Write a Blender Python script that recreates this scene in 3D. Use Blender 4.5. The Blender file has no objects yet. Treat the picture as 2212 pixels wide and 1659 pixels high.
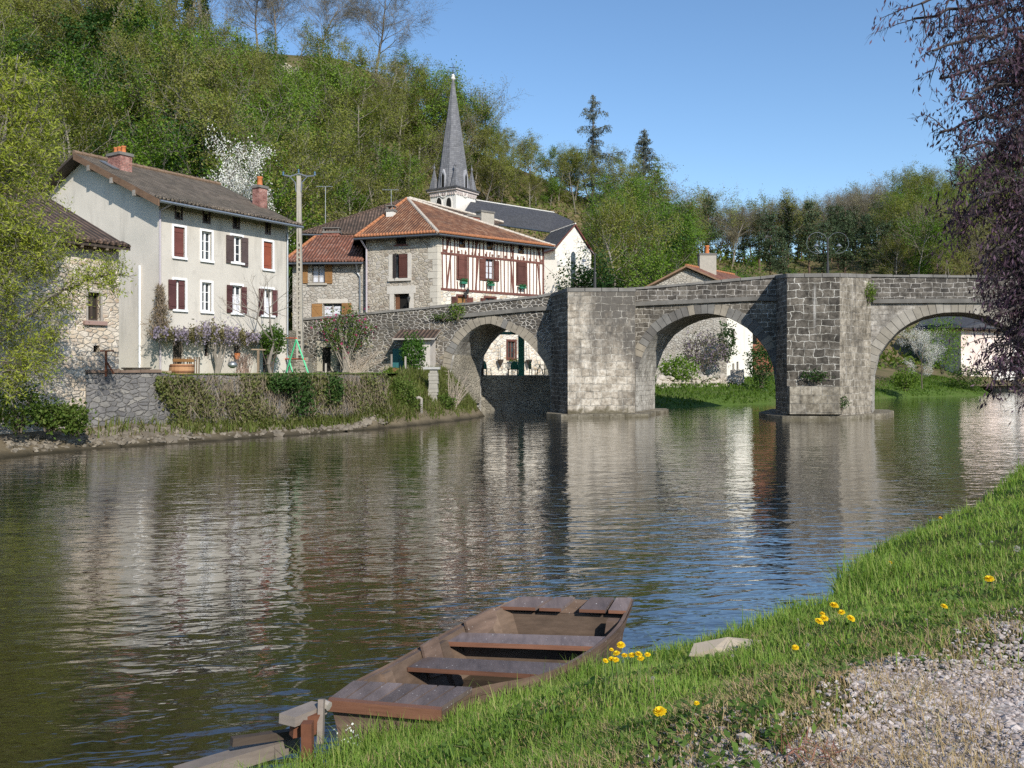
import bpy, math, random
import numpy as np
from mathutils import Vector, Matrix
R = math.radians
SC = bpy.context.scene
COL = SC.collection
F, CX, HY, EYE = 1900.0, 1106.0, 795.0, 2.7      # focal length, centre and horizon of the photograph, eye height above the river
def W(x, y, Y):
    return Vector(((x - CX) / F * Y, Y, EYE - (y - HY) / F * Y))
def lerp(a, b, t): return a + (b - a) * t
def interp(x, pts):
    if x <= pts[0][0]: return pts[0][1]
    for a, b in zip(pts, pts[1:]):
        if x <= b[0]: return a[1] + (b[1] - a[1]) * (x - a[0]) / (b[0] - a[0])
    return pts[-1][1]

# ---------------------------------------------------------------- camera, light, world
cam = bpy.data.cameras.new('camera'); camo = bpy.data.objects.new('camera', cam); COL.objects.link(camo)
camo.location = (0, 0, EYE); camo.rotation_euler = (R(90), 0, 0)
cam.sensor_width = 36; cam.lens = 36 * F / 2212; cam.shift_y = -(829.5 - HY) / 2212; cam.clip_end = 3000; cam.clip_start = .05
SC.camera = camo
SUN_AZ, SUN_EL = 154.0, 33.0
wd = bpy.data.worlds.new('World'); SC.world = wd; wd.use_nodes = True
_n = wd.node_tree.nodes; _sky = _n.new('ShaderNodeTexSky'); _sky.sky_type = 'NISHITA'; _sky.sun_disc = False
_sky.sun_elevation = R(SUN_EL); _sky.sun_rotation = R(SUN_AZ); _sky.air_density = 1.0; _sky.dust_density = 0.3; _sky.ozone_density = 2.6; _sky.altitude = 100
_hs = _n.new('ShaderNodeHueSaturation'); _hs.inputs['Saturation'].default_value = 1.1; wd.node_tree.links.new(_sky.outputs[0], _hs.inputs['Color']); wd.node_tree.links.new(_hs.outputs[0], _n['Background'].inputs[0]); _n['Background'].inputs[1].default_value = .149
sl = bpy.data.lights.new('sun', 'SUN'); slo = bpy.data.objects.new('sun', sl); COL.objects.link(slo)
sl.energy = 4.6; sl.angle = R(.53); sl.color = (1, .95, .86)
_d = Vector((math.sin(R(SUN_AZ)) * math.cos(R(SUN_EL)), math.cos(R(SUN_AZ)) * math.cos(R(SUN_EL)), math.sin(R(SUN_EL))))
slo.rotation_euler = _d.to_track_quat('Z', 'Y').to_euler(); slo.location = (20, -20, 30)
SC.view_settings.view_transform = 'Standard'; SC.view_settings.look = 'None'; SC.view_settings.exposure = .22; SC.view_settings.gamma = 1
SC.cycles.max_bounces = 6; SC.cycles.diffuse_bounces = 3; SC.cycles.glossy_bounces = 3; SC.cycles.transparent_max_bounces = 4
SC.cycles.transmission_bounces = 3; SC.cycles.use_denoising = False; SC.cycles.caustics_reflective = False; SC.cycles.sample_clamp_indirect = 6

# ---------------------------------------------------------------- object helpers
def props(o, label=None, cat=None, group=None, kind=None):
    if label: o['label'] = label
    if cat: o['category'] = cat
    if group: o['group'] = group
    if kind: o['kind'] = kind
    return o
def off(o):
    v = Vector((0, 0, 0))
    while o is not None:
        v = v + o.location; o = o.parent
    return v
def thing(name, label, cat, loc=(0, 0, 0), group=None):
    o = bpy.data.objects.new(name, None); o.empty_display_size = .2; COL.objects.link(o); o.location = loc
    return props(o, label, cat, group)
def link(name, me, parent=None):
    o = bpy.data.objects.new(name, me); COL.objects.link(o)
    if parent is not None: o.parent = parent
    return o
def arr_mesh(name, V, Fs, mats, mi=None, smooth=False):
    me = bpy.data.meshes.new(name); V = np.asarray(V, np.float32)
    Fs = [np.asarray(f, np.int32) for f in Fs if len(f)]
    me.vertices.add(len(V)); me.vertices.foreach_set('co', V.ravel())
    loops = np.concatenate([f.ravel() for f in Fs]); tot = np.concatenate([np.full(len(f), f.shape[1], np.int32) for f in Fs])
    me.loops.add(len(loops)); me.loops.foreach_set('vertex_index', loops)
    me.polygons.add(len(tot)); st = np.zeros(len(tot), np.int32); st[1:] = np.cumsum(tot)[:-1]
    me.polygons.foreach_set('loop_start', st)
    if mi is not None: me.polygons.foreach_set('material_index', np.asarray(mi, np.int32))
    me.polygons.foreach_set('use_smooth', np.full(len(tot), smooth, bool))
    for m in mats: me.materials.append(m)
    me.update(calc_edges=True)
    return me
def auto_uv(me, o=(0, 0, 0)):
    ul = me.uv_layers.new(name='UVMap').data; ox, oy, oz = o
    for p in me.polygons:
        n = p.normal
        if abs(n.z) > .97: t, b = Vector((1, 0, 0)), Vector((0, 1, 0))
        else:
            t = Vector((-n.y, n.x, 0)).normalized(); b = n.cross(t)
        for li in p.loop_indices:
            c = me.vertices[me.loops[li].vertex_index].co; c = Vector((c.x + ox, c.y + oy, c.z + oz))
            ul[li].uv = (c.dot(t), c.dot(b))
class MB:
    def __init__(s): s.v = []; s.f = []; s.m = []; s.uv = None
    def face(s, pts, m=0):
        i = len(s.v); s.v += [tuple(p) for p in pts]; s.f.append(tuple(range(i, i + len(pts)))); s.m.append(m)
    def mesh(s, vs, fs, m=0):
        i = len(s.v); s.v += [tuple(p) for p in vs]
        for f in fs: s.f.append(tuple(i + k for k in f)); s.m.append(m)
    def hexa(s, b, t, m=0):         # bottom 4 and top 4 points, counter-clockwise seen from above
        s.mesh(list(b) + list(t), [(3, 2, 1, 0), (4, 5, 6, 7), (0, 1, 5, 4), (1, 2, 6, 5), (2, 3, 7, 6), (3, 0, 4, 7)], m)
    def box(s, x0, x1, y0, y1, z0, z1, m=0):
        s.hexa([(x0, y0, z0), (x1, y0, z0), (x1, y1, z0), (x0, y1, z0)], [(x0, y0, z1), (x1, y0, z1), (x1, y1, z1), (x0, y1, z1)], m)
    def bar(s, p, q, w, h, m=0, up=(0, 0, 1), taper=1.0):      # rectangular bar from p to q
        p, q = Vector(p), Vector(q); d = (q - p).normalized(); u = Vector(up)
        if abs(d.dot(u)) > .95: u = Vector((1, 0, 0))
        a = d.cross(u).normalized() * w / 2; b = a.cross(d).normalized() * h / 2
        s.hexa([p - a - b, p + a - b, p + a + b, p - a + b], [q + (-a - b) * taper, q + (a - b) * taper, q + (a + b) * taper, q + (-a + b) * taper], m)
    def tube(s, pts, r, k=8, m=0, caps=True):
        pts = [Vector(p) for p in pts]; n = len(pts); rr = r if hasattr(r, '__len__') else [r] * n
        vs, fs = [], []; u = None
        for i, p in enumerate(pts):
            d = (pts[min(i + 1, n - 1)] - pts[max(i - 1, 0)]).normalized()
            if u is None: u = d.orthogonal().normalized()
            u = (u - d * u.dot(d)).normalized(); w = d.cross(u)
            for j in range(k):
                a = 2 * math.pi * j / k; vs.append(p + (u * math.cos(a) + w * math.sin(a)) * rr[i])
        for i in range(n - 1):
            for j in range(k):
                a, b = i * k + j, i * k + (j + 1) % k; fs.append((a, b, b + k, a + k))
        if caps: fs += [tuple(range(k - 1, -1, -1)), tuple(range((n - 1) * k, n * k))]
        s.mesh(vs, fs, m)
    def lathe(s, c, prof, k=12, m=0, caps=True):
        c = Vector(c); s_ = []
        for r, z in prof:
            for j in range(k):
                a = 2 * math.pi * j / k; s_.append(c + Vector((r * math.cos(a), r * math.sin(a), z)))
        fs = []; n = len(prof)
        for i in range(n - 1):
            for j in range(k):
                a, b = i * k + j, i * k + (j + 1) % k; fs.append((a, b, b + k, a + k))
        if caps: fs += [tuple(range(k - 1, -1, -1)), tuple(range((n - 1) * k, n * k))]
        s.mesh(s_, fs, m)
    def prism(s, poly, vec, m=0):   # polygon extruded along vec
        n = len(poly); a = [Vector(p) for p in poly]; b = [p + Vector(vec) for p in a]
        s.mesh(a + b, [tuple(range(n - 1, -1, -1)), tuple(range(n, 2 * n))] + [(i, (i + 1) % n, (i + 1) % n + n, i + n) for i in range(n)], m)
    def build(s, name, mats, parent=None, smooth=False, recalc=False):
        o3 = off(parent); me = bpy.data.meshes.new(name)
        me.from_pydata([(x - o3.x, y - o3.y, z - o3.z) for x, y, z in s.v], [], s.f)
        for m in (mats if isinstance(mats, (list, tuple)) else [mats]): me.materials.append(m)
        me.polygons.foreach_set('material_index', s.m)
        if smooth: me.polygons.foreach_set('use_smooth', [True] * len(s.f))
        me.update()
        if recalc:
            import bmesh
            bm = bmesh.new(); bm.from_mesh(me); bmesh.ops.recalc_face_normals(bm, faces=bm.faces); bm.to_mesh(me); bm.free()
        auto_uv(me, o3)
        return link(name, me, parent)
class Plane:                        # a vertical plane; s along it to the right, z up, n out of it towards the river
    def __init__(s, p0, d):
        s.o = Vector((p0[0], p0[1], 0)); s.d = Vector((d[0], d[1], 0)).normalized(); s.n = Vector((s.d.y, -s.d.x, 0))
    def P(s, a, z, n=0.0): 
        v = s.o + s.d * a + s.n * n; return Vector((v.x, v.y, z))
    def px(s, x, y, n=0.0):         # where the sight line through pixel x, y of the photograph meets the plane: (s, z)
        k = (x - CX) / F; o = s.o + s.n * n
        a = (k * o.y - o.x) / (s.d.x - k * s.d.y); Y = o.y + s.d.y * a
        return a, EYE - (y - HY) / F * Y
    def sx(s, x, n=0.0): return s.px(x, HY, n)[0]
    def box(s, mb, s0, s1, z0, z1, n0, n1, m=0):
        mb.hexa([s.P(s0, z0, n1), s.P(s1, z0, n1), s.P(s1, z0, n0), s.P(s0, z0, n0)], [s.P(s0, z1, n1), s.P(s1, z1, n1), s.P(s1, z1, n0), s.P(s0, z1, n0)], m)
    def bar(s, mb, a, b, w, n0, n1, m=0):      # flat bar in the plane from (s,z) a to b, width w
        a, b = Vector(a), Vector(b); t = (b - a).normalized(); q = Vector((-t.y, t.x)) * w / 2
        pl = [a - q, b - q, b + q, a + q]
        mb.hexa([s.P(p.x, p.y, n0) for p in pl], [s.P(p.x, p.y, n1) for p in pl], m)
    def wall(s, mb, s0, s1, z0, z1, holes=(), reveal=.2, n=0.0, m=0):
        S = sorted({s0, s1, *[min(max(h[i], s0), s1) for h in holes for i in (0, 1)]}); Z = sorted({z0, z1, *[min(max(h[i], z0), z1) for h in holes for i in (2, 3)]})
        for a, b in zip(S, S[1:]):
            for c, d in zip(Z, Z[1:]):
                u, v = (a + b) / 2, (c + d) / 2
                if any(h[0] < u < h[1] and h[2] < v < h[3] for h in holes): continue
                mb.face([s.P(a, c, n), s.P(b, c, n), s.P(b, d, n), s.P(a, d, n)], m)
        for a, b, c, d in holes:
            q = n - reveal
            mb.face([s.P(a, c, n), s.P(a, d, n), s.P(a, d, q), s.P(a, c, q)], m); mb.face([s.P(b, c, q), s.P(b, d, q), s.P(b, d, n), s.P(b, c, n)], m)
            mb.face([s.P(a, d, n), s.P(b, d, n), s.P(b, d, q), s.P(a, d, q)], m); mb.face([s.P(a, c, q), s.P(b, c, q), s.P(b, c, n), s.P(a, c, n)], m)

# ---------------------------------------------------------------- material helpers
class NT:
    def __init__(s, name, rough=.85, spec=.3):
        s.m = bpy.data.materials.new(name); s.m.use_nodes = True; s.t = s.m.node_tree; s.N = s.t.nodes
        s.b = s.N['Principled BSDF']; s.b.inputs['Roughness'].default_value = rough; s.b.inputs['Specular IOR Level'].default_value = spec
        s._tc = None
    def set(s, inp, v):
        if isinstance(v, bpy.types.NodeSocket): s.t.links.new(v, inp)
        elif isinstance(v, (tuple, list)) and inp.type == 'RGBA' and len(v) == 3: inp.default_value = (*v, 1)
        else: inp.default_value = v
    def tc(s, k):
        if s._tc is None: s._tc = s.N.new('ShaderNodeTexCoord')
        return s._tc.outputs[k]
    @property
    def uv(s): return s.tc('UV')
    @property
    def obj(s): return s.tc('Object')
    def geo(s, k): return s.N.new('ShaderNodeNewGeometry').outputs[k]
    def sc(s, v, k):
        n = s.N.new('ShaderNodeVectorMath'); n.operation = 'MULTIPLY'; s.set(n.inputs[0], v); n.inputs[1].default_value = k if len(k) == 3 else (*k, 1); return n.outputs[0]
    def add(s, a, b):
        n = s.N.new('ShaderNodeVectorMath'); n.operation = 'ADD'; s.set(n.inputs[0], a); s.set(n.inputs[1], b); return n.outputs[0]
    def noise(s, v, scale, detail=3, rough=.55, dist=0, out=0):
        n = s.N.new('ShaderNodeTexNoise'); s.set(n.inputs['Vector'], v); n.inputs['Scale'].default_value = scale; n.inputs['Detail'].default_value = detail
        n.inputs['Roughness'].default_value = rough; n.inputs['Distortion'].default_value = dist; return n.outputs[out]
    def warp(s, v, scale, amt):
        c = s.noise(v, scale, 2, out=1); n = s.N.new('ShaderNodeVectorMath'); n.operation = 'MULTIPLY_ADD'; s.set(n.inputs[0], c); n.inputs[1].default_value = (amt,) * 3; s.set(n.inputs[2], v); return n.outputs[0]
    def vor(s, v, scale, feat='F1', out=0, rnd=1.0, dim='2D'):
        n = s.N.new('ShaderNodeTexVoronoi'); n.voronoi_dimensions = dim; n.feature = feat; s.set(n.inputs['Vector'], v); n.inputs['Scale'].default_value = scale; n.inputs['Randomness'].default_value = rnd; return n.outputs[out]
    def ramp(s, f, st, mode='LINEAR'):
        n = s.N.new('ShaderNodeValToRGB'); n.color_ramp.interpolation = mode; e = n.color_ramp.elements
        while len(e) < len(st): e.new(.5)
        for k, (p, c) in zip(e, st):
            k.position = p; k.color = (c, c, c, 1) if not hasattr(c, '__len__') else (*c, 1)
        s.set(n.inputs[0], f); return n.outputs[0]
    def mix(s, f, a, b, mode='MIX'):
        n = s.N.new('ShaderNodeMix'); n.data_type = 'RGBA'; n.blend_type = mode; s.set(n.inputs[0], f); s.set(n.inputs[6], a); s.set(n.inputs[7], b); return n.outputs[2]
    def ma(s, op, a, b=0.0, c=0.0, clamp=False):
        n = s.N.new('ShaderNodeMath'); n.operation = op; n.use_clamp = clamp
        for i, x in enumerate((a, b, c)): s.set(n.inputs[i], x)
        return n.outputs[0]
    def xyz(s, v, k):
        n = s.N.new('ShaderNodeSeparateXYZ'); s.set(n.inputs[0], v); return n.outputs[k]
    def bump(s, h, strength=.5, dist=.02, nrm=None):
        n = s.N.new('ShaderNodeBump'); n.inputs['Strength'].default_value = strength; n.inputs['Distance'].default_value = dist; s.set(n.inputs['Height'], h)
        if nrm is not None: s.set(n.inputs['Normal'], nrm)
        s.t.links.new(n.outputs[0], s.b.inputs['Normal']); return n.outputs[0]
    def col(s, c): s.set(s.b.inputs['Base Color'], c); return s.m
G3 = lambda g: (g, g, g)
def dk(c, k): return tuple(x * k for x in c)
def m_plain(name, c, rough=.7, var=.25, scale=3.0, spec=.3):
    t = NT(name, rough, spec); f = t.noise(t.obj, scale, 4)
    return t.col(t.mix(f, dk(c, 1 - var), dk(c, 1 + var)))
def m_plaster(name, c, stain, amt=.6, grime=(.12, .115, .10)):
    t = NT(name, .9, .2); p = t.geo('Position')
    f = t.noise(p, .55, 5, .6); g = t.noise(t.sc(p, (1.6, 1.6, .25)), 1.0, 4, .6); fine = t.noise(p, 14, 3)
    a = t.mix(t.ramp(f, [(.35, 0), (.7, 1)]), c, stain)
    a = t.mix(t.ma('MULTIPLY', t.ramp(g, [(.52, 0), (.75, 1)]), amt), a, grime)
    a = t.mix(t.ma('MULTIPLY', t.ramp(t.noise(p, 2.3, 5, .7), [(.58, 0), (.68, 1)]), amt * .35), a, dk(stain, .55))
    a = t.mix(.35, a, t.mix(fine, dk(c, .75), dk(c, 1.15)), 'MIX')
    t.bump(fine, .35, .01); return t.col(a)
def m_rubble(name, stones, mortar, size=(.34, .22), joint=.05, stain=.35, stain_c=(.05, .05, .045), bump=.8, vein=None, top=None):
    t = NT(name, .92, .2); p = t.geo('Position')
    v = t.warp(t.sc(t.uv, (1 / size[0], 1 / size[1], 1)), 1.3, .45)
    cell = t.vor(v, 1, 'F1', 1); edge = t.vor(v, 1, 'DISTANCE_TO_EDGE', 0); r = t.xyz(cell, 0)
    n = len(stones); a = t.ramp(r, [(i / (n - 1) if n > 1 else 0, c) for i, c in enumerate(stones)])
    a = t.mix(t.noise(p, 9, 4, .65), dk((1, 1, 1), .62), dk((1, 1, 1), 1.0)) if False else t.mix(.55, a, t.mix(t.noise(p, 7, 4, .65), G3(.0), G3(1.0)), 'SOFT_LIGHT')
    a = t.mix(t.ma('MULTIPLY', t.ramp(t.noise(p, .5, 5, .65), [(.42, 0), (.62, 1)]), stain), a, stain_c)
    jn = t.ma('ADD', edge, t.ma('MULTIPLY', t.noise(p, 5, 3), -.09)); k = t.ramp(jn, [(max(joint - .045, 0), 1), (joint + .03, 0)])
    if top:                                             # lichen-dark band that grows towards a height
        z = t.xyz(p, 2); k2 = t.ma('ADD', t.ma('MULTIPLY_ADD', z, 1 / (top[1] - top[0]), -top[0] / (top[1] - top[0])), t.ma('MULTIPLY', t.noise(p, .7, 4), 1.1)); k2 = t.ramp(k2, [(.75, 0), (1.2, 1)])
        a = t.mix(t.ma('MULTIPLY', k2, top[2]), a, (.035, .033, .03))
    mo = t.mix(t.ramp(t.noise(p, 1.1, 4, .7), [(.38, 0), (.66, 1)]), mortar, dk(mortar, .35))
    a = t.mix(k, a, mo)
    h = t.ma('SUBTRACT', t.ramp(edge, [(0, 0), (.14, 1)]), t.ma('MULTIPLY', t.noise(p, 16, 3), .5)); t.bump(h, bump, .05)
    return t.col(a)
def m_ashlar(name, c1, c2, mortar, bw=.62, bh=.33, joint=.022, dark=.5, dark_c=(.03, .028, .026), zgrad=None, xgrad=None, streak=0, damp=None, warp=.06, wear=(.36, .62)):
    t = NT(name, .9, .25); p = t.geo('Position'); v = t.warp(t.uv, 1.4, warp * 1.6); v = t.warp(v, 5, warp * .5)
    br = t.N.new('ShaderNodeTexBrick'); t.set(br.inputs['Vector'], v); br.offset = .43; br.squash = .8; br.squash_frequency = 3
    mo = t.mix(t.ramp(t.noise(p, 1.4, 4, .7), [(wear[0], 0), (wear[1], 1)]), mortar, dk(mortar, .32))
    for k, x in (('Color1', c1), ('Color2', c2), ('Mortar', mo)): t.set(br.inputs[k], x)
    for k, x in (('Scale', 1), ('Mortar Size', joint), ('Mortar Smooth', .25), ('Bias', 0), ('Brick Width', bw), ('Row Height', bh)): br.inputs[k].default_value = x
    a = t.mix(.8, br.outputs[0], t.ramp(t.noise(p, 4.5, 6, .75), [(.3, 0), (.7, 1)]), 'SOFT_LIGHT')
    a = t.mix(.6, a, t.ramp(t.noise(p, 1.3, 5, .65), [(.3, 0), (.7, 1)]), 'SOFT_LIGHT')
    f = t.noise(t.sc(p, (1, 1, .55)), .75, 5, .68)
    if zgrad:
        z = t.xyz(p, 2); f = t.ma('ADD', f, t.ma('MULTIPLY', t.ma('MULTIPLY_ADD', z, 1 / (zgrad[1] - zgrad[0]), -zgrad[0] / (zgrad[1] - zgrad[0])), zgrad[2]))
    if xgrad: f = t.ma('ADD', f, t.ma('MULTIPLY', t.ma('SUBTRACT', t.xyz(p, 0), xgrad[0]), xgrad[1]))
    k = t.ramp(f, [(.5, 0), (.72, 1)])
    a = t.mix(t.ma('MULTIPLY', k, t.ma('MULTIPLY', dark, t.ma('SUBTRACT', 1.15, t.ma('MULTIPLY', br.outputs[1], .8)))), a, dark_c)
    if streak:
        s_ = t.noise(t.sc(p, (2.6, 2.6, .16)), 1, 4, .6); a = t.mix(t.ma('MULTIPLY', t.ramp(s_, [(.63, 0), (.72, 1)]), streak), a, (.72, .70, .66))
        s2 = t.noise(t.sc(p, (1.7, 1.7, .2)), 1.3, 4, .6); a = t.mix(t.ma('MULTIPLY', t.ramp(s2, [(.56, 0), (.72, 1)]), .5), a, (.04, .037, .035))
    if damp:
        z = t.xyz(p, 2); a = t.mix(t.ramp(t.ma('ADD', z, t.noise(p, 2, 3)), [(damp[0] + .5, .85), (damp[1] + .5, 0)]), a, (.10, .085, .05))
    t.bump(t.ma('SUBTRACT', t.ma('MULTIPLY', t.noise(p, 11, 4), .6), br.outputs[1]), .8, .03)
    return t.col(a)
def m_tiles(name, cols, pitch=.22, row=.33, moss=(.05, .045, .03), mossk=.5, round_=True):
    t = NT(name, .85, .25); p = t.geo('Position'); br = t.N.new('ShaderNodeTexBrick'); br.offset = 0.0
    t.set(br.inputs['Vector'], t.warp(t.uv, 2, .04))
    for k, x in (('Color1', (0, 0, 0)), ('Color2', (1, 1, 1)), ('Mortar', (.5, .5, .5))): t.set(br.inputs[k], x)
    for k, x in (('Scale', 1), ('Mortar Size', .002), ('Brick Width', pitch), ('Row Height', row)): br.inputs[k].default_value = x
    r = t.ma('ADD', t.ma('MULTIPLY', br.outputs[0], .55), t.ma('MULTIPLY', t.noise(p, 3.2, 4, .7), .45)); n = len(cols)
    a = t.ramp(r, [(.12 + .76 * i / (n - 1), c) for i, c in enumerate(cols)])
    a = t.mix(t.ma('MULTIPLY', t.ramp(t.noise(p, .45, 6, .72), [(.4, 0), (.66, 1)]), mossk), a, moss)
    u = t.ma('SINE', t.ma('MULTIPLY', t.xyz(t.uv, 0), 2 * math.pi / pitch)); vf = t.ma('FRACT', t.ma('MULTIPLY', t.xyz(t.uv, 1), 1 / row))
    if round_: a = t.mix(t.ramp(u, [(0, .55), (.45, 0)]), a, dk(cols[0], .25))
    t.bump(t.ma('ADD', t.ma('MULTIPLY', u, .5 if round_ else .1), t.ma('MULTIPLY', vf, -.5)), 1, .07); return t.col(a)
def m_wood(name, c, rough=.75, grain=(1, 1, 14), var=.45, fleck=None):
    t = NT(name, rough, .3); f = t.noise(t.sc(t.obj, grain), 2.2, 5, .65); a = t.mix(f, dk(c, 1 - var), dk(c, 1 + var)); oi = t.N.new('ShaderNodeObjectInfo').outputs['Random']; a = t.mix(1, a, t.mix(oi, G3(.72), G3(1.25)), 'MULTIPLY'); a = t.mix(.5, a, t.noise(t.obj, 1.7, 4), 'SOFT_LIGHT')
    if fleck: a = t.mix(t.ramp(t.noise(t.obj, 38, 2), [(.70, 0), (.74, 1)]), a, fleck)
    t.bump(f, .4, .008); return t.col(a)
def m_leaf(name, cols, trans=.4, rough=.65, big=.25, spec=.2, bscale=.35):
    t = NT(name, rough, spec); r = t.geo('Random Per Island'); oi = t.N.new('ShaderNodeObjectInfo').outputs['Random']; n = len(cols)
    f = t.ma('ADD', t.ma('MULTIPLY', r, .62), t.ma('MULTIPLY', oi, .38)); a = t.ramp(f, [(i / (n - 1), c) for i, c in enumerate(cols)])
    a = t.mix(big, a, t.noise(t.geo('Position'), bscale, 3), 'SOFT_LIGHT'); t.col(a)
    if trans:
        tr = t.N.new('ShaderNodeBsdfTranslucent'); t.set(tr.inputs[0], t.mix(1, a, (1.25, 1.25, .7), 'MULTIPLY')); ms = t.N.new('ShaderNodeMixShader'); ms.inputs[0].default_value = trans
        t.t.links.new(t.b.outputs[0], ms.inputs[1]); t.t.links.new(tr.outputs[0], ms.inputs[2]); t.t.links.new(ms.outputs[0], t.N['Material Output'].inputs[0])
    return t.m
def m_metal(name, c, rough=.45, metal=.7): 
    t = NT(name, rough, .5); t.b.inputs['Metallic'].default_value = metal; return t.col(t.mix(t.noise(t.obj, 8, 3), dk(c, .75), dk(c, 1.2)))
def m_glass(name, c=(.02, .025, .03)):
    t = NT(name, .06, .6); return t.col(t.mix(t.ramp(t.noise(t.obj, 1.5, 2), [(.4, 0), (.6, 1)]), c, dk(c, 2.5)))

MT = {}
MT['plaster'] = m_plaster('plaster', (.57, .53, .47), (.48, .44, .385), .7)
MT['gable_plaster'] = m_plaster('gable_plaster', (.70, .635, .55), (.56, .52, .45), .5)
MT['cream_wall'] = m_plaster('cream_wall', (.80, .75, .66), (.72, .66, .57), .25)
MT['white_wall'] = m_plaster('white_wall', (.82, .79, .74), (.74, .70, .64), .15)
MT['lime_wall'] = m_plaster('lime_wall', (.70, .67, .61), (.55, .53, .48), .4)
MT['pale_rubble'] = m_rubble('pale_rubble', [(.62, .53, .42), (.50, .40, .29), (.68, .62, .53), (.44, .33, .24), (.60, .54, .46)], (.70, .62, .51), (.27, .15), .09, .25, (.30, .24, .17), .7)
MT['house_rubble'] = m_rubble('house_rubble', [(.42, .37, .30), (.34, .29, .22), (.50, .45, .38), (.27, .22, .17), (.44, .40, .35)], (.56, .50, .40), (.34, .20), .07, .1)
MT['annex_rubble'] = m_rubble('annex_rubble', [(.40, .36, .31), (.46, .43, .38), (.33, .29, .24), (.44, .40, .35)], (.50, .46, .39), (.30, .2), .06, .15)
MT['cream_rubble'] = m_rubble('cream_rubble', [(.66, .58, .46), (.72, .66, .56), (.52, .42, .30), (.70, .64, .54)], (.84, .79, .70), (.36, .26), .1, .02)
MT['ramp_rubble'] = m_rubble('ramp_rubble', [(.12, .10, .085), (.21, .18, .145), (.075, .068, .06), (.30, .255, .19), (.15, .13, .11)], (.58, .54, .48), (.31, .18), .08, .35, (.05, .047, .042), 1.0, top=(3.6, 6.6, .6))
MT['parapet_stone'] = m_ashlar('parapet_stone', (.06, .053, .046), (.13, .115, .096), (.42, .39, .35), .55, .26, .02, .6, (.03, .028, .026), warp=.15, wear=(.44, .7))
MT['spandrel_stone'] = m_ashlar('spandrel_stone', (.08, .07, .058), (.18, .16, .13), (.42, .39, .34), .6, .26, .022, .6, warp=.18, wear=(.44, .7))
MT['pale_spandrel'] = m_ashlar('pale_spandrel', (.23, .208, .178), (.33, .30, .26), (.36, .335, .30), .7, .3, .016, .65, (.05, .045, .04), streak=.1)
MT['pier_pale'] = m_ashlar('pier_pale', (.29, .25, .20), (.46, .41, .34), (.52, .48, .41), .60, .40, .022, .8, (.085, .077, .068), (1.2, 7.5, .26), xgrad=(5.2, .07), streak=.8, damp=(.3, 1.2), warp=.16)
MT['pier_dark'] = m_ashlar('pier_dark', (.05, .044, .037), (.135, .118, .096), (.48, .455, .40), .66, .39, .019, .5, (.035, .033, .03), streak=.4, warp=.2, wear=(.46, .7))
MT['pier_tan'] = m_ashlar('pier_tan', (.17, .148, .115), (.29, .255, .205), (.46, .42, .36), .48, .36, .02, .6, (.08, .072, .062), streak=.4, warp=.09)
MT['voussoir'] = m_plain('voussoir', (.165, .158, .145), .9, .5, 2.2)
MT['barrel'] = m_ashlar('barrel', (.30, .28, .25), (.40, .38, .34), (.42, .40, .36), .5, .28, .012, .3)
MT['coping'] = m_plain('coping', (.17, .16, .145), .9, .55, 1.7)
MT['footing'] = m_ashlar('footing', (.15, .132, .10), (.22, .195, .15), (.15, .13, .10), 1.1, .5, .012, .5, (.05, .045, .03), damp=(-.2, .25))
MT['quay_rubble'] = m_rubble('quay_rubble', [(.17, .16, .155), (.22, .21, .20), (.12, .115, .115), (.30, .28, .25)], (.24, .225, .21), (.30, .17), .04, .6, (.06, .06, .065))  # garden wall stone, kept dark and bluish: its shade is put into the colour
MT['terrace_rubble'] = m_rubble('terrace_rubble', [(.24, .22, .18), (.34, .31, .25), (.28, .25, .20)], (.40, .36, .29), (.34, .22), .06, .5, (.08, .075, .06))
MT['church_stone'] = m_rubble('church_stone', [(.72, .68, .60), (.78, .74, .67), (.66, .60, .51)], (.80, .77, .71), (.5, .35), .05, .12, (.4, .37, .32), .4)
MT['brick_red'] = m_ashlar('brick_red', (.35, .12, .08), (.26, .10, .075), (.34, .26, .21), .23, .08, .008, .2, warp=.01)
MT['brick_pink'] = m_ashlar('brick_pink', (.34, .165, .135), (.27, .12, .10), (.36, .28, .24), .23, .075, .008, .2, warp=.01)
MT['tile_grey'] = m_tiles('tile_grey', [(.12, .095, .072), (.20, .16, .12), (.28, .225, .17)], .22, .34, (.085, .08, .055), .45)
MT['tile_brown'] = m_tiles('tile_brown', [(.08, .06, .048), (.16, .105, .075), (.24, .16, .12)], .24, .36, (.05, .042, .032), .6)
MT['tile_orange'] = m_tiles('tile_orange', [(.15, .072, .045), (.30, .13, .066), (.40, .19, .10), (.48, .30, .19)], .23, .36, (.10, .062, .045), .75)
MT['tile_red'] = m_tiles('tile_red', [(.18, .075, .05), (.33, .13, .08), (.42, .25, .19)], .23, .36, (.10, .065, .05), .6)
MT['tile_end'] = m_plain('tile_end', (.40, .165, .075), .8, .4, 5)
MT['tile_mortar'] = m_plain('tile_mortar', (.50, .44, .37), .9, .4, 6)
MT['slate'] = m_tiles('slate', [(.045, .045, .05), (.065, .065, .072), (.09, .09, .098)], .24, .2, (.05, .05, .045), .3, False)
MT['spire_slate'] = m_tiles('spire_slate', [(.12, .12, .13), (.16, .16, .17), (.21, .21, .22)], .3, .25, (.09, .09, .088), .3, False)
MT['fascia'] = m_wood('fascia', (.19, .115, .07)); MT['dark_wood'] = m_wood('dark_wood', (.06, .045, .035)); MT['grey_wood'] = m_wood('grey_wood', (.30, .27, .235))
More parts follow.
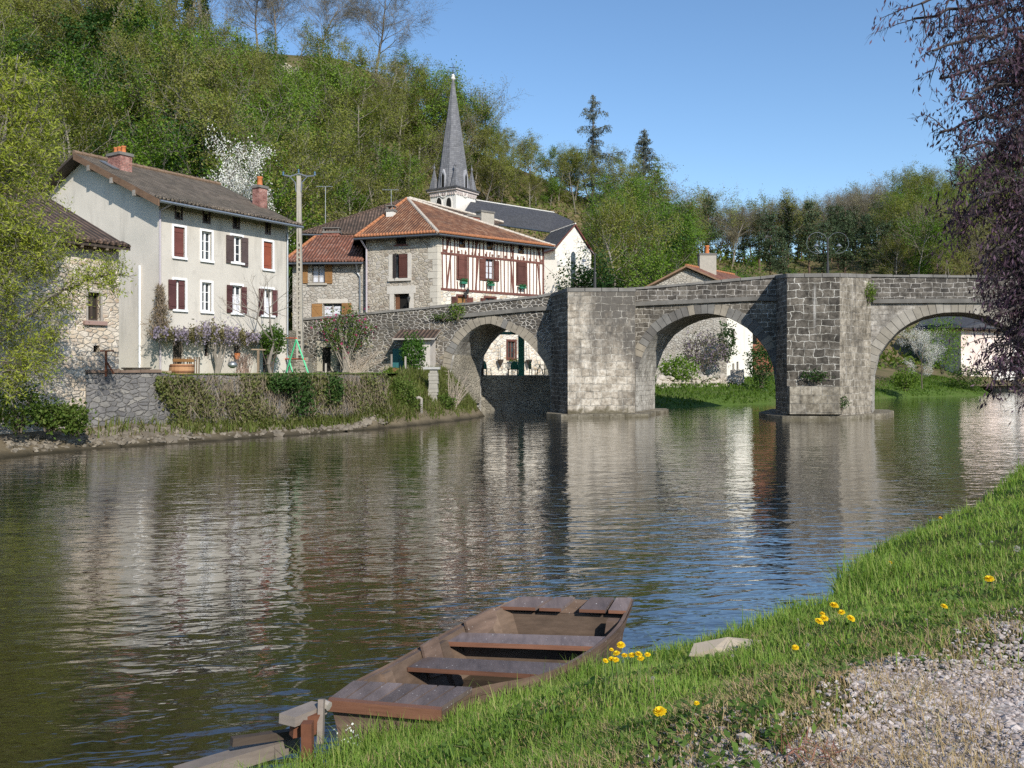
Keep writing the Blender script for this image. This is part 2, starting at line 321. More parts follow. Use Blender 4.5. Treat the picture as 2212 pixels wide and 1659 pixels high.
MT['shutter_red'] = m_wood('shutter_red', (.125, .043, .035), .6, var=.2); MT['shutter_rust'] = m_wood('shutter_rust', (.22, .058, .030), .6, var=.2); MT['shutter_wine'] = m_wood('shutter_wine', (.095, .038, .036), .6, var=.2); MT['shutter_brown'] = m_wood('shutter_brown', (.088, .062, .058), .6, var=.25)
MT['beam_red'] = m_wood('beam_red', (.115, .045, .034), .7, var=.35); MT['ochre_wood'] = m_wood('ochre_wood', (.27, .14, .05), .65, var=.3)
MT['white_paint'] = m_plain('white_paint', (.80, .80, .80), .5, .06); MT['zinc'] = m_metal('zinc', (.32, .34, .36)); MT['dark_zinc'] = m_metal('dark_zinc', (.13, .14, .15)); MT['pipe_grey'] = m_plain('pipe_grey', (.42, .38, .40), .5, .1)
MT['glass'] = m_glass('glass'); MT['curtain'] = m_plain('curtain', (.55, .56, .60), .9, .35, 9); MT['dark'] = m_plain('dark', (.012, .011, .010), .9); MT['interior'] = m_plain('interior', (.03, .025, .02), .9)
MT['concrete'] = m_plain('concrete', (.36, .33, .28), .9, .25, 5); MT['iron'] = m_metal('iron', (.05, .05, .05), .6, .3); MT['rust'] = m_plain('rust', (.14, .055, .03), .85, .4, 20); MT['green_paint'] = m_plain('green_paint', (.03, .16, .10), .5); MT['swing_green'] = m_plain('swing_green', (.08, .50, .24), .4, .1); MT['swing_red'] = m_plain('swing_red', (.52, .10, .04), .5, .15); MT['door_green'] = m_plain('door_green', (.03, .13, .14), .6); MT['mint'] = m_plain('mint', (.28, .60, .42), .6, .1)
MT['terracotta'] = m_plain('terracotta', (.50, .17, .06), .8, .2, 6); MT['barrel_wood'] = m_wood('barrel_wood', (.34, .18, .09), var=.3); MT['fence_wood'] = m_wood('fence_wood', (.30, .22, .15)); MT['copper_green'] = m_plain('copper_green', (.10, .15, .14), .6)
MT['orange_box'] = m_plain('orange_box', (.5, .14, .03))
# ================================================================ ground, river, hills
NR = np.random.default_rng(7)
EDGE = np.array([(-30, -18), (-7, .7), (-1.59, 5.06), (-.42, 6.18), (.76, 7.22), (2.04, 8.05), (2.9, 9.0), (3.5, 9.35), (3.75, 10.1), (4.4, 11.1), (5.1, 12.1), (6.35, 13.5), (7.95, 15.2), (9.6, 17.5), (12.1, 20.9), (17, 28), (30, 38), (38, 46), (60, 62), (200, 110)], float)
def bank_d(x, y):
    x = np.asarray(x, float); y = np.asarray(y, float); best = np.full(x.shape, 1e9); sg = np.ones(x.shape)
    for (ax, ay), (bx, by) in zip(EDGE[:-1], EDGE[1:]):
        dx, dy = bx - ax, by - ay; t = np.clip(((x - ax) * dx + (y - ay) * dy) / (dx * dx + dy * dy), 0, 1)
        d = np.hypot(x - ax - t * dx, y - ay - t * dy); c = np.where(dx * (y - ay) - dy * (x - ax) < 0, 1., -1.)
        m = d < best; best = np.where(m, d, best); sg = np.where(m, c, sg)
    return best * sg
def bank_z(x, y):
    d = bank_d(x, y); z = np.interp(d, [-1.2, -.3, -.02, .25, 1.2, 2.8, 4, 40, 200], [-.9, -.5, .22, .34, .66, 1.15, 1.25, 1.6, 6])
    w = np.clip((d + .05) / .4, 0, 1)
    return z + w * (.035 * np.sin(2.1 * x + 1.3 * y) + .03 * np.sin(3.7 * y - 1.9 * x + 1) + .015 * np.sin(7.3 * x + 5.1 * y))
cb = lambda x, y: (667.1 + .32899 * x, 1261.4 + .32899 * y)
def at_z(px, z): x, y = cb(*px); Y = (EYE - z) * F / (y - HY); return Vector(((x - CX) / F * Y, Y, z))
GL = [(150, 765), (300, 655), (540, 530), (800, 385), (1030, 258), (1265, 150), (1390, 92)]; GRt = [(860, 828), (1065, 697), (1560, 590), (1880, 425), (2040, 285), (2100, 180), (2132, 100)]; GZ = [.45, .43, .38, .37, .39, .45, .50]
Lp = [at_z(q, z) for q, z in zip(GL, GZ)]; Rp = [at_z(q, z) for q, z in zip(GRt, GZ)]
def inside_poly(x, y, pol):
    c = np.zeros(x.shape, bool)
    for i in range(len(pol)):
        (x1, y1), (x2, y2) = pol[i], pol[i - 1]; m = ((y1 > y) != (y2 > y)) & (x < (x2 - x1) * (y - y1) / (y2 - y1 + 1e-12) + x1); c ^= m
    return c
def hit_bank(x, y, h=0.0):          # where the sight line of a pixel comes within h of the near bank
    Y = 2.0
    while Y < 60:
        p = W(x, y, Y)
        if p.z <= float(bank_z(p.x, p.y)) + h: return p
        Y += .02
    return W(x, y, 6)
def grid(name, X, Y, Z, mats, keep=None, smooth=True):
    ny, nx = X.shape; V = np.stack([X, Y, Z], -1).reshape(-1, 3); i = np.arange(ny * nx).reshape(ny, nx)
    Q = np.stack([i[:-1, :-1], i[:-1, 1:], i[1:, 1:], i[1:, :-1]], -1).reshape(-1, 4)
    if keep is not None: Q = Q[keep[Q].all(1)]
    return props(link(name, arr_mesh(name, V, [Q], mats, smooth=smooth)), kind='structure')
def m_ground():
    t = NT('grassy_soil', .95, .1); p = t.geo('Position'); f = t.noise(p, 2.2, 5, .65)
    return t.col(t.mix(t.noise(p, 30, 3), t.mix(t.ramp(f, [(.35, 0), (.65, 1)]), (.07, .11, .02), (.14, .12, .05)), (.05, .07, .018)))
def m_gravelbed():
    t = NT('gravel_bed', .95, .1); p = t.geo('Position'); c = t.xyz(t.vor(p, 45, 'F1', 1, dim='3D'), 0); f = t.noise(p, 1.6, 5, .65)
    a = t.mix(c, (.22, .19, .17), (.55, .50, .47)); a = t.mix(t.ma('MULTIPLY', t.ramp(f, [(.42, 0), (.62, 1)]), .8), a, (.24, .17, .10)); t.bump(c, .8, .02); return t.col(a)
def m_hill():
    t = NT('hillside_soil', .95, .1); p = t.geo('Position'); f = t.noise(p, .045, 5, .6); g = t.noise(p, .5, 5, .7)
    a = t.mix(t.ramp(f, [(.42, 0), (.58, 1)]), (.055, .075, .02), (.13, .105, .055)); return t.col(t.mix(t.ramp(g, [(.4, 0), (.65, 1)]), a, (.17, .13, .075)))
def m_meadow():
    t = NT('meadow', .95, .1); p = t.geo('Position'); f = t.noise(p, .8, 5, .65); a = t.mix(f, (.07, .12, .022), (.13, .185, .04)); a = t.mix(t.ramp(t.noise(p, .35, 4, .7), [(.45, 0), (.65, .6)]), a, (.17, .155, .07)); return t.col(t.mix(t.noise(p, 12, 3), a, (.05, .09, .015)))
def m_earth(name='bank_earth', c1=(.20, .16, .11), c2=(.09, .075, .045)):
    t = NT(name, .95, .1); p = t.geo('Position'); z = t.xyz(p, 2); a = t.mix(t.noise(p, 1.7, 6, .7), c2, c1)
    a = t.mix(t.ramp(t.ma('ADD', z, t.ma('MULTIPLY', t.noise(p, 1.3, 3), .2)), [(.10, 1), (.32, 0)]), a, (.035, .03, .02)); t.bump(t.noise(p, 9, 4), .8, .05); return t.col(a)
def m_water():
    t = NT('river_water', .035, .5); t.b.inputs['IOR'].default_value = 1.42; t.b.inputs['Coat Weight'].default_value = 1; t.b.inputs['Coat Roughness'].default_value = .03; t.b.inputs['Coat IOR'].default_value = 1.42; p = t.geo('Position')
    a = t.mix(t.noise(p, .13, 4), (.016, .012, .006), (.030, .022, .012)); a = t.mix(t.ramp(t.noise(p, .9, 4, .6), [(.55, 0), (.8, .5)]), a, (.05, .042, .02))
    q = t.N.new('ShaderNodeMapping'); q.inputs['Rotation'].default_value = (0, 0, R(-8)); t.set(q.inputs[0], p); q = q.outputs[0]
    h = t.ma('MULTIPLY', t.noise(t.sc(q, (.6, 1.15, 1)), .8, 2, .5, .5), .8)
    h = t.ma('ADD', h, t.ma('MULTIPLY', t.noise(t.sc(q, (.55, 1.35, 1)), 2.3, 2, .5, .8), .55)); h = t.ma('ADD', h, t.ma('MULTIPLY', t.noise(t.sc(q, (.6, 1.4, 1)), 6.5, 2, .5, .6), .13))
    k = t.ramp(t.noise(p, .09, 3), [(.32, .5), (.62, 1)])
    bn = t.bump(t.ma('MULTIPLY', h, k), 1, .036); t.t.links.new(bn, t.b.inputs['Coat Normal']); return t.col(a)
gx, gy = np.meshgrid(np.arange(-9, 30, .13), np.arange(-7, 46, .13)); gd = bank_d(gx, gy)
grid('near_bank', gx, gy, np.where(inside_poly(gx, gy, [(q.x, q.y) for q in Lp] + [(q.x, q.y) for q in Rp[::-1]]), -.4, bank_z(gx, gy) - .012), [m_ground()], (gd > -1.1).ravel())
def gravel_edge(x, y): return 2.98 - .32 * np.clip((1.9 - x) / 1.2, 0, 1) + .38 * np.clip((x - 1.7) / 1.2, 0, 1) + .28 * np.sin(1.7 * x + .4) + .2 * np.sin(3.9 * x + 2.2 * y) + .12 * np.sin(9 * x - 4 * y)
grid('gravel_path', gx, gy, bank_z(gx, gy) + .002, [m_gravelbed()], ((gd > gravel_edge(gx, gy) + .1) & (gy < 16)).ravel())
wb = MB(); wb.face([(-90, -40, 0), (260, -40, 0), (260, 190, 0), (-90, 190, 0)]); props(wb.build('river', m_water()), kind='structure')
gb = MB(); gb.face([(-1500, -1500, -2), (1500, -1500, -2), (1500, 1500, -2), (-1500, 1500, -2)]); props(gb.build('ground', m_earth('far_earth')), kind='structure')
bk = MB(); bk.face([(200, 109, 3), (-60, -60, 1.5), (200, -120, 2)]); 
# --- left bank: foreshore, garden terrace, street level, restaurant terrace
LW = [((-30, 0), (-31, 2), .5), ((-24, 12), (-25, 14), .5), ((-15.3, 26.3), (-16.4, 27.7), .55), ((-14.0, 29.3), (-14.98, 30.9), .62), ((-13.0, 30.5), (-14.0, 31.9), .72), ((-11.6, 32), (-12.8, 33.2), .6), ((-8.7, 35.4), (-9.4, 36.8), .4),
      ((-6.9, 37.7), (-7.2, 39.1), .45), ((-6.0, 39.0), (-6.2, 41.0), 1.5), ((-4.6, 41.6), (-5.6, 44.2), 2.36), ((-2.9, 45.4), (-5.0, 47.6), 2.42), ((-2.1, 47.8), (-4.2, 51.2), 2.42), ((-1.8, 49.5), (-3.9, 52), 2.42)]
def shore(name, st, rows, mat, n=10, jag=.12):
    Wp = np.array([a for a, _, _ in st], float); Ip = np.array([b for _, b, _ in st], float); Zi = np.array([c for _, _, c in st])
    t = np.linspace(0, len(st) - 1, (len(st) - 1) * n + 1); k = np.arange(len(st)); f = lambda A: np.interp(t, k, A)
    wx, wy, ix, iy, zi = f(Wp[:, 0]), f(Wp[:, 1]), f(Ip[:, 0]), f(Ip[:, 1]), f(Zi); jx = jag * np.sin(t * 9.7) + jag * .7 * np.sin(t * 23.3)
    X, Y, Z = [], [], []
    for u, zf in rows:
        X.append(wx + (ix - wx) * u + jx * max(0, 1 - abs(u) * 2)); Y.append(wy + (iy - wy) * u); Z.append(np.where(zf < 0, zf, zi * zf) + (.04 * np.sin(t * 17 + u * 9) if 0 < u < 1 else 0))
    return grid(name, np.array(X), np.array(Y), np.array(Z), [mat])
shore('riverbank', LW, [(-.7, -.5), (-.12, -.05), (0, .08), (.12, .22), (.35, .42), (.65, .72), (.85, .9), (1, 1), (1.35, 1.0)], m_earth())
tg = MB(); TZ = 2.44
tg.face([(-15.0, 30.95, TZ), (-6.0, 40.45, TZ), (-5.6, 44.2, TZ), (-5.0, 47.6, TZ), (-4.0, 51.9, TZ), (-12.6, 53.25, TZ), (-30, 72, TZ), (-60, 60, TZ), (-60, 20, TZ), (-24, 20, TZ)])
props(tg.build('garden_ground', m_meadow()), kind='structure')
vg = MB(); vg.prism([(-12.9, 53.6, .5), (-3.4, 52.2, .5), (-2.0, 55.4, .5), (-3.2, 61.8, .5), (3, 70, .5), (16, 118, .5), (-80, 118, .5), (-45, 64, .5), (-25, 62, .5)], (0, 0, 4.5))
props(vg.build('village_ground', MT['terrace_rubble'], recalc=True), kind='structure')
tw = MB(); tw.prism([(-3.4, 56.4, -.6), (6.5, 56.2, -.6), (9, 72, -.6), (-4, 68, -.6)], (0, 0, 2.8))
o = props(tw.build('terrace_wall', MT['terrace_rubble'], recalc=True), 'grey rubble quay wall under the restaurant terrace, seen through the left arch', 'wall')
# --- far bank beyond the bridge
FB = [((3, 59.5), (1, 66), 2.0), ((10.2, 59.8), (4, 76), 2.2), ((20, 67.5), (14, 82), 2.3), ((27, 74), (21, 88), 2.3), ((34.7, 80.5), (30, 95), 2.4), ((47, 87), (42, 105), 2.5), ((52, 97), (46, 112), 2.5), ((60, 111), (54, 125), 2.6), ((95, 133), (88, 150), 2.6), ((200, 160), (190, 180), 3)]
shore('far_bank', FB, [(-.12, -.5), (-.02, -.04), (0, .03), (.06, .2), (.25, .42), (.55, .65), (1, 1), (2.2, 1.2)], m_meadow(), 8, .25)
# --- wooded hills
SKY = [(-1600, -120), (-700, -130), (0, -40), (140, 5), (250, 42), (400, 88), (570, 112), (745, 132), (860, 185), (950, 285), (1050, 335), (1170, 385), (1260, 430), (1330, 480), (1450, 545), (1600, 566), (1750, 560), (1850, 545), (1930, 500), (2000, 445), (2212, 425), (2600, 400), (3600, 420)]
HY0 = [(-1600, 58), (-700, 58), (300, 64), (600, 76), (800, 96), (900, 122), (1250, 122), (1340, 98), (1450, 92), (1900, 108), (2212, 128), (3600, 150)]
HZ0 = [(-700, 4), (600, 5), (900, 8), (1250, 8), (1400, 4), (3600, 3)]
HY1 = [(-1600, 150), (300, 148), (870, 158), (1250, 172), (1450, 172), (1750, 195), (2000, 215), (3600, 260)]
_A = lambda K, c: np.interp(c, [k for k, _ in K], [v for _, v in K])
def hill_at(c, t):                   # column, 0 at the foot .. 1 on the ridge
    y0, y1, z0 = _A(HY0, c), _A(HY1, c), _A(HZ0, c); z1 = EYE + (HY - _A(SKY, c)) / F * y1
    Y = y0 + (y1 - y0) * t; X = (c - CX) / F * Y; tt = np.clip(t, 0, 1)
    z = z0 + (z1 - z0) * (.9 * tt + .1 * tt * tt) - np.clip(t - 1, 0, 9) * 2.0
    z = z + np.clip(np.minimum(t * 6, (1.0 - t) * 8 + .15), 0, 1) * (.9 * np.sin(.11 * X + .07 * Y) + .6 * np.sin(.23 * X - .19 * Y))
    return X, Y, z
cc, tt = np.meshgrid(np.arange(-1600, 3601, 22.), np.array(list(np.linspace(-.25, 1, 34)) + [1.05, 1.15, 1.3, 1.6, 2.2]))
hx, hy, hz = hill_at(cc, tt); hz = np.where(tt < 0, hz + tt * 12, hz)
grid('hillside', hx, hy, hz, [m_hill()])
def hill_pt(c, t):
    X, Y, z = hill_at(np.array(float(c)), np.array(float(t))); return Vector((float(X), float(Y), float(z)))
def hill_px(c, row):                 # the point of the hillside seen at a pixel
    lo, hi = 0., 1.
    for _ in range(30):
        m = (lo + hi) / 2; p = hill_pt(c, m)
        if HY - (p.z - EYE) / p.y * F > row: lo = m
        else: hi = m
    return hill_pt(c, (lo + hi) / 2)
# ================================================================ the bridge
BR = Plane((7.07, 50.5), (.990, -.139)); BAX = Vector((math.sin(R(24)), math.cos(R(24)), 0)); BW = 4.3
c1 = lambda x, y: ((1450 + .2712 * x) / 1.649, (1100 + .2712 * y) / 1.649)
c3 = lambda x, y: ((2200 + .3858 * x) / 1.649, (880 + .3858 * y) / 1.649)
c4 = lambda x, y: ((2750 + .406 * x) / 1.649, (880 + .406 * y) / 1.649)
def bpx(p): return BR.px(*p)
def arch(pts):
    q = [bpx(p) for p in pts]; return [(q[0][0], -.6)] + q + [(q[-1][0], -.6)]
A1 = arch([c1(*p) for p in [(555, 1000), (555, 830), (600, 600), (700, 430), (830, 290), (960, 215), (1080, 190), (1190, 222), (1300, 270), (1440, 330), (1560, 420), (1700, 560), (1800, 700), (1870, 850), (1885, 1100)]])
A2 = arch([c3(*p) for p in [(165, 1400), (170, 1180), (200, 1080), (250, 950), (300, 868), (360, 790), (480, 705), (600, 650), (720, 620), (830, 612), (930, 625), (1020, 650), (1100, 690), (1200, 750), (1300, 850), (1380, 960), (1440, 1100), (1460, 1290), (1462, 1400)]])
_l = [bpx(c4(*p)) for p in [(880, 1300), (885, 1130), (930, 950), (1000, 850), (1100, 740), (1200, 670), (1330, 610), (1480, 577), (1600, 571)]]; _c = _l[-1][0]
A3 = [(_l[0][0], -.6)] + _l + [(2 * _c - a, z) for a, z in reversed(_l[:-1])] + [(2 * _c - _l[0][0], -.6)]
ARCHES = [A1, A2, A3]
TOP = [bpx(p) for p in [(560, 700), (667, 686), (759, 678), (930, 661.5), (1167, 638), (1195, 634), (1228, 622), (1300, 621), (1372, 621), (1500, 610), (1590, 602), (1668, 596), (1700, 591), (1814, 590), (1880, 593), (1990, 594), (2160, 595)]]
TOP += [(TOP[-1][0] + 30, TOP[-1][1] - .4)]
STR = [bpx(p) for p in [(940, 686), (1147, 666), (1372, 655), (1634, 643), (1880, 649), (2010, 648), (2200, 648)]]; STR += [(STR[-1][0] + 30, STR[-1][1] - .4)]
S0, S1 = BR.sx(650), A3[-1][0] + 12
def ztop(s): return interp(s, TOP)
def zstr(s): return interp(s, STR) if s > STR[0][0] else ztop(s) - .95
def zlow(s):
    for A in ARCHES:
        if A[0][0] < s < A[-1][0]: return interp(s, A)
    return -.8
bridge = thing('stone_bridge', 'old grey stone bridge with three arches and cutwater piers across the river', 'bridge', BR.P(BR.sx(1300), 0))
SS = sorted({*np.arange(S0, S1, .45), S0, S1, *[a for A in ARCHES for a, _ in A], *[a + 1e-3 for A in ARCHES for a in (A[0][0],)], *[A[-1][0] - 1e-3 for A in ARCHES]})
def strip(mb, s0, s1, lo, hi, n, m=0, flip=False):
    ss = [s for s in SS if s0 <= s <= s1]
    for a, b in zip(ss, ss[1:]):
        u = (a + b) / 2; la, lb, ha, hb = lo(a + 1e-5), lo(b - 1e-5), hi(a), hi(b)
        q = [BR.P(a, la, n), BR.P(b, lb, n), BR.P(b, hb, n), BR.P(a, ha, n)]; mb.face(q[::-1] if flip else q, m)
sA, sB, sC, sD = BR.sx(1205), BR.sx(1373), BR.sx(1680), BR.sx(1884)
w = MB(); strip(w, S0, sA, zlow, lambda s: zstr(s), 0, 0); strip(w, sA, BR.sx(1700), zlow, lambda s: zstr(s), 0, 1); strip(w, BR.sx(1700), S1, zlow, lambda s: zstr(s), 0, 2)
back = lambda v: v + BAX * BW
w.build('upstream_wall', [MT['ramp_rubble'], MT['spandrel_stone'], MT['pale_spandrel']], bridge); w = MB(); w2 = MB(); strip(w2, S0, S1, zlow, lambda s: ztop(s) - .9, 0, 1, True); w2.v = [tuple(back(Vector(p))) for p in w2.v]
w.mesh(w2.v, w2.f, 1)
w.build('downstream_wall', [MT['ramp_rubble'], MT['spandrel_stone'], MT['pale_spandrel']], bridge)
for A in ARCHES:
    b = MB()
    for (a, z), (c, y) in zip(A, A[1:]):
        p, q = BR.P(a, z), BR.P(c, y); b.face([p, back(p), back(q), q])
    b.build('arch_barrel', MT['barrel'], bridge)
def ring(A, width, vs, mats):
    P_ = [Vector((a, z)) for a, z in A if z > -.5]; L = [0]
    for a, b in zip(P_, P_[1:]): L.append(L[-1] + (b - a).length)
    def at(l):
        for i in range(len(P_) - 1):
            if l <= L[i + 1] + 1e-6: return P_[i].lerp(P_[i + 1], (l - L[i]) / (L[i + 1] - L[i]))
        return P_[-1]
    n = int(L[-1] / vs); mb = MB(); rg = random.Random(len(A))
    for i in range(n):
        l0, l1 = L[-1] * i / n + .012, L[-1] * (i + 1) / n - .012; a, b = at(l0), at(l1)
        ta, tb = (at(min(l0 + .5, L[-1])) - at(max(l0 - .5, 0))).normalized(), (at(min(l1 + .5, L[-1])) - at(max(l1 - .5, 0))).normalized()
        wd_ = width * rg.uniform(.88, 1.1); na, nb = Vector((-ta.y, ta.x)) * wd_, Vector((-tb.y, tb.x)) * wd_; pr = rg.uniform(.02, .05)
        q = [a, b, b + nb, a + na]; z = [BR.P(p.x, p.y, pr) for p in q]; y = [BR.P(p.x, p.y, -.15) for p in q]
        if min(p.y for p in q) < zstr(a.x): mb.hexa(y, z, rg.choice(range(len(mats))))
    return mb.build('arch_ring', mats, bridge, recalc=True)
VO = [MT['voussoir'], m_plain('voussoir_warm', (.25, .22, .175), .9, .5, 2.5), m_plain('voussoir_dark', (.12, .112, .102), .9, .5, 2.5)]
ring(A1, .52, .30, VO[:2] + [VO[1]]); ring(A2, .58, .34, VO[:1] + VO); ring(A3, .66, .36, [m_plain('voussoir_pale', (.30, .275, .235), .9, .4, 2.5), m_plain('voussoir_tan', (.25, .225, .185), .9, .4, 2.5)])
# string course, parapets, coping, roadway
sc_ = MB()
for a, b in zip(SS, SS[1:]):
    if a < STR[0][0] or sA - .3 < (a + b) / 2 < sB or sC < (a + b) / 2 < sD:
        if sc_.v: sc_.build('string_course', MT['coping'], bridge); sc_ = MB()
        continue
    sc_.hexa([BR.P(a, zstr(a) - .17, .16), BR.P(b, zstr(b) - .17, .16), BR.P(b, zstr(b) - .17, -.1), BR.P(a, zstr(a) - .17, -.1)], [BR.P(a, zstr(a) + .06, .2), BR.P(b, zstr(b) + .06, .2), BR.P(b, zstr(b) + .06, -.1), BR.P(a, zstr(a) + .06, -.1)])
sc_.build('string_course', MT['coping'], bridge)
pps = [MB(), MB()]
for a, b in zip(SS, SS[1:]):
    u = (a + b) / 2; m = 0 if u < sA else 1
    for pp, n0, n1, bk_ in ((pps[0], -.02, -.42, False), (pps[1], -BW * .95 + .42, -BW * .95, True)):
        lo = 0.06 if u > STR[0][0] else -.1
        h = .13; q = lambda s, z, n: BR.P(s, z, n)
        dz = -.12 if bk_ else 0
        pp.hexa([q(a, zstr(a) + lo - .6 * bk_, n0), q(b, zstr(b) + lo - .6 * bk_, n0), q(b, zstr(b) + lo - .6 * bk_, n1), q(a, zstr(a) + lo - .6 * bk_, n1)], [q(a, ztop(a) - h + dz, n0), q(b, ztop(b) - h + dz, n0), q(b, ztop(b) - h + dz, n1), q(a, ztop(a) - h + dz, n1)], m)
for pp in pps: pp.build('parapet', [MT['ramp_rubble'], MT['parapet_stone']], bridge)
cp = MB(); rg = random.Random(3); s = S0
while s < S1:
    e = min(s + rg.uniform(.7, 1.3), S1); j = rg.uniform(-.015, .03)
    if not (BR.sx(1215) < s < BR.sx(1360) or BR.sx(1690) < s < BR.sx(1870)):
        cp.hexa([BR.P(s + .01, ztop(s) - .13, .05), BR.P(e - .01, ztop(e) - .13, .05), BR.P(e - .01, ztop(e) - .13, -.47), BR.P(s + .01, ztop(s) - .13, -.47)], [BR.P(s + .02, ztop(s) + j, .03), BR.P(e - .02, ztop(e) + j, .03), BR.P(e - .02, ztop(e) + j, -.45), BR.P(s + .02, ztop(s) + j, -.45)])
    elif cp.v: cp.build('coping', MT['coping'], bridge); cp = MB()
    s = e
cp.build('coping', MT['coping'], bridge)
rd = MB()
for a, b in zip(SS, SS[1:]): rd.face([BR.P(a, zstr(a) - .05, -.4), BR.P(b, zstr(b) - .05, -.4), BR.P(b, zstr(b) - .05, -BW * .92), BR.P(a, zstr(a) - .05, -BW * .92)])
rd.build('roadway', m_plain('asphalt', (.06, .06, .06), .9, .3, 3), bridge)
# cutwater piers: plan polygon (s, n) from left joint round the nose to the right joint
def pier(plan, ztl, mats, ftop, foot_pts, cap):
    mb = MB(); zs = [0.28, 2.0, 4.0, 6.0]
    for i, (p, q) in enumerate(zip(plan, plan[1:])):
        zp, zq = ztl[i], ztl[i + 1]; k = 6; n = max(1, int((Vector(q) - Vector(p)).length / .6))
        for a in range(n):
            u0, u1 = a / n, (a + 1) / n
            for b in range(k):
                v0, v1 = b / k, (b + 1) / k
                f = lambda u, v: BR.P(lerp(p[0], q[0], u), lerp(.2, lerp(zp, zq, u) - cap, v), lerp(p[1], q[1], u))
                mb.face([f(u0, v0), f(u1, v0), f(u1, v1), f(u0, v1)], i)
    o = mb.build('cutwater', mats, bridge)
    c = MB(); cx_ = sum(p[0] for p in plan) / len(plan)
    for i, (p, q) in enumerate(zip(plan, plan[1:])):
        d = (BR.P(q[0], 0, q[1]) - BR.P(p[0], 0, p[1])).normalized(); nn = Vector((d.y, -d.x, 0)); L = (BR.P(q[0], 0, q[1]) - BR.P(p[0], 0, p[1])).length; k = max(1, round(L / 1.0))
        for a in range(k):
            A_, B_ = BR.P(*(lambda u: (lerp(p[0], q[0], u), lerp(ztl[i], ztl[i + 1], u) - cap, lerp(p[1], q[1], u)))(a / k + .005)), BR.P(*(lambda u: (lerp(p[0], q[0], u), lerp(ztl[i], ztl[i + 1], u) - cap, lerp(p[1], q[1], u)))((a + 1) / k - .005))
            up = Vector((0, 0, cap)); c.hexa([A_ + nn * .04, B_ + nn * .04, B_ - nn * .4, A_ - nn * .4], [A_ + nn * .03 + up, B_ + nn * .03 + up, B_ - nn * .4 + up, A_ - nn * .4 + up])
    c.build('cap_stone', MT['coping'], o)
    f = MB(); f.prism([BR.P(s, -.8, n) for s, n in foot_pts], (0, 0, .8 + ftop)); f.build('footing', MT['footing'], o, recalc=True)
    return o
N1 = 3.0
_sk = lambda s, n: s + (-n) * .27                     # the pier's flanks run back along the skewed barrel
pl1 = [(BR.sx(1191), -.05), (BR.sx(1227, N1), N1), (BR.sx(1371, .35), .35), (BR.sx(1373), -.05)]
pl1 = [(BR.sx(1190), -.05), (BR.sx(1226.5, N1), N1), (BR.sx(1371.5, N1 * .62), N1 * .62), (BR.sx(1373), -.05)]
z1 = [ztop(pl1[0][0]) , BR.px(1227, 622, N1)[1], BR.px(1371, 622, N1 * .6)[1], ztop(sB)]
fs0, fs1 = BR.sx(1174, N1), BR.sx(1398, .4)
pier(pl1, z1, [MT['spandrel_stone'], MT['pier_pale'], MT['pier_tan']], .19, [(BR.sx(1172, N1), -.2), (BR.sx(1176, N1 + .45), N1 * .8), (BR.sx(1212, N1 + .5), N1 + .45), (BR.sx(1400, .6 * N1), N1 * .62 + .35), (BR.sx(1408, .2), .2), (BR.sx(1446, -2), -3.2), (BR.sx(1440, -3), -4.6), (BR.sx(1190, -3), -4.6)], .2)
N2 = 3.0
pl2 = [(BR.sx(1676), -.05), (BR.sx(1700, N2), N2), (BR.sx(1814, N2), N2), (BR.sx(1882, .2), .1)]
z2 = [ztop(pl2[0][0]), BR.px(1700, 591, N2)[1], BR.px(1814, 590, N2)[1], ztop(pl2[3][0])]
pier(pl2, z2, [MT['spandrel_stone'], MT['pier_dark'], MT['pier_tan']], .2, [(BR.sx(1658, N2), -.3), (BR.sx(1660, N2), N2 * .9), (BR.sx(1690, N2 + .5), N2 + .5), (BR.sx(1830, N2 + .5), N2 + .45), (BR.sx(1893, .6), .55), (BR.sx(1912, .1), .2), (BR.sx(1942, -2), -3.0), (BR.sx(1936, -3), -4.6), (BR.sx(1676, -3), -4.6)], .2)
ob = MB(); ob.prism([BR.P(BR.sx(1704, N2 + .55), .3, N2 - .1), BR.P(BR.sx(1706, N2 + .55), .3, N2 + .55), BR.P(BR.sx(1812, N2 + .55), .3, N2 + .5), BR.P(BR.sx(1822, N2), .3, N2 - .15)], (0, 0, 1.45)); ob.build('nose_block', m_ashlar('nose_stone', (.19, .165, .125), (.30, .265, .21), (.3, .28, .24), .7, .45, .014, .8, (.06, .055, .05)), bridge, recalc=True)
# doorway in the ramp wall
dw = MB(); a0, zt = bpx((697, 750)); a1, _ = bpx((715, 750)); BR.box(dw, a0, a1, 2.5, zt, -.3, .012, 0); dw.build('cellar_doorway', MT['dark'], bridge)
dj = MB(); BR.box(dj, a0 - .35, a0, 2.5, zt, -.1, .05); BR.box(dj, a1, a1 + .4, 2.5, zt, -.1, .05); BR.box(dj, a0 - .4, a1 + .45, zt, zt + .38, -.1, .06); dj.build('door_jamb', m_plain('jamb_stone', (.40, .36, .29), .9, .25, 3), bridge)
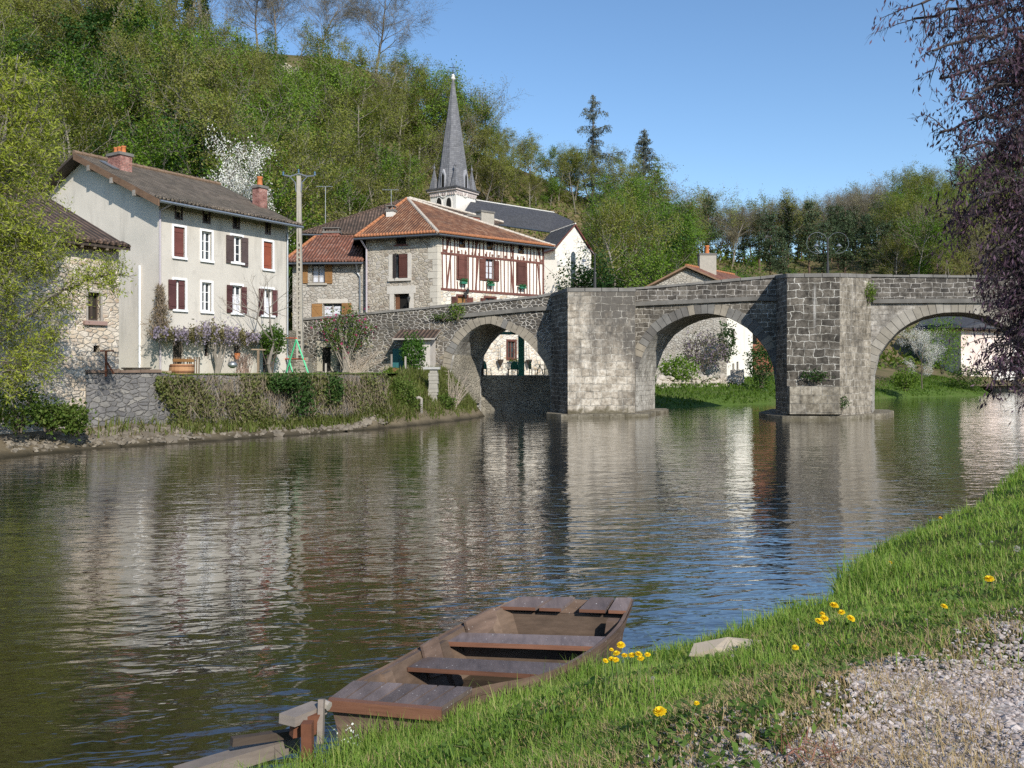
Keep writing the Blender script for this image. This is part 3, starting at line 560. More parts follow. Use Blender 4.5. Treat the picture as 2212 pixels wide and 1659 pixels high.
# ================================================================ buildings
cA = lambda x, y: (.2011 * x, 272.9 + .2011 * y)
cB = lambda x, y: (303.2 + .16449 * x, 454.8 + .16449 * y)
cG = lambda x, y: (272.9 + .1782 * x, 606.4 + .1782 * y)
c5 = lambda x, y: (606.4 + .16449 * x, 412.4 + .16449 * y)
c6 = lambda x, y: (879.3 + .19191 * x, 363.9 + .19191 * y)
cN = lambda x, y: (.2924 * x, 515.5 + .2924 * y)
def rect(pl, f, x0, x1, y0, y1, n=0.0):
    a, b = f(x0, 0)[0], f(x1, 0)[0]; m = (a + b) / 2
    return pl.sx(a, n), pl.sx(b, n), pl.px(m, f(0, y1)[1], n)[1], pl.px(m, f(0, y0)[1], n)[1]
def shutter(pl, parent, s0, s1, z0, z1, n, mat, brace=None, label=None):
    mb = MB(); pl.box(mb, s0, s1, z0, z1, n, n + .035)
    k = max(2, round((s1 - s0) / .14))
    for z in (z0 + (z1 - z0) * .14, z0 + (z1 - z0) * .86): pl.box(mb, s0 + .01, s1 - .01, z - .045, z + .045, n + .035, n + .055)
    if brace: pl.bar(mb, (s0 + .05, z0 + (z1 - z0) * (.14 if brace > 0 else .86)), (s1 - .05, z0 + (z1 - z0) * (.86 if brace > 0 else .14)), .07, n + .036, n + .053)
    return props(mb.build('shutter', mat, parent), label)
def window(pl, parent, r, fmat, border=0, bmat=None, depth=.16, leaves=2, rows=3, pane=True, sill=None, curtain=None, name='window', fw=.05):
    s0, s1, z0, z1 = r; mb = MB()
    if border:
        b = border
        for q in ((s0 - b, s0, z0 - b, z1 + b), (s1, s1 + b, z0 - b, z1 + b), (s0, s1, z1, z1 + b), (s0, s1, z0 - b, z0)): pl.box(mb, *q, -.05, .03, 1)
    d = -depth
    for q in ((s0, s0 + fw, z0, z1), (s1 - fw, s1, z0, z1), (s0 + fw, s1 - fw, z1 - fw, z1), (s0 + fw, s1 - fw, z0, z0 + fw * 1.4)): pl.box(mb, *q, d - .03, d + .03, 0)
    for i in range(1, leaves):
        c = lerp(s0, s1, i / leaves); pl.box(mb, c - fw * .8, c + fw * .8, z0 + fw, z1 - fw, d - .02, d + .035, 0)
    for i in range(1, rows):
        c = lerp(z0, z1, i / rows); pl.box(mb, s0 + fw, s1 - fw, c - .015, c + .015, d - .01, d + .018, 0)
    o = mb.build(name, [fmat, bmat or fmat], parent)
    if pane:
        g = MB(); pl.box(g, s0, s1, z0, z1, d - .06, d - .02); g.build('pane', MT['glass'] if pane is True else pane, o)
    if curtain:
        g = MB(); n = 14
        for i in range(n):
            a, b = lerp(curtain[0], curtain[1], i / n), lerp(curtain[0], curtain[1], (i + 1) / n); pl.box(g, a, b, curtain[2], curtain[3], d - .02, d - .012 + .01 * (i % 2))
        g.build('curtain', MT['curtain'], o)
    if sill:
        g = MB(); pl.box(g, s0 - sill, s1 + sill, z0 - .1 - border * 0, z0, -.05, .10); g.build('sill', bmat or fmat, o)
    return o
def roof(parent, planes, mats, thick=.12, caps=(), ridges=(), name='roof', eave_mat=None, cap_r=.1, pitch=.23, ridge_r=.12):
    mb = MB()
    for pl in planes:
        P = [Vector(p) for p in pl]; n = (P[1] - P[0]).cross(P[2] - P[0]).normalized()
        if n.z < 0: P.reverse(); n = -n
        q = [p - Vector((0, 0, thick)) for p in P]; k = len(P)
        mb.face(P, 0); mb.face(q[::-1], 1)
        for i in range(k): mb.face([q[i], q[(i + 1) % k], P[(i + 1) % k], P[i]], 1)
    o = mb.build(name, [mats[0], mats[1]], parent)
    if caps:
        cb = MB()
        for a, b, up in caps:        # row of half-round tile ends along an eave, up = direction up the slope
            a, b, up = Vector(a), Vector(b), Vector(up).normalized(); L = (b - a).length; k = int(L / pitch); d = (b - a) / L; nn = d.cross(up)
            if nn.z < 0: nn = -nn
            for i in range(k):
                c = a + d * (i + .5) * L / k - up * .06; vs = []; sd = 5
                for t in (0, .42):
                    for j in range(sd + 1):
                        an = math.pi * j / sd; vs.append(c + up * t + d * (-math.cos(an) * cap_r) + nn * (math.sin(an) * cap_r * (1 - .5 * t) + .0))
                fs = [(j, j + 1, j + 2 + sd, j + 1 + sd) for j in range(sd)] + [tuple(range(sd, -1, -1))]; cb.mesh(vs, fs)
        cb.build('eave_tiles', eave_mat or mats[0], o)
    if ridges:
        for pts, m in ridges:
            rb = MB(); pts = [Vector(p) for p in pts]
            for a, b in zip(pts, pts[1:]):
                L = (b - a).length; k = max(1, int(L / .4))
                for i in range(k): rb.tube([a.lerp(b, i / k), a.lerp(b, (i + .96) / k)], [ridge_r * 1.08, ridge_r * .86], 8)
            rb.build('ridge_tiles', m, o)
    return o
def gutter(parent, a, b, r=.07, mat='zinc', drop=None, name='gutter'):
    mb = MB(); mb.tube([a, b], r, 7); g = mb.build(name, MT[mat], parent)
    return g
def pipe(parent, pts, r=.05, mat='zinc', name='downpipe'):
    mb = MB(); mb.tube(pts, r, 7); return mb.build(name, MT[mat] if isinstance(mat, str) else mat, parent)
def chimney(parent, c, ax, wx, wy, z0, z1, mat, pots=(), crown='coping', lid=False):
    c = Vector(c); ax = Vector((ax[0], ax[1], 0)).normalized(); ay = Vector((-ax.y, ax.x, 0)); mb = MB()
    def bx(m, hx, hy, a, b, k=0):
        q = [c - ax * hx - ay * hy, c + ax * hx - ay * hy, c + ax * hx + ay * hy, c - ax * hx + ay * hy]; m.hexa([Vector((p.x, p.y, a)) for p in q], [Vector((p.x, p.y, b)) for p in q], k)
    bx(mb, wx / 2, wy / 2, z0, z1 - .14, 0); bx(mb, wx / 2 + .06, wy / 2 + .06, z1 - .14, z1, 1)
    o = mb.build('chimney', [mat, MT[crown]], parent)
    for k, (t, h, r) in enumerate(pots):
        p = c + ax * t; g = MB(); g.lathe((p.x, p.y, z1), [(r * 1.05, 0), (r * .9, h * .15), (r * .85, h * .8), (r, h * .85), (r, h), (r * .7, h), (r * .7, h * .5)], 12); g.build('chimney_pot', MT['terracotta'], o, smooth=True)
    if lid:
        g = MB()
        for sx in (-1, 1):
            for sy in (-1, 1): p = c + ax * (wx / 2 - .06) * sx + ay * (wy / 2 - .06) * sy; g.box(p.x - .04, p.x + .04, p.y - .04, p.y + .04, z1, z1 + .22)
        bx(g, wx / 2 + .04, wy / 2 + .04, z1 + .22, z1 + .28); g.build('chimney_cap', MT['coping'], o)
    return o
# ---------------- three-storey plastered house
HA = Plane((-16.06, 40), (.53, .85)); hd, hn = HA.d, HA.n; HL, HU = 7.87, 5.62; HZ = lambda u: 10.23 + .444 * (u + .8)
HG = Plane(tuple((HA.o - hn * HU * 2).xy), tuple(hn.xy)); 
house = thing('plaster_house', 'tall pale rendered house with eight white-framed windows and three pots on its brick chimney', 'house', HA.P(0, TZ))
UR = [(437, 582, 215, 612), (803, 935, 275, 655), (1196, 1335, 335, 680), (1615, 1735, 410, 770), (440, 588, 912, 1300), (806, 932, 945, 1325), (1200, 1335, 985, 1345), (1590, 1740, 1030, 1375)]
WR = [rect(HA, cB, *u) for u in UR]
AT = [rect(HA, cB, *u) for u in [(468, 538, 20, 100), (834, 902, 40, 152), (1227, 1290, 85, 225), (1650, 1698, 135, 298)]]
GR = [rect(HA, cG, *u) for u in [(565, 692, 690, 1125), (947, 1000, 740, 915), (1307, 1375, 790, 925), (1655, 1712, 790, 1115)]]
zwt = HZ(0) - .16
wl = MB(); HA.wall(wl, 0, HL, TZ - .1, zwt, WR + AT + GR, .2)
wl.face([HA.P(HL, TZ, 0), HA.P(HL, TZ, -HU * 2), HA.P(HL, zwt, -HU * 2), HA.P(HL, HZ(HU) - .16, -HU), HA.P(HL, zwt, 0)])
wl.face([HA.P(0, TZ, -HU * 2), HA.P(HL, TZ, -HU * 2), HA.P(HL, zwt, -HU * 2), HA.P(0, zwt, -HU * 2)][::-1])
wall_o = wl.build('facade_wall', MT['plaster'], house)
g = MB(); g.face([HA.P(0, TZ - .1, -HU * 2), HA.P(0, TZ - .1, 0), HA.P(0, zwt, 0), HA.P(0, HZ(HU) - .16, -HU), HA.P(0, zwt, -HU * 2)]); g.build('gable_wall', MT['gable_plaster'], house)
WH = MT['white_paint']; BD = .10
st = [('closed', 'shutter_red'), ('glass', None), ('open', 'shutter_brown'), ('closed', 'shutter_rust'), ('half', 'shutter_wine'), ('glass', None), ('open', 'shutter_wine'), ('open', 'shutter_wine')]
SHX = {2: [(1130, 1226, 325, 690), (1330, 1415, 357, 733)], 6: [(1138, 1208, 978, 1340), (1330, 1397, 1003, 1355)], 7: [(1558, 1620, 1025, 1382), (1738, 1800, 1045, 1388)], 4: [(370, 470, 908, 1298)]}
for i, (r, (k, m)) in enumerate(zip(WR, st)):
    if k == 'closed':
        o = window(HA, house, r, WH, BD, WH, pane=False, sill=.1, leaves=1, rows=1); shutter(HA, o, r[0] + .02, r[1] - .02, r[2] + .04, r[3] - .02, -.09, MT[m], label='rust red closed shutter' if i == 3 else 'dark red closed shutter')
    else:
        cur = (r[0] + .03, r[1] - .05, r[2] + .05, lerp(r[2], r[3], .66)) if i in (6, 7) else None
        o = window(HA, house, r, WH, BD, WH, pane=True, sill=.1, rows=3, curtain=cur, fw=.055)
        for u in SHX.get(i, []):
            q = rect(HA, cB, *u, n=.06); shutter(HA, o, q[0], q[1], q[2], q[3], .045, MT[m], brace=1 if i == 2 else None)
        if i == 4: q = rect(HA, cB, 512, 586, 920, 1300); shutter(HA, o, q[0], q[1], r[2] + .02, r[3] - .02, -.07, MT[m], label='half open shutter leaf swung into the opening')
for r in AT: window(HA, house, (r[0], r[1], r[2], min(r[3] + .25, zwt - .05)), MT['shutter_brown'], .07, MT['shutter_brown'], .14, 1, 1, name='attic_window')
for i, r in enumerate(GR):
    if i in (0, 3):
        d_ = MB(); HA.box(d_, r[0], r[1], r[2], r[3], -.2, -.15); [HA.box(d_, lerp(r[0], r[1], q) - .02, lerp(r[0], r[1], q) + .02, r[2], r[3], -.15, -.14) for q in (.25, .5, .75)]; d_.build('door', MT['dark_wood'], house)
    else: window(HA, house, r, MT['dark_wood'], 0, None, .15, 1, 2, name='cellar_window')
E_ = lambda s, u, dz=0: HA.P(s, HZ(u) + dz, -u)
sl_, sr_ = -.62, 8.12
rf = roof(house, [[E_(sl_, -.8), E_(sr_, -.8), E_(sr_, HU), E_(sl_, HU)], [HA.P(sl_, HZ(HU), -HU), HA.P(sr_, HZ(HU), -HU), HA.P(sr_, HZ(-.8), -2 * HU - .8), HA.P(sl_, HZ(-.8), -2 * HU - .8)]], [MT['tile_grey'], MT['dark_wood']], .14,
          caps=[(E_(sl_, -.8, .02), E_(sr_, -.8, .02), E_(0, 1) - E_(0, 0))], ridges=[([E_(sl_, HU, .03), E_(sr_, HU, .03)], m_plain('ridge_brown', (.20, .135, .09), .9, .4, 5))], cap_r=.085)
fb = MB()
for u0, u1 in ((-.85, HU), ):
    a, b = E_(sl_ - .03, u0, -.02), E_(sl_ - .03, u1, -.02); fb.hexa([a - Vector((0, 0, .3)), a - Vector((0, 0, .3)) + hd * .06, b - Vector((0, 0, .3)) + hd * .06, b - Vector((0, 0, .3))], [a, a + hd * .06, b + hd * .06, b])
fb.build('rake_board', MT['fascia'], house)
for u in (.9, 2.6, 4.4): 
    b = MB(); b.bar(E_(-.66, u, -.33), E_(.1, u, -.33), .22, .26); b.build('purlin_end', MT['grey_wood'], house)
gutter(house, E_(sl_ + .05, -.86, -.08), E_(sr_, -.86, -.08))
pipe(house, [E_(.05, -.86, -.1), HA.P(.02, HZ(0) - .75, .06), HA.P(.02, 7.0, .06), HA.P(.03, TZ, .06)], .05, 'pipe_grey')
pipe(house, [E_(HL - .1, -.86, -.1), HA.P(HL - .08, HZ(0) - .75, .06), HA.P(HL - .08, 6.0, .06), HA.P(HL - .08, TZ, .06)], .05, 'zinc')
hp = HG.px(304.6, 574); pipe(house, [HG.P(hp[0], hp[1], .07), HG.P(hp[0], TZ, .07)], .055, 'white_paint', 'vent_pipe')
cc_ = HA.P(.95, 0, -4.3); chimney(house, cc_, -hn, .98, .66, 11.6, 13.18, MT['brick_pink'], [(-.3, .34, .125), (0, .34, .125), (.3, .34, .125)])
cc_ = HA.P(7.75, 0, -2.0); chimney(house, cc_, hd, .55, .55, 10.9, 12.55, MT['brick_pink'], [(0, .5, .16)])
fl = MB(); fl.bar(E_(.38, 4.85, .05), E_(.38, 3.7, .05), .3, .05); fl.build('roof_flashing', MT['zinc'], house)
# ---------------- stone barn at the left edge
BN = Plane((-14.3, 32), (.53, .85)); bz = 7.07
barn = thing('stone_barn', 'old rubble stone barn with brown tiled roof standing on the river bank behind the willow', 'barn', BN.P(-4, TZ))
bw = [rect(BN, cN, 648, 742, 398, 605), rect(BN, cN, 690, 738, 790, 840), rect(BN, cN, 145, 200, 960, 1030)]
b = MB(); BN.wall(b, -16, 0, 2.4, bz + .12, bw[:1] + bw[1:2], .25); BN.wall(b, -16, -1.29, -.3, 2.4, [], .2); b.face([BN.P(-1.29, -.3), BN.P(-1.29, -.3, -1.5), BN.P(-1.29, 2.4, -1.5), BN.P(-1.29, 2.4)])
b.face([BN.P(0, 2.4, 0), BN.P(0, 2.4, -9), BN.P(0, bz + .1, -9), BN.P(0, bz + 2.3, -4.6), BN.P(0, bz + .1, 0)]); b.face([BN.P(-16, 0, -9), BN.P(-16, 0, 0), BN.P(-16, bz, 0), BN.P(-16, bz + 2.3, -4.6), BN.P(-16, bz, -9)])
b.build('barn_wall', MT['pale_rubble'], barn)
BE = lambda s, u, dz=0: BN.P(s, bz + .45 * (u + .5) + dz, -u)
roof(barn, [[BE(-16.4, -.5), BE(.12, -.5), BE(.12, 4.8), BE(-16.4, 4.8)], [BE(-16.4, 4.8), BE(.12, 4.8), BN.P(.12, bz, -10.1), BN.P(-16.4, bz, -10.1)]], [MT['tile_brown'], MT['dark_wood']], .13, caps=[(BE(-16.4, -.5, .02), BE(.12, -.5, .02), BE(0, 1) - BE(0, 0))], ridges=[([BE(-16.4, 4.8), BE(.12, 4.8)], MT['tile_brown'])])
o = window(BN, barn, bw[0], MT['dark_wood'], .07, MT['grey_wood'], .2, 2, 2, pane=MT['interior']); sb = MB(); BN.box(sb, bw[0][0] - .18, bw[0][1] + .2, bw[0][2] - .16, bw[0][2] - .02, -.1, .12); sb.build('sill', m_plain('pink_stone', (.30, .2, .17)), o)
d_ = MB(); BN.box(d_, bw[1][0], bw[1][1], bw[1][2], bw[1][3], -.3, -.26); d_.build('vent_hole', MT['dark'], barn)
d_ = MB(); BN.box(d_, bw[2][0], bw[2][1], bw[2][2], bw[2][3], -.1, .004); d_.build('vent_hole', MT['dark'], barn)
for k in range(26): pass
rt = MB()
for k in range(34): a = -15.8 + k * .47; rt.bar(BE(a, -.48, -.16), BE(a, .05, -.16), .09, .12)
rt.build('rafter_ends', m_wood('pale_rafter', (.35, .28, .2)), barn)
# ---------------- garden retaining wall
GW = Plane((-14.98, 30.9), (.688, .725)); GWL = 13.2
gw = thing('garden_wall', 'long rubble retaining wall below the garden, partly bare grey stone beside the barn', 'wall', GW.P(2, .3))
b = MB(); k = 26; rg = random.Random(5); tops = [interp(GWL * i_ / k, [(2.6, 2.54), (3.6, 2.39), (13, 2.37)]) + rg.uniform(-.04, .05) for i_ in range(k + 1)]
for i in range(k):
    a, c = GWL * i / k, GWL * (i + 1) / k; b.face([GW.P(a, -.2, .15), GW.P(c, -.2, .15), GW.P(c, tops[i + 1], 0), GW.P(a, tops[i], 0)]); b.face([GW.P(a, tops[i], 0), GW.P(c, tops[i + 1], 0), GW.P(c, tops[i + 1], -.45), GW.P(a, tops[i], -.45)])
b.build('wall_face', MT['quay_rubble'], gw)
b = MB(); s = 0
while s < 2.7: e = s + rg.uniform(.35, .8); GW.box(b, s, e - .02, 2.53, 2.62 + rg.uniform(0, .05), -.4, .07); s = e
b.build('wall_coping', m_plain('coping_red', (.17, .12, .09), .9, .4, 3), gw)
# ---------------- timber-framed inn
C0 = Vector((-5.1, 60, 0)); TL = Plane((-10.27, 61.87), (.94, -.34)); TR = Plane((-5.1, 60), (.769, .639)); TLL = 5.5; TRL = 9.75; EZ = 11.95
inn = thing('timber_framed_inn', 'large house with red half-timbered front, stone side and orange tiled hip roof behind the bridge', 'house', (-5.1, 60, 5.0))
th = [rect(TL, c5, 1468, 1668, 828, 1150), rect(TL, c5, 1505, 1645, 600, 705), rect(TL, c5, 1490, 1688, 1350, 1620)]
b = MB(); TL.wall(b, 0, TLL, 4.6, EZ, th, .3); b.build('stone_wall', MT['house_rubble'], inn)
cq = MB(); rg = random.Random(9); z = 4.7
while z < EZ - .3:
    h = rg.uniform(.32, .5); w_ = rg.choice((.35, .7, .55)); TL.box(cq, TLL - w_, TLL + .01, z + .01, z + h - .01, -.05, .02); TR.box(cq, -.02, rg.uniform(.3, .5), z + .01, z + h - .01, -.05, .02); z += h
cq.build('quoins', m_plain('quoin_stone', (.48, .44, .37), .9, .25, 2.5), inn)
qd = MB(); r = th[2]; TL.box(qd, r[0] - .35, r[0], r[2], r[3], -.1, .03); TL.box(qd, r[1], r[1] + .35, r[2], r[3], -.1, .03); TL.box(qd, r[0] - .55, r[1] + .5, r[3], r[3] + .55, -.1, .035)
r = th[0]; TL.box(qd, r[0] - .3, r[0], r[2], r[3], -.05, .025); TL.box(qd, r[1], r[1] + .3, r[2], r[3], -.05, .025); TL.box(qd, r[0] - .3, r[1] + .3, r[2] - .18, r[2], -.05, .14); qd.build('stone_surround', m_plain('granite_trim', (.52, .48, .42), .9, .2, 3), inn)
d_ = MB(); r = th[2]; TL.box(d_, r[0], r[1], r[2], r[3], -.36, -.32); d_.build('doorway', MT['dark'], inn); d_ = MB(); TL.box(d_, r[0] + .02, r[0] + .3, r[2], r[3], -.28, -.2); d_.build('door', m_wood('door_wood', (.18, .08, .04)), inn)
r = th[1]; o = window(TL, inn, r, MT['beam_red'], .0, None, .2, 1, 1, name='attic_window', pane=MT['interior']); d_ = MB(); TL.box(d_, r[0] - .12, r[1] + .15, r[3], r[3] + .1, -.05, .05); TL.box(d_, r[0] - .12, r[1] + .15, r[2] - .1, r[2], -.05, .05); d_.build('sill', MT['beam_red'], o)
r = th[0]; o = window(TL, inn, r, MT['white_paint'], 0, None, .18, 2, 1); m_ = lerp(r[0], r[1], .42); shutter(TL, o, m_, r[1] - .02, r[2] + .05, r[3], -.05, MT['beam_red']); q = MB(); q.hexa([TL.P(r[0], r[2], .0), TL.P(r[0] + .04, r[2], .02), TL.P(m_ - .05, r[2], .32), TL.P(m_ - .1, r[2], .3)], [TL.P(r[0], r[3], .0), TL.P(r[0] + .04, r[3], .02), TL.P(m_ - .05, r[3], .32), TL.P(m_ - .1, r[3], .3)]); q.build('shutter', MT['shutter_brown'], o)
# half-timbered front
tw_ = [rect(TR, c6, 570, 662, 985, 1238), rect(TR, c6, 885, 975, 1022, 1250), rect(TR, c6, 1240, 1325, 1062, 1300)]; ta = [rect(TR, c6, 590, 643, 790, 880), rect(TR, c6, 905, 955, 810, 905), rect(TR, c6, 1258, 1305, 860, 950)]
tg_ = [rect(TR, c6, 570, 672, 1440, 1540), rect(TR, c6, 880, 990, 1460, 1560)]; tb_ = [rect(TR, lambda x, y: (879.3 + .16449 * x, 667.1 + .16449 * y), 1322, 1418, 428, 650)]
zb = TR.px(*c6(390, 1357))[1]; zm = TR.px(*c6(390, 952))[1]
b = MB(); TR.wall(b, 0, TRL, zb, EZ, tw_ + ta, .2); b.build('infill_wall', MT['cream_wall'], inn)
b = MB(); TR.wall(b, 0, TRL, 2.0, zb, tg_ + tb_, .25); b.face([TR.P(TRL, 2, 0), TR.P(TRL, 2, -7), TR.P(TRL, EZ, -7), TR.P(TRL, EZ, 0)]); b.build('lower_wall', MT['cream_rubble'], inn)
fr = MB(); sT0 = TR.sx(c6(395, 0)[0])
def studs(z0, z1, holes, n, seed):
    rg = random.Random(seed)
    for i in range(n + 1):
        s = lerp(sT0 + .05, TRL - .07, i / n) + rg.uniform(-.05, .05); w_ = rg.uniform(.06, .11); parts = [(z0, z1)]
        for h in holes:
            if h[0] - .17 < s < h[1] + .17: parts = [(h[3] + .12, z1), (z0, h[2] - .22)]
        for a, c in parts:
            if c - a > .15: TR.bar(fr, (s + rg.uniform(-.04, .04), a), (s + rg.uniform(-.04, .04), c), w_, -.03, .022 + rg.uniform(0, .004))
studs(zb + .08, zm - .08, tw_, 29, 1); studs(zm + .08, EZ, ta, 29, 2)
for x0, x1, lo in ((445, 490, 1), (770, 800, 1), (1195, 1165, 1), (1500, 1470, 1), (440, 480, 0), (760, 800, 0), (1195, 1165, 0), (1500, 1465, 0)):
    a, c = TR.sx(c6(x0, 0)[0]), TR.sx(c6(x1, 0)[0]); TR.bar(fr, (a, (zb if lo else zm) + .08), (c, (zm if lo else EZ) - .08), .13, -.03, .03)
for z, w_ in ((zb, .17), (zm, .15), (EZ - .08, .16)): TR.bar(fr, (sT0 - .12, z), (TRL - .01, z), w_, -.03, .04)
for i in range(16): s = lerp(sT0 + .2, TRL - .2, i / 15); TR.box(fr, s - .07, s + .07, zm + .12, zm + .27, -.03, .05)
TR.bar(fr, (TRL - .08, zb), (TRL - .08, EZ), .16, -.03, .035); fr.build('timber_frame', MT['beam_red'], inn)
for i, r in enumerate(tw_):
    o = window(TR, inn, r, MT['beam_red'], .13, MT['beam_red'], .15, 2, 3, sill=.12, curtain=(r[0] + .05, r[1] - .05, r[2] + .1, r[3] - .15) if i == 1 else None)
    if i == 1:
        for u in ((820, 883, 1017, 1257), (990, 1035, 1040, 1270)): q = rect(TR, c6, *u, n=.06); shutter(TR, o, q[0], q[1], q[2], q[3], .05, MT['beam_red'], brace=1)
    else: shutter(TR, o, r[0] + .03, r[1] - .14, r[2] + .02, r[3], .03, MT['beam_red']); shutter(TR, o, r[1] - .12, r[1] + .08, r[2] + .02, r[3] - .03, .035, MT['beam_red'])
for i, u in enumerate(((603, 665, 1265, 1300), (912, 972, 1290, 1322), (1265, 1330, 1325, 1352))):
    q = rect(TR, c6, *u, n=.2); w_ = ['below the closed left shutter', 'below the open middle window', 'below the closed right shutter'][i]
    fbx = thing('flower_box', f'green flower box {w_} of the half-timbered front', 'flower box', TR.P(q[0], q[2], .15), 'flower boxes on the half-timbered house'); b = MB(); TR.box(b, q[0], q[1], q[2], q[3] - .06, .12, .36); b.build('trough', MT['green_paint'], fbx)
    FLOWERBOX = globals().setdefault('FLOWERBOX', []); FLOWERBOX.append((fbx, TR, q))
for r in ta: o = window(TR, inn, r, MT['beam_red'], .07, MT['beam_red'], .12, 1, 1, name='attic_window'); q = MB(); TR.box(q, r[0], r[1], r[2], lerp(r[2], r[3], .3), -.1, -.06); q.build('inner_sill', MT['ochre_wood'], o)
o = window(TR, inn, tg_[0], MT['beam_red'], .14, MT['beam_red'], .15, 1, 1, pane=MT['ochre_wood'])
for u in ((500, 562, 1440, 1525), (685, 742, 1452, 1515)): q = rect(TR, c6, *u, n=.05); shutter(TR, o, q[0], q[1], q[2] - .4, q[3], .04, MT['beam_red'], brace=1)
o = window(TR, inn, tg_[1], MT['beam_red'], .14, MT['beam_red'], .15, 2, 1); q = rect(TR, c6, 828, 876, 1458, 1500, n=.05); shutter(TR, o, q[0], q[1], q[2] - .4, q[3], .04, MT['beam_red'])
o = window(TR, inn, tb_[0], MT['beam_red'], .15, MT['beam_red'], .15, 2, 3, name='basement_window')
_sol = lambda c, n1, n2, d: c + (lambda k: Vector((k[0], k[1], 0)))(np.linalg.solve(np.array([[n1.x, n1.y], [n2.x, n2.y]]), np.array([d, d])))
eC = _sol(C0, TL.n, TR.n, .65); eC.z = EZ - .1; eL = TL.P(-.55, EZ - .1, .65); eR = TR.P(TRL + .55, EZ - .1, .65); aP = W(880, 428, 67.0); eB = Vector((-5.5, 74.5, EZ)); eB2 = Vector((-13.5, 73, EZ)); eR2 = TR.P(TRL + .55, EZ - .1, -8.5)
rf = roof(inn, [[eL, eC, aP], [eC, eR, aP], [eR, eR2, aP], [eB2, eL, aP], [eR2, eB2, aP]], [MT['tile_orange'], MT['dark_wood']], .14, caps=[(eL, eC, aP - (eL + eC) / 2), (eC, eR, (lambda d: d)(aP - eC - (eR - eC).normalized() * (aP - eC).dot((eR - eC).normalized())))], ridges=[([eC, aP], MT['tile_mortar']), ([eR, aP], MT['tile_mortar']), ([eL, aP], MT['tile_end'])], eave_mat=MT['tile_end'], cap_r=.095)
gutter(inn, eL + Vector((0, 0, -.16)) + TL.n * .08, eC + Vector((0, 0, -.16)) + TL.n * .08, .075, 'dark_zinc'); gutter(inn, eC + Vector((0, 0, -.16)) + TR.n * .08, eR + Vector((0, 0, -.16)) + TR.n * .08, .075, 'dark_zinc')
pipe(inn, [eL + TL.d * .5 + Vector((0, 0, -.2)), TL.P(.1, EZ - .9, .1), TL.P(.1, 4.8, .1)], .07, 'pipe_grey')
p = W(845, 455, 64.2); chimney(inn, (p.x, p.y, 0), (.9, -.3), .55, .55, 12.6, 14.25, MT['lime_wall'], lid=True)
p = W(1017, 470, 69.5); chimney(inn, (p.x, p.y, 0), (.77, .64), 1.25, .7, 12.0, 14.75, MT['brick_red'])
p = W(1048, 470, 70.8); chimney(inn, (p.x, p.y, 0), (.77, .64), 1.3, .7, 12.0, 15.3, MT['concrete'])
# wall lanterns, hanging pots
def lantern(pl, px, label):
    s, z = pl.px(*px); t = thing('wall_lantern', label, 'lantern', pl.P(s, z)); b = MB(); b.tube([pl.P(s, z, 0), pl.P(s, z + .12, .2), pl.P(s, z + .05, .3)], .018, 5); b.build('bracket', MT['iron'], t)
    b = MB(); c = pl.P(s, z, .3); b.lathe((c.x, c.y, c.z - .35), [(.05, 0), (.11, .28), (.13, .3), (.02, .42)], 6); b.build('lamp_glass', MT['iron'], t)
lantern(TR, c6(655, 1362), 'black iron lantern over the shuttered ground floor window of the inn'); lantern(TR, c6(628, 1400), 'small dark iron lamp hanging just above the boarded window frame of the inn')
lantern(TL, c5(1705, 1405), 'black lamp on the stone wall beside the open doorway')
# ---------------- brown-roofed house behind the inn
rh = thing('rear_house', 'house behind the inn showing only its long brown tiled roof', 'house', W(760, 790, 74))
a_, b_, t_ = W(650, 503, 70), W(835, 509, 70), W(884, 427, 77); r1, r2 = W(1088, 480, 78), W(960, 500, 72)
roof(rh, [[a_, b_, t_], [b_, r2, t_], [r2, r1, t_], [W(652, 500, 84), a_, t_], [r1, W(652, 500, 84), t_]], [MT['tile_brown'], MT['dark_wood']], .15, caps=[(a_, b_, t_ - (a_ + b_) / 2)], ridges=[([a_, t_], MT['tile_brown']), ([t_, r1], MT['tile_mortar'])], pitch=.27, cap_r=.11)
b = MB(); q = [W(665, 500, 70.8), W(835, 500, 70.8), W(955, 500, 72.7), W(1060, 500, 77), W(680, 500, 82)]; b.prism([(p.x, p.y, 4.8) for p in q], (0, 0, a_.z - 4.9)); b.build('house_wall', MT['annex_rubble'], rh, recalc=True); gutter(rh, a_ + Vector((0, -.1, -.15)), b_ + Vector((0, -.1, -.15)), .08, 'dark_zinc')
# ---------------- low annex left of the inn
AX = Plane((W(632, 795, 62.6).x, 62.6), (1, -.06)); AL = AX.sx(789); ax = thing('stone_annex', 'low rubble stone cottage with red tiled hip roof and ochre shutters joined to the inn', 'house', AX.P(2, 5)); AZ = 10.25
aw = [rect(AX, c5, 408, 575, 945, 1212), rect(AX, c5, 557, 800, 1475, 1690)]
b = MB(); AX.wall(b, 0, AL, 4.4, AZ, aw, .3); b.face([AX.P(0, 4.4, -7), AX.P(0, 4.4, 0), AX.P(0, AZ, 0), AX.P(0, AZ, -7)]); b.build('cottage_wall', MT['annex_rubble'], ax)
q1, q2 = AX.P(-.55, AZ - .05, .6), AX.P(AL + .0, AZ - .05, .6); t1, t2 = W(681, 511, 66.5), W(781, 511, 66.3)
roof(ax, [[q1, q2, t2, t1], [AX.P(-.55, AZ, -8), q1, t1], [t1, t2, AX.P(AL, AZ, -8), AX.P(-.55, AZ, -8)]], [MT['tile_red'], MT['dark_wood']], .14, caps=[(q1, q2, t1 - q1 - AX.d * (t1 - q1).dot(AX.d))], ridges=[([q1, t1], MT['tile_end']), ([t1, t2], MT['tile_red'])], eave_mat=MT['tile_red'])
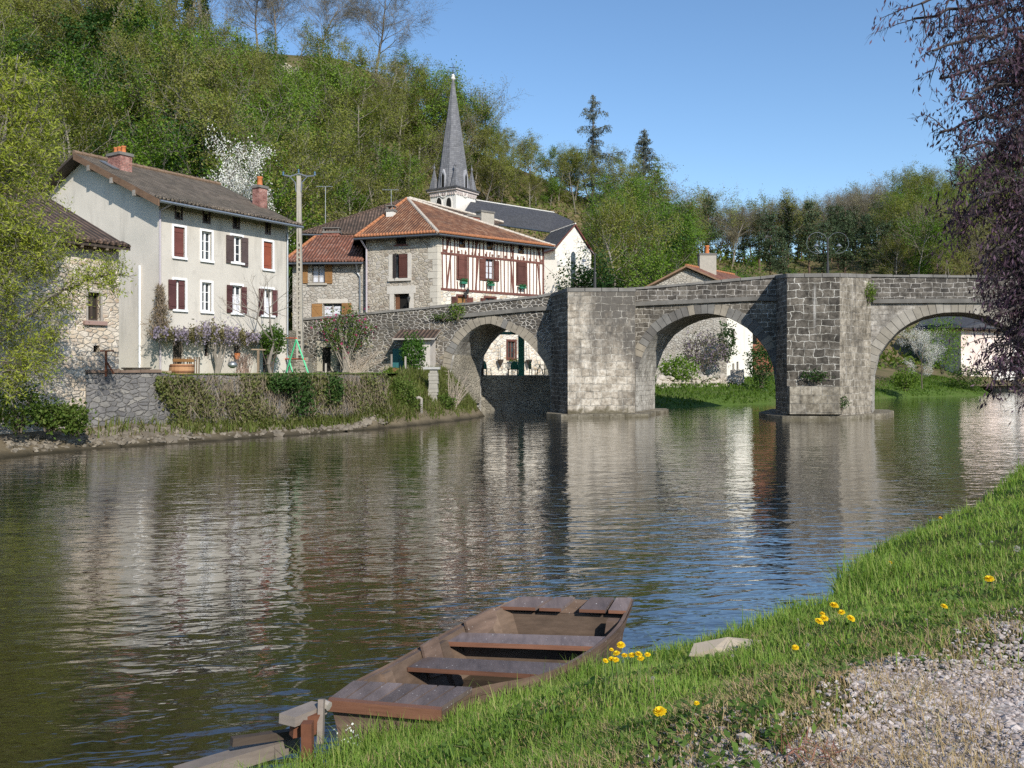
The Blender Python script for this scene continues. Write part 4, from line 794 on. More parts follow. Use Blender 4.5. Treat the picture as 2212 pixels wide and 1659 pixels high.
gutter(ax, q1 + Vector((0, -.08, -.15)), q2 + Vector((0, -.08, -.15)), .075, 'dark_zinc'); pipe(ax, [q2 + Vector((-.5, 0, -.2)), AX.P(AL - .55, AZ - .8, .1), AX.P(AL - .35, AZ - 1.1, .12), AX.P(AL - .35, 4.8, .12)], .06, 'zinc')
for i, r in enumerate(aw):
    o = window(AX, ax, r, MT['grey_wood'], 0, None, .22, 2, 3, pane=True, curtain=(r[0] + .06, r[1] - .06, r[2] + .1, r[3] - .2))
    for u in ([(285, 355, 945, 1212), (580, 678, 935, 1215)], [(408, 545, 1482, 1690), (802, 928, 1472, 1690)])[i]: q = rect(AX, c5, *u, n=.06); shutter(AX, o, q[0], q[1], q[2], q[3], .05, MT['ochre_wood'], brace=-1)
    sb = MB(); AX.box(sb, r[0] - .25, r[1] + .2, r[2] - .14, r[2], -.05, .14); sb.build('sill', MT['concrete'], o)
sb = MB(); r = aw[1]; AX.box(sb, r[0] - .4, r[1] + .45, r[3], r[3] + .3, -.05, .03); r = aw[0]; AX.box(sb, r[0] - .3, r[1] + .2, r[3], r[3] + .2, -.05, .03); sb.build('lintel', m_plain('lintel_stone', (.50, .46, .40), .9, .2, 3), ax)
p = W(717, 505, 66.8); chimney(ax, (p.x, p.y, 0), (1, -.06), 1.25, .6, 12.2, 13.05, MT['brick_red'], lid=True)
# ---------------- church
ch = thing('village_church', 'white stone church with a tall grey slate spire and dark slate roofs', 'church', (-6, 108, 7))
ph = R(34); TA = 4.05; tc = W(985, 795, 108); tl = Plane((tc.x - TA * math.cos(ph), tc.y + TA * math.sin(ph)), (math.cos(ph), -math.sin(ph))); trp = Plane((tc.x, tc.y), (math.sin(ph), math.cos(ph)))
tz = EYE + (795 - 404) / 1900 * 108; ctr = (tl.P(0, 0, 0) + trp.P(TA, 0, 0)) / 2
b = MB(); q = [tl.P(0, 6), tl.P(TA, 6), trp.P(TA, 6), tl.P(0, 6, -TA)]; b.prism(q, (0, 0, tz - 6)); tower = b.build('bell_tower', m_plaster('tower_lime', (.74, .71, .66), (.64, .61, .56), .3), ch, recalc=True)
b = MB()
for k, (a, z0, z1) in enumerate(((.12, -.55, -.3), (.3, -.3, -.08), (.42, -.08, .12))):
    q = [tl.P(-a, tz + z0, a), tl.P(TA + a, tz + z0, a), trp.P(TA + a, tz + z0, a), tl.P(-a, tz + z0, -TA - a)]; b.prism(q, (0, 0, z1 - z0), 1 if k == 2 else 0)
for pl_ in (tl, trp):
    for i in range(12): s = lerp(.15, TA - .15, i / 11); pl_.box(b, s - .08, s + .08, tz - .85, tz - .56, 0, .16, 0)
b.build('cornice', [m_plain('cornice_stone', (.52, .45, .42), .9, .2), MT['slate']], tower, recalc=True)
def arch_open(pl_, px, wd_, h, name, mat, parent, rim=None):       # pointed opening drawn as a dark recess with a stone rim
    s, z = px; poly = [(s - wd_ / 2, z - h), (s + wd_ / 2, z - h), (s + wd_ / 2, z - wd_ * .8)] + [(s + wd_ / 2 * math.cos(a), z - wd_ * .8 + wd_ * .8 * math.sin(a)) for a in (.5, .9, 1.25, 1.57, 1.9, 2.25, 2.65)] + [(s - wd_ / 2, z - wd_ * .8)]
    b = MB(); b.prism([pl_.P(u, v, .012) for u, v in poly], -pl_.n * .1, 0); o = b.build(name, mat, parent, recalc=True)
    if rim:
        r_ = MB(); c = [Vector((u, v)) for u, v in poly[1:] + poly[:1]]
        for p, q in zip(c[:-1], c[1:]): pl_.bar(r_, p, q, .12, -.02, .06)
        r_.build('rim', rim, o)
    return o
cT = lambda x, y: (545.8 + .30158 * x, .30158 * y)
RIM = m_plain('rim_stone', (.70, .67, .62), .9, .1)
for x in (1335, 1405): arch_open(tl, tl.px(*cT(x, 1412)), .95, 3.2, 'belfry_opening', MT['dark'], tower, RIM)
def disc(pl_, px, r, name, mat, parent, rim=.12):
    s, z = px; b = MB(); b.prism([pl_.P(s + r * math.cos(a), z + r * math.sin(a), .012) for a in np.linspace(0, 2 * math.pi, 16, endpoint=False)], -pl_.n * .1); o = b.build(name, mat, parent, recalc=True)
    r_ = MB(); r_.tube([pl_.P(s + (r + .05) * math.cos(a), z + (r + .05) * math.sin(a), .03) for a in np.linspace(0, 2 * math.pi, 17)], rim, 6, caps=False); r_.build('rim', RIM, o)
disc(tl, tl.px(*cT(1367, 1382)), .5, 'round_opening', MT['dark'], tower); disc(trp, trp.px(*cT(1519, 1388)), .36, 'round_opening', m_plain('pink_panel', (.42, .30, .27)), tower)
zA = EYE + (795 - 167) / 1900 * 110; b = MB(); n8 = 8; r0 = TA * .545; a0 = R(-34) + math.pi / 8
for i in range(n8):
    a, c = a0 + i * math.pi / 4, a0 + (i + 1) * math.pi / 4; rows = 6
    for j in range(rows):
        f0, f1 = j / rows, (j + 1) / rows; R0, R1 = lerp(r0, .13, f0), lerp(r0, .13, f1); zz0, zz1 = lerp(tz + .1, zA, f0), lerp(tz + .1, zA, f1)
        b.face([ctr + Vector((R0 * math.cos(a), R0 * math.sin(a), zz0)), ctr + Vector((R0 * math.cos(c), R0 * math.sin(c), zz0)), ctr + Vector((R1 * math.cos(c), R1 * math.sin(c), zz1)), ctr + Vector((R1 * math.cos(a), R1 * math.sin(a), zz1))])
spire = b.build('spire', MT['spire_slate'], ch)
b = MB(); b.lathe((ctr.x, ctr.y, zA - .15), [(.12, 0), (.26, .15), (.3, .3), (.16, .45), (.22, .6), (.1, .8)], 10); b.build('finial', RIM, spire)
b = MB(); c = Vector((ctr.x, ctr.y, zA + .5)); b.tube([c, c + Vector((0, 0, 1.45))], .045, 6); ar = Vector((1, -.2, 0)).normalized(); b.tube([c + ar * .36 + Vector((0, 0, 1.0)), c - ar * .36 + Vector((0, 0, 1.0))], .04, 6); b.build('cross', MT['iron'], spire)
def face_pt(zf, px, nrm_ang):        # point on the octagon face whose normal points along nrm_ang
    rr = lerp(r0, .13, zf) * math.cos(math.pi / 8); return ctr + Vector((rr * math.cos(nrm_ang), rr * math.sin(nrm_ang), lerp(tz + .1, zA, zf)))
fa = [R(-90 - 34), R(-90 + 56 - 45), R(-90 + 56)]
fa = [a0 + math.pi / 8 + i * math.pi / 4 for i in range(8)]; fa = sorted(fa, key=lambda a: math.sin(a))[:3]; fa.sort(key=lambda a: math.cos(a))
b = MB()
for zf, k in ((.86, 1), (.73, 1), (.61, 0), (.48, 1), (.36, 0), (.22, 1), (.25, 2)):
    p = face_pt(zf, 0, fa[k]); n_ = Vector((math.cos(fa[k]), math.sin(fa[k]), 0)); t_v = Vector((-n_.y, n_.x, 0)); q = p + n_ * .02
    b.prism([q - t_v * .1 + Vector((0, 0, -.25)), q + t_v * .1 + Vector((0, 0, -.25)), q + t_v * .1 - n_ * .1 + Vector((0, 0, .25)), q - t_v * .1 - n_ * .1 + Vector((0, 0, .25))], -n_ * .2)
b.build('slit_windows', MT['dark'], spire, recalc=True)
for k in range(3):
    n_ = Vector((math.cos(fa[k]), math.sin(fa[k]), 0)); t_v = Vector((-n_.y, n_.x, 0)); p = ctr + n_ * (r0 * .93) + Vector((0, 0, tz + .1)); b = MB()
    poly = [p - t_v * .32, p + t_v * .32, p + t_v * .32 + Vector((0, 0, 1.6)), p + t_v * .0 + Vector((0, 0, 2.4)), p - t_v * .32 + Vector((0, 0, 1.6))]; b.prism(poly, -n_ * .9, 0); o = b.build('lucarne', [m_plain('lucarne_zinc', (.36, .36, .38), .7, .2)], spire, recalc=True)
    b = MB(); poly = [q + n_ * .012 for q in [p - t_v * .2 + Vector((0, 0, .1)), p + t_v * .2 + Vector((0, 0, .1)), p + t_v * .2 + Vector((0, 0, 1.5)), p + Vector((0, 0, 2.0)), p - t_v * .2 + Vector((0, 0, 1.5))]]; b.prism(poly, -n_ * .03); b.build('louvre', MT['dark'], o, recalc=True)
for q in (tl.P(.35, 0, -.35), tl.P(TA - .35, 0, -.35), trp.P(TA - .35, 0, -.35), tl.P(.35, 0, -TA + .35)):
    b = MB(); h = 2.9; s4 = .62
    bq = [q + hd2 * s4 for hd2 in ((-tl.d - trp.d) * .75, (tl.d - trp.d) * .75, (tl.d + trp.d) * .75, (-tl.d + trp.d) * .75)]
    b.mesh([Vector((p.x, p.y, tz + .1)) for p in bq] + [Vector((q.x, q.y, tz + h))], [(0, 1, 4), (1, 2, 4), (2, 3, 4), (3, 0, 4)]); b.lathe((q.x, q.y, tz + h - .25), [(.05, 0), (.14, .1), (.14, .3), (.04, .45), (.03, .8)], 8); b.build('pinnacle', MT['spire_slate'], tower, recalc=True)
# nave and transept
w1, w2_, e1, e2 = W(1020, 431, 112), W(1197, 459, 128), W(1060, 482, 106.5), W(1186, 500, 121)
bk1, bk2 = W(1020, 470, 120), W(1240, 478, 133); hp_ = W(1234, 484, 125)
roof(ch, [[e1 + (e1 - e2) * .45, e2, w2_, w1], [w2_, e2, hp_], [w1, w2_, bk2, bk1], [w2_, hp_, bk2]], [MT['slate'], MT['dark_wood']], .2, ridges=[([w1, w2_], RIM)], name='nave_roof', ridge_r=.1)
d_ = (e2 - e1).normalized(); i_ = Vector((-d_.y, d_.x, 0)).normalized() * .7; b = MB(); n_a, n_b = e1 + (e1 - e2) * .4 + i_, e2 + i_; b.prism([Vector((q.x, q.y, 6)) for q in (n_a, n_b, n_b + i_ * 8, n_a + i_ * 8)], (0, 0, min(e1.z, e2.z) - 6.3)); b.build('nave_wall', MT['church_stone'], ch, recalc=True); gutter(ch, e1 + Vector((0, -.1, -.1)), e2 + Vector((0, -.1, -.1)), .12, 'dark_zinc')
GX = Plane((W(1199, 795, 104.5).x, 104.5), (.93, .36)); gL = GX.sx(1277); ga = GX.px(1241, 488); gl = GX.px(1200, 540); gr = GX.px(1277, 548)
b = MB(); b.face([GX.P(0, 7), GX.P(gL, 7), GX.P(gL, gr[1]), GX.P(ga[0], ga[1]), GX.P(0, gl[1])]); b.face([GX.P(0, 7, -10), GX.P(0, 7, 0), GX.P(0, gl[1], 0), GX.P(0, gl[1], -10)]); b.face([GX.P(gL, 7, 0), GX.P(gL, 7, -10), GX.P(gL, gr[1], -10), GX.P(gL, gr[1], 0)]); b.build('transept_gable', MT['church_stone'], ch)
up_ = Vector((0, 0, .25)); T0 = [GX.P(-.35, gl[1] - .2, .3) + up_, GX.P(ga[0], ga[1], .3) + up_, GX.P(gL + .3, gr[1] - .2, .3) + up_]; T1 = [p - GX.n * 7.5 for p in T0]
roof(ch, [[T0[0], T0[1], T1[1], T1[0]], [T0[1], T0[2], T1[2], T1[1]]], [MT['slate'], m_wood('rake_red', (.16, .05, .04))], .2, ridges=[([T0[1], T1[1]], RIM)], name='transept_roof', ridge_r=.09)
s_, z_ = GX.px(*c6(1868, 930)); arch_open(GX, (s_, z_), .75, 9.0, 'lancet_window', MT['glass'], ch, RIM)
for sb_, sz in ((-.15, gl[1] - 2.0), (gL - .35, gr[1] - 2.4)):
    b = MB()
    for k, (ww, dd, zt, zb_) in enumerate(((.75, .95, sz - 3.4, 6.5), (.65, .6, sz, sz - 3.4))):
        GX.box(b, sb_ - .1, sb_ + ww, zb_, zt, 0, dd, 0); b.mesh([GX.P(sb_ - .18, zt, dd + .08), GX.P(sb_ + ww + .08, zt, dd + .08), GX.P(sb_ + ww + .08, zt + .7, .0), GX.P(sb_ - .18, zt + .7, 0), GX.P(sb_ - .18, zt, 0), GX.P(sb_ + ww + .08, zt, 0)], [(0, 1, 2, 3), (0, 3, 4), (1, 5, 2)], 1)
    b.build('buttress', [MT['church_stone'], m_plain('weathered_cap', (.40, .38, .35), .9, .3)], ch)
b = MB(); q = W(1186, 640, 100); b.box(q.x - .7, q.x + .9, 100, 103, 5, 15); b.build('stair_turret', MT['gable_plaster'], ch)
# ---------------- gabled house beyond the second arch
GH = Plane((W(1392, 795, 78).x, 78.6), (.995, -.09)); gh = thing('gabled_house', 'stone gabled house with red tiles and grey chimney rising behind the bridge parapet', 'house', GH.P(3, 3)); gA = GH.px(1481, 577); gE0 = GH.px(1390, 622); gE1 = GH.px(1556, 612); gR = GH.sx(1570)
b = MB(); b.face([GH.P(gE0[0] + .3, 1.8), GH.P(gR, 1.8), GH.P(gR, gE1[1] - .2), GH.P(gA[0], gA[1] - .1), GH.P(gE0[0] + .3, gE0[1])]); b.build('gable_wall', MT['annex_rubble'], gh)
gd_ = Vector((.62, .78, 0)).normalized(); b = MB(); sp = Plane(tuple(GH.P(gR, 0).xy), tuple(gd_.xy)); swn = [rect(sp, c3, 1060, 1085, 755, 905), rect(sp, c3, 1060, 1078, 1075, 1145), rect(sp, c3, 1098, 1118, 1058, 1145)]; SL = 5.6; sp.wall(b, 0, SL, 1.8, gE1[1] - .2, swn, .2); b.build('side_wall', MT['cream_wall'], gh)
for k, r in enumerate(swn): window(sp, gh, r, MT['shutter_brown'] if k != 1 else MT['dark_wood'], 0, None, .12, 2 if k == 0 else 1, 3)
V3 = Vector((0, 0, .12)); r0_ = [GH.P(gE0[0] - .5, gE0[1] - .35, .5) + V3, GH.P(gA[0], gA[1], .5) + V3, GH.P(gR + .7, gE1[1] - .45, .5) + V3]; r1_ = [p + gd_ * 10 for p in r0_]
roof(gh, [[r0_[0], r0_[1], r1_[1], r1_[0]], [r0_[1], r0_[2], r1_[2], r1_[1]]], [MT['tile_red'], MT['fascia']], .16, ridges=[([r0_[1], r1_[1]], MT['tile_end'])], caps=[])
p = GH.P(gA[0], 0, 0) + gd_ * 2.2 + GH.d * .9; zc = EYE + (795 - 570) / 1900 * p.y; chimney(gh, p, (1, 0), 1.5, .9, zc - 2, zc + .9, MT['concrete'], [(0, .75, .22)])
# ---------------- brick building beside it
bb = thing('brick_building', 'plain red brick building standing right of the gabled house, seen under the middle arch', 'building', W(1640, 800, 92)); b = MB(); q = [W(1606, 800, 89), W(1672, 800, 88), W(1690, 800, 97), W(1612, 800, 97)]; b.prism([(p.x, p.y, 2) for p in q], (0, 0, 7.2)); b.build('brick_wall', m_ashlar('far_brick', (.36, .15, .09), (.30, .12, .075), (.33, .22, .16), .3, .1, .008, .2, warp=.01), bb, recalc=True)
b = MB(); b.prism([(p.x * 1.0, p.y, 9.2) for p in q], (0, 0, .2)); b.build('flat_roof', MT['zinc'], bb, recalc=True)
bp_ = Plane(tuple(q[0].xy), tuple((q[1] - q[0]).xy)); d_ = MB(); bp_.box(d_, .7, 1.3, 5.1, 6.4, -.1, .01); d_.build('window', MT['dark'], bb)
# ---------------- white house right of the third arch
WB = Plane((W(2076, 795, 104).x, 104), (.86, .5)); wh = thing('riverside_house', 'white house with red creeper and outside stair by the water under the right arch', 'house', WB.P(3, 2)); s2 = WB.sx(2290)
zt_ = EYE + (795 - c4(0, 690)[1]) / 1900 * 104; hw = [rect(WB, c4, 1935, 1965, 735, 820), rect(WB, c4, 2110, 2180, 840, 970), rect(WB, c4, 2120, 2200, 1010, 1110)]
b = MB(); WB.wall(b, 0, s2, -.4, zt_, hw[1:], .25); b.build('front_wall', m_plaster('pinkish_white', (.78, .69, .63), (.62, .42, .34), .3), wh)
lp = Plane((W(1985, 795, 112).x, 112), tuple((WB.o - Vector((W(1985, 795, 112).x, 112, 0))).xy)); LL = (WB.o - lp.o).length; b = MB(); b.face([lp.P(0, 0), lp.P(LL, 0), lp.P(LL, zt_), lp.P(LL * .45, zt_ + 2.6), lp.P(0, zt_ + 1)]); b.build('gable_wall', MT['gable_plaster'], wh)
for k, r in enumerate(hw[1:]): window(WB, wh, r, MT['white_paint'], .1, MT['white_paint'], .15, 2, 2)
q0, q1 = WB.P(-1.2, zt_ - .3, .9), WB.P(s2, zt_ - .3, .9); u0, u1 = W(2010, 672, 114), W(2300, 660, 116)
roof(wh, [[q0, q1, u1, u0], [lp.P(-.5, zt_, 0.5), q0, u0]], [MT['slate'], MT['dark_wood']], .18, caps=[(q0, q1, Vector((0, 1, .5)))], eave_mat=MT['dark_zinc'], pitch=.4, cap_r=.12)
b = MB(); n_st = 12
for i in range(n_st): WB.box(b, 5.6 + i * .28, 5.9 + i * .28, 1.0, 1.4 + i * .26, .0, 1.2)
WB.bar(b, (4.4, .9), (9.2, 5.0), .35, 1.15, 1.35); b.build('outside_stair', MT['white_wall'], wh)
b = MB(); WB.box(b, 2.0, s2, -.5, 1.0, -.2, 2.6); b.build('quay', MT['footing'], wh)
# ================================================================ vegetation library
def seg_mesh(P0, P1, R0, R1, k):
    P0, P1 = np.asarray(P0, float), np.asarray(P1, float); R0, R1 = np.asarray(R0, float), np.asarray(R1, float); d = P1 - P0; d /= np.maximum(np.linalg.norm(d, axis=1, keepdims=True), 1e-6)
    a = np.where(np.abs(d[:, 2:3]) > .9, np.array([[1., 0, 0]]), np.array([[0, 0, 1.]])); u = np.cross(d, a); u /= np.linalg.norm(u, axis=1, keepdims=True); v = np.cross(d, u)
    an = 2 * np.pi * np.arange(k) / k; ring = u[:, None] * np.cos(an)[None, :, None] + v[:, None] * np.sin(an)[None, :, None]
    V = np.stack([P0[:, None] + ring * R0[:, None, None], P1[:, None] + ring * R1[:, None, None]], 1).reshape(-1, 3)
    b = (np.arange(len(P0)) * 2 * k)[:, None]; j = np.arange(k)[None]; j2 = (j + 1) % k
    return V, np.stack([b + j, b + j2, b + j2 + k, b + j + k], -1).reshape(-1, 4)
class Skel:
    def __init__(s, seed): s.r = random.Random(seed); s.seg = []; s.tips = []
    def rv(s): 
        while True:
            v = Vector((s.r.uniform(-1, 1), s.r.uniform(-1, 1), s.r.uniform(-1, 1)))
            if .05 < v.length < 1: return v.normalized()
    def grow(s, p, d, L, r, lev, P):
        n = max(2, P['nseg'][lev]); d = d.normalized(); kids = P['nb'][lev] if lev < len(P['nb']) else 0; st = P['start'] if lev == 0 else .25
        at = sorted(st + (1 - st) * (i + s.r.random()) / kids for i in range(kids)) if kids else []
        k = 0; last = lev == len(P['nb'])
        for i in range(n):
            d = (d + s.rv() * P['wob'] + Vector((0, 0, P['trop'][min(lev, len(P['trop']) - 1)]))).normalized(); q = p + d * (L / n); r2 = r * (1 - (.75 if lev == 0 else .8) / n) if i < n - 1 else r * .45
            s.seg.append((p, q, r, r2, lev))
            while k < kids and at[k] <= (i + 1) / n:
                f = at[k]; o = p.lerp(q, f * n - i); side = d.cross(s.rv()).normalized(); a = R(P['ang'][min(lev, len(P['ang']) - 1)] * s.r.uniform(.7, 1.25)); shape = 1.0
                if lev == 0: shape = P['prof'](f)
                s.grow(o, d * math.cos(a) + side * math.sin(a), L * P['lr'][lev] * s.r.uniform(.7, 1.2) * shape, max(r * P['rr'] * s.r.uniform(.7, 1), P['rmin']), lev + 1, P); k += 1
            if last: s.tips.append((q, d))
            p, r = q, max(r2, P['rmin'] * .6)
    def wood(s, name, mat, minlev=0, maxlev=9, o=None):
        V, Q, b = [], [], 0
        for k, cond in ((7, lambda l, r: r > .06), (4, lambda l, r: .02 < r <= .06), (3, lambda l, r: r <= .02)):
            g = [x for x in s.seg if minlev <= x[4] <= maxlev and cond(x[4], x[2])]
            if not g: continue
            v, q = seg_mesh([x[0] for x in g], [x[1] for x in g], [x[2] for x in g], [x[3] for x in g], k); V.append(v); Q.append(q + b); b += len(v)
        return arr_mesh(name, np.concatenate(V), [np.concatenate(Q)], [mat])
def leaf_arrays(C, size, aspect, rng, D=None, droop=0.0, var=.35, up=0.0, ctr=None, jit=.55):
    C = np.asarray(C, float); n = len(C); a = rng.normal(size=(n, 3)) if D is None else np.asarray(D, float) + rng.normal(size=(n, 3)) * .6
    a[:, 2] -= droop; a /= np.linalg.norm(a, axis=1, keepdims=True); h = rng.normal(size=(n, 3)); h[:, 2] += up; b = np.cross(a, h); b /= np.maximum(np.linalg.norm(b, axis=1, keepdims=True), 1e-6)
    if ctr is not None:              # leaves turn their faces outwards, away from the middle of the crown
        m = C - np.asarray(ctr); m /= np.maximum(np.linalg.norm(m, axis=1, keepdims=True), 1e-6); m = m + rng.normal(size=(n, 3)) * jit + np.array([0, 0, .25]); m /= np.linalg.norm(m, axis=1, keepdims=True); a = np.cross(m, rng.normal(size=(n, 3))); a /= np.maximum(np.linalg.norm(a, axis=1, keepdims=True), 1e-6); b = np.cross(m, a)
    s = (size * (1 + rng.uniform(-var, var, n)))[:, None]; V = np.stack([C - a * s * .5, C + b * s * aspect * .5, C + a * s * .5, C - b * s * aspect * .5], 1).reshape(-1, 3)
    return V, np.arange(n * 4).reshape(-1, 4)
def leaf_mesh(name, C, size, aspect, mat, rng, **k):
    V, Q = leaf_arrays(C, size, aspect, rng, **k); return arr_mesh(name, V, [Q], [mat])
def spread_tips(tips, n, rad, rng, along=.5):
    P = np.array([t[0] for t in tips]); D = np.array([t[1] for t in tips]); i = rng.integers(0, len(P), n)
    return P[i] + rng.normal(size=(n, 3)) * rad - D[i] * rng.uniform(0, along, (n, 1)), D[i]
BARK = m_wood('bark', (.13, .105, .08), .9); BARKG = m_wood('grey_bark', (.21, .185, .155), .9); BARKP = m_wood('pine_bark', (.13, .085, .06), .9)
L_OL = m_leaf('olive_leaf', [(.12, .15, .022), (.18, .21, .035), (.235, .25, .055), (.22, .19, .075)]); L_BR = m_leaf('bud_leaf', [(.16, .14, .06), (.215, .185, .085), (.26, .23, .11), (.20, .21, .065)]); L_GR = m_leaf('fresh_leaf', [(.065, .14, .015), (.11, .20, .02), (.15, .25, .03), (.20, .27, .045)])
L_DK = m_leaf('evergreen_leaf', [(.018, .045, .012), (.03, .075, .016), (.05, .11, .022)], .25); L_PI = m_leaf('pine_needle', [(.04, .065, .032), (.065, .098, .046), (.095, .125, .065)], .25); L_CE = m_leaf('cedar_needle', [(.07, .09, .078), (.11, .13, .11), (.15, .165, .13)], .2)
L_HZ = m_leaf('twig_haze', [(.16, .14, .085), (.20, .18, .11), (.15, .17, .07)], .4); L_WH = m_leaf('white_petal', [(.62, .60, .57), (.78, .77, .74), (.85, .84, .82)], .25)
dome = lambda f: .55 + .75 * math.sin(math.pi * min(1, max(0, (f - .1) / .95))); cone = lambda f: 1.25 * (1 - f) + .12; tall = lambda f: .6 + .35 * math.sin(math.pi * f)
def deciduous(seed, H, r, nb, lr, ang=(55, 45, 40), start=.28, wob=.13, trop=(.05, .08, .06), prof=dome, rmin=.018):
    s = Skel(seed); s.grow(Vector((0, 0, -.3)), Vector((s.r.uniform(-.08, .08), s.r.uniform(-.08, .08), 1)), H, r, 0, dict(nb=nb, lr=lr, ang=ang, start=start, wob=wob, trop=trop, prof=prof, rr=.5, rmin=rmin, nseg=(9, 5, 3, 3, 2))); return s
LIB = {}
def lib(kind, wood, crown): LIB.setdefault(kind, []).append((wood, crown))
for i in range(4):
    rng = np.random.default_rng(100 + i)
    s = deciduous(10 + i, 10, .17, (12, 6, 4), (.42, .5, .5)); C, D = spread_tips(s.tips, 6800, .34, rng); lib('olive', s.wood('trunk', BARKG, 0, 1), (s.wood('branches', BARKG, 2), leaf_mesh('crown', C, .205, .62, L_OL, rng, ctr=(0, 0, 5))))
    s = deciduous(30 + i, 10, .16, (13, 7, 4), (.42, .5, .5), start=.25); C, D = spread_tips(s.tips, 3400, .3, rng); lib('brown', s.wood('trunk', BARKG, 0, 1), (s.wood('branches', BARKG, 2), leaf_mesh('crown', C, .18, .6, L_BR, rng, ctr=(0, 0, 5))))
    s = deciduous(50 + i, 8, .14, (13, 7, 4), (.46, .5, .5), start=.15); C, D = spread_tips(s.tips, 7200, .32, rng); lib('green', s.wood('trunk', BARKG, 0, 1), (s.wood('branches', BARKG, 2), leaf_mesh('crown', C, .21, .65, L_GR, rng, ctr=(0, 0, 3.6))))
    s = deciduous(70 + i, 6, .14, (13, 7, 4), (.5, .5, .5), start=.08); C, D = spread_tips(s.tips, 5200, .26, rng); lib('dark', s.wood('trunk', BARK, 0, 1), (None, leaf_mesh('crown', C, .24, .6, L_DK, rng, ctr=(0, 0, 2.6))))
    s = deciduous(90 + i, 15, .26, (16, 10, 7, 4), (.40, .5, .52, .55), start=.3, rmin=.015); C, D = spread_tips(s.tips, 15000, .3, rng); lib('bare', s.wood('trunk', BARKG, 0, 1), (s.wood('branches', BARKG, 2), leaf_mesh('crown', C, .125, .6, L_HZ, rng)))
def conifer(seed, H, r, whorl, blen, droop, hang, nn, mat, bark, size, asym=.3, top=.02, start=.12, clump=.16, gap=.0, needle_aspect=.35):
    rg = random.Random(seed); rng = np.random.default_rng(seed); s = Skel(seed); P = []; D = []; z = H * start; pr = Vector((0, 0, -.3)); n = 12
    for i in range(n): a, b = -.3 + (H + .3) * i / n, -.3 + (H + .3) * (i + 1) / n; s.seg.append((Vector((rg.uniform(-.03, .03), 0, a)) if i else pr, Vector((0, 0, b)), lerp(r, .03, i / n), lerp(r, .03, (i + 1) / n), 0))
    while z < H * .985:
        f = z / H; k = rg.choice((3, 4, 5)); a0 = rg.uniform(0, 6.28)
        for j in range(k):
            if rg.random() < gap: continue
            L = blen(f) * rg.uniform(1 - asym, 1 + asym); a = a0 + j * 6.283 / k + rg.uniform(-.4, .4); d = Vector((math.cos(a), math.sin(a), rg.uniform(.05, .35))); p = Vector((0, 0, z)); m = 5
            for q in range(m):
                d = (d + Vector((0, 0, -droop * (q / m)))).normalized(); e = p + d * L / m; s.seg.append((p, e, .05 * (1 - q / m) + .012, .05 * (1 - (q + 1) / m) + .01, 2))
                for _ in range(int(nn * L / m) + 1):
                    t = rg.random(); c = p.lerp(e, t) + Vector((rg.gauss(0, clump), rg.gauss(0, clump), rg.gauss(0, clump * .5) - abs(rg.gauss(0, hang)))); P.append(c); D.append((d.x * .5, d.y * .5, -1.2 * hang / (hang + .2)))
                p = e
        z += whorl * rg.uniform(.6, 1.4)
    return s.wood('trunk', bark, 0, 0), (s.wood('branches', bark, 1), leaf_mesh('crown', P, size, needle_aspect, mat, rng, D=D))
for i in range(3): lib('pine', *conifer(200 + i, 13, .2, .6, lambda f: 2.4 * (1 - f) ** .6 * (.3 if f < .34 else 1) * (1 + .3 * math.sin(f * 23 + i * 2)) + .35, .12, .06, 34, L_PI, BARKP, .36, .5, start=.22, clump=.42, gap=.25, needle_aspect=.5))
lib('cedar', *conifer(220, 18.5, .3, .62, lambda f: (3.3 * (1 - f) + .8) * (1 + .55 * math.sin(f * 31)), .22, .42, 36, L_CE, BARK, .46, .7, start=.04, clump=.15, gap=.2, needle_aspect=.22))
lib('spruce', *conifer(231, 15.5, .26, .48, lambda f: 4.4 * (1 - f) ** .9 + .25, .16, .2, 36, L_CE, BARK, .40, .3, start=.08, clump=.16, gap=.12, needle_aspect=.26))
for i in range(2):
    s = deciduous(240 + i, 8, .12, (12, 7, 5), (.45, .5, .5), start=.15); rng = np.random.default_rng(300 + i); C, D = spread_tips(s.tips, 14000, .2, rng); lib('blossom', s.wood('trunk', BARK, 0, 1), (s.wood('branches', BARK, 2), leaf_mesh('crown', C, .085, .8, L_WH, rng)))
L_IV = m_leaf('ivy_leaf', [(.02, .05, .012), (.04, .085, .018), (.07, .12, .03)], .25)
for i in range(2):           # bare tree with an ivy-wrapped trunk
    rng = np.random.default_rng(320 + i); s = deciduous(260 + i, 14, .24, (12, 7, 5, 3), (.34, .48, .5, .5), start=.35); z = rng.uniform(.0, 10.5, 3600); a = rng.uniform(0, 6.28, 3600); rr = np.abs(rng.normal(.55, .28, 3600)) * np.interp(z, [0, 4, 10.5], [1.0, 1.5, .6]); C = np.stack([rr * np.cos(a), rr * np.sin(a), z], 1)
    lib('ivytree', s.wood('trunk', BARKG, 0, 1), (s.wood('branches', BARKG, 2), leaf_mesh('ivy', C, .28, .7, L_IV, rng)))
CAT = {'pine': 'pine', 'cedar': 'cedar', 'spruce': 'conifer'}
NAME = {'olive': 'woodland_tree', 'brown': 'budding_tree', 'green': 'leafy_tree', 'dark': 'evergreen_tree', 'bare': 'bare_tree', 'pine': 'pine_tree', 'cedar': 'cedar_tree', 'spruce': 'spruce_tree', 'blossom': 'blossom_tree', 'ivytree': 'ivy_clad_tree'}
def fit(kind, var, h):       # scale at which a tree of the library is h metres tall
    c = LIB[kind][var][1][1]; z = np.empty(len(c.vertices) * 3, np.float32); c.vertices.foreach_get('co', z); return h / float(np.percentile(z[2::3], 99.7))
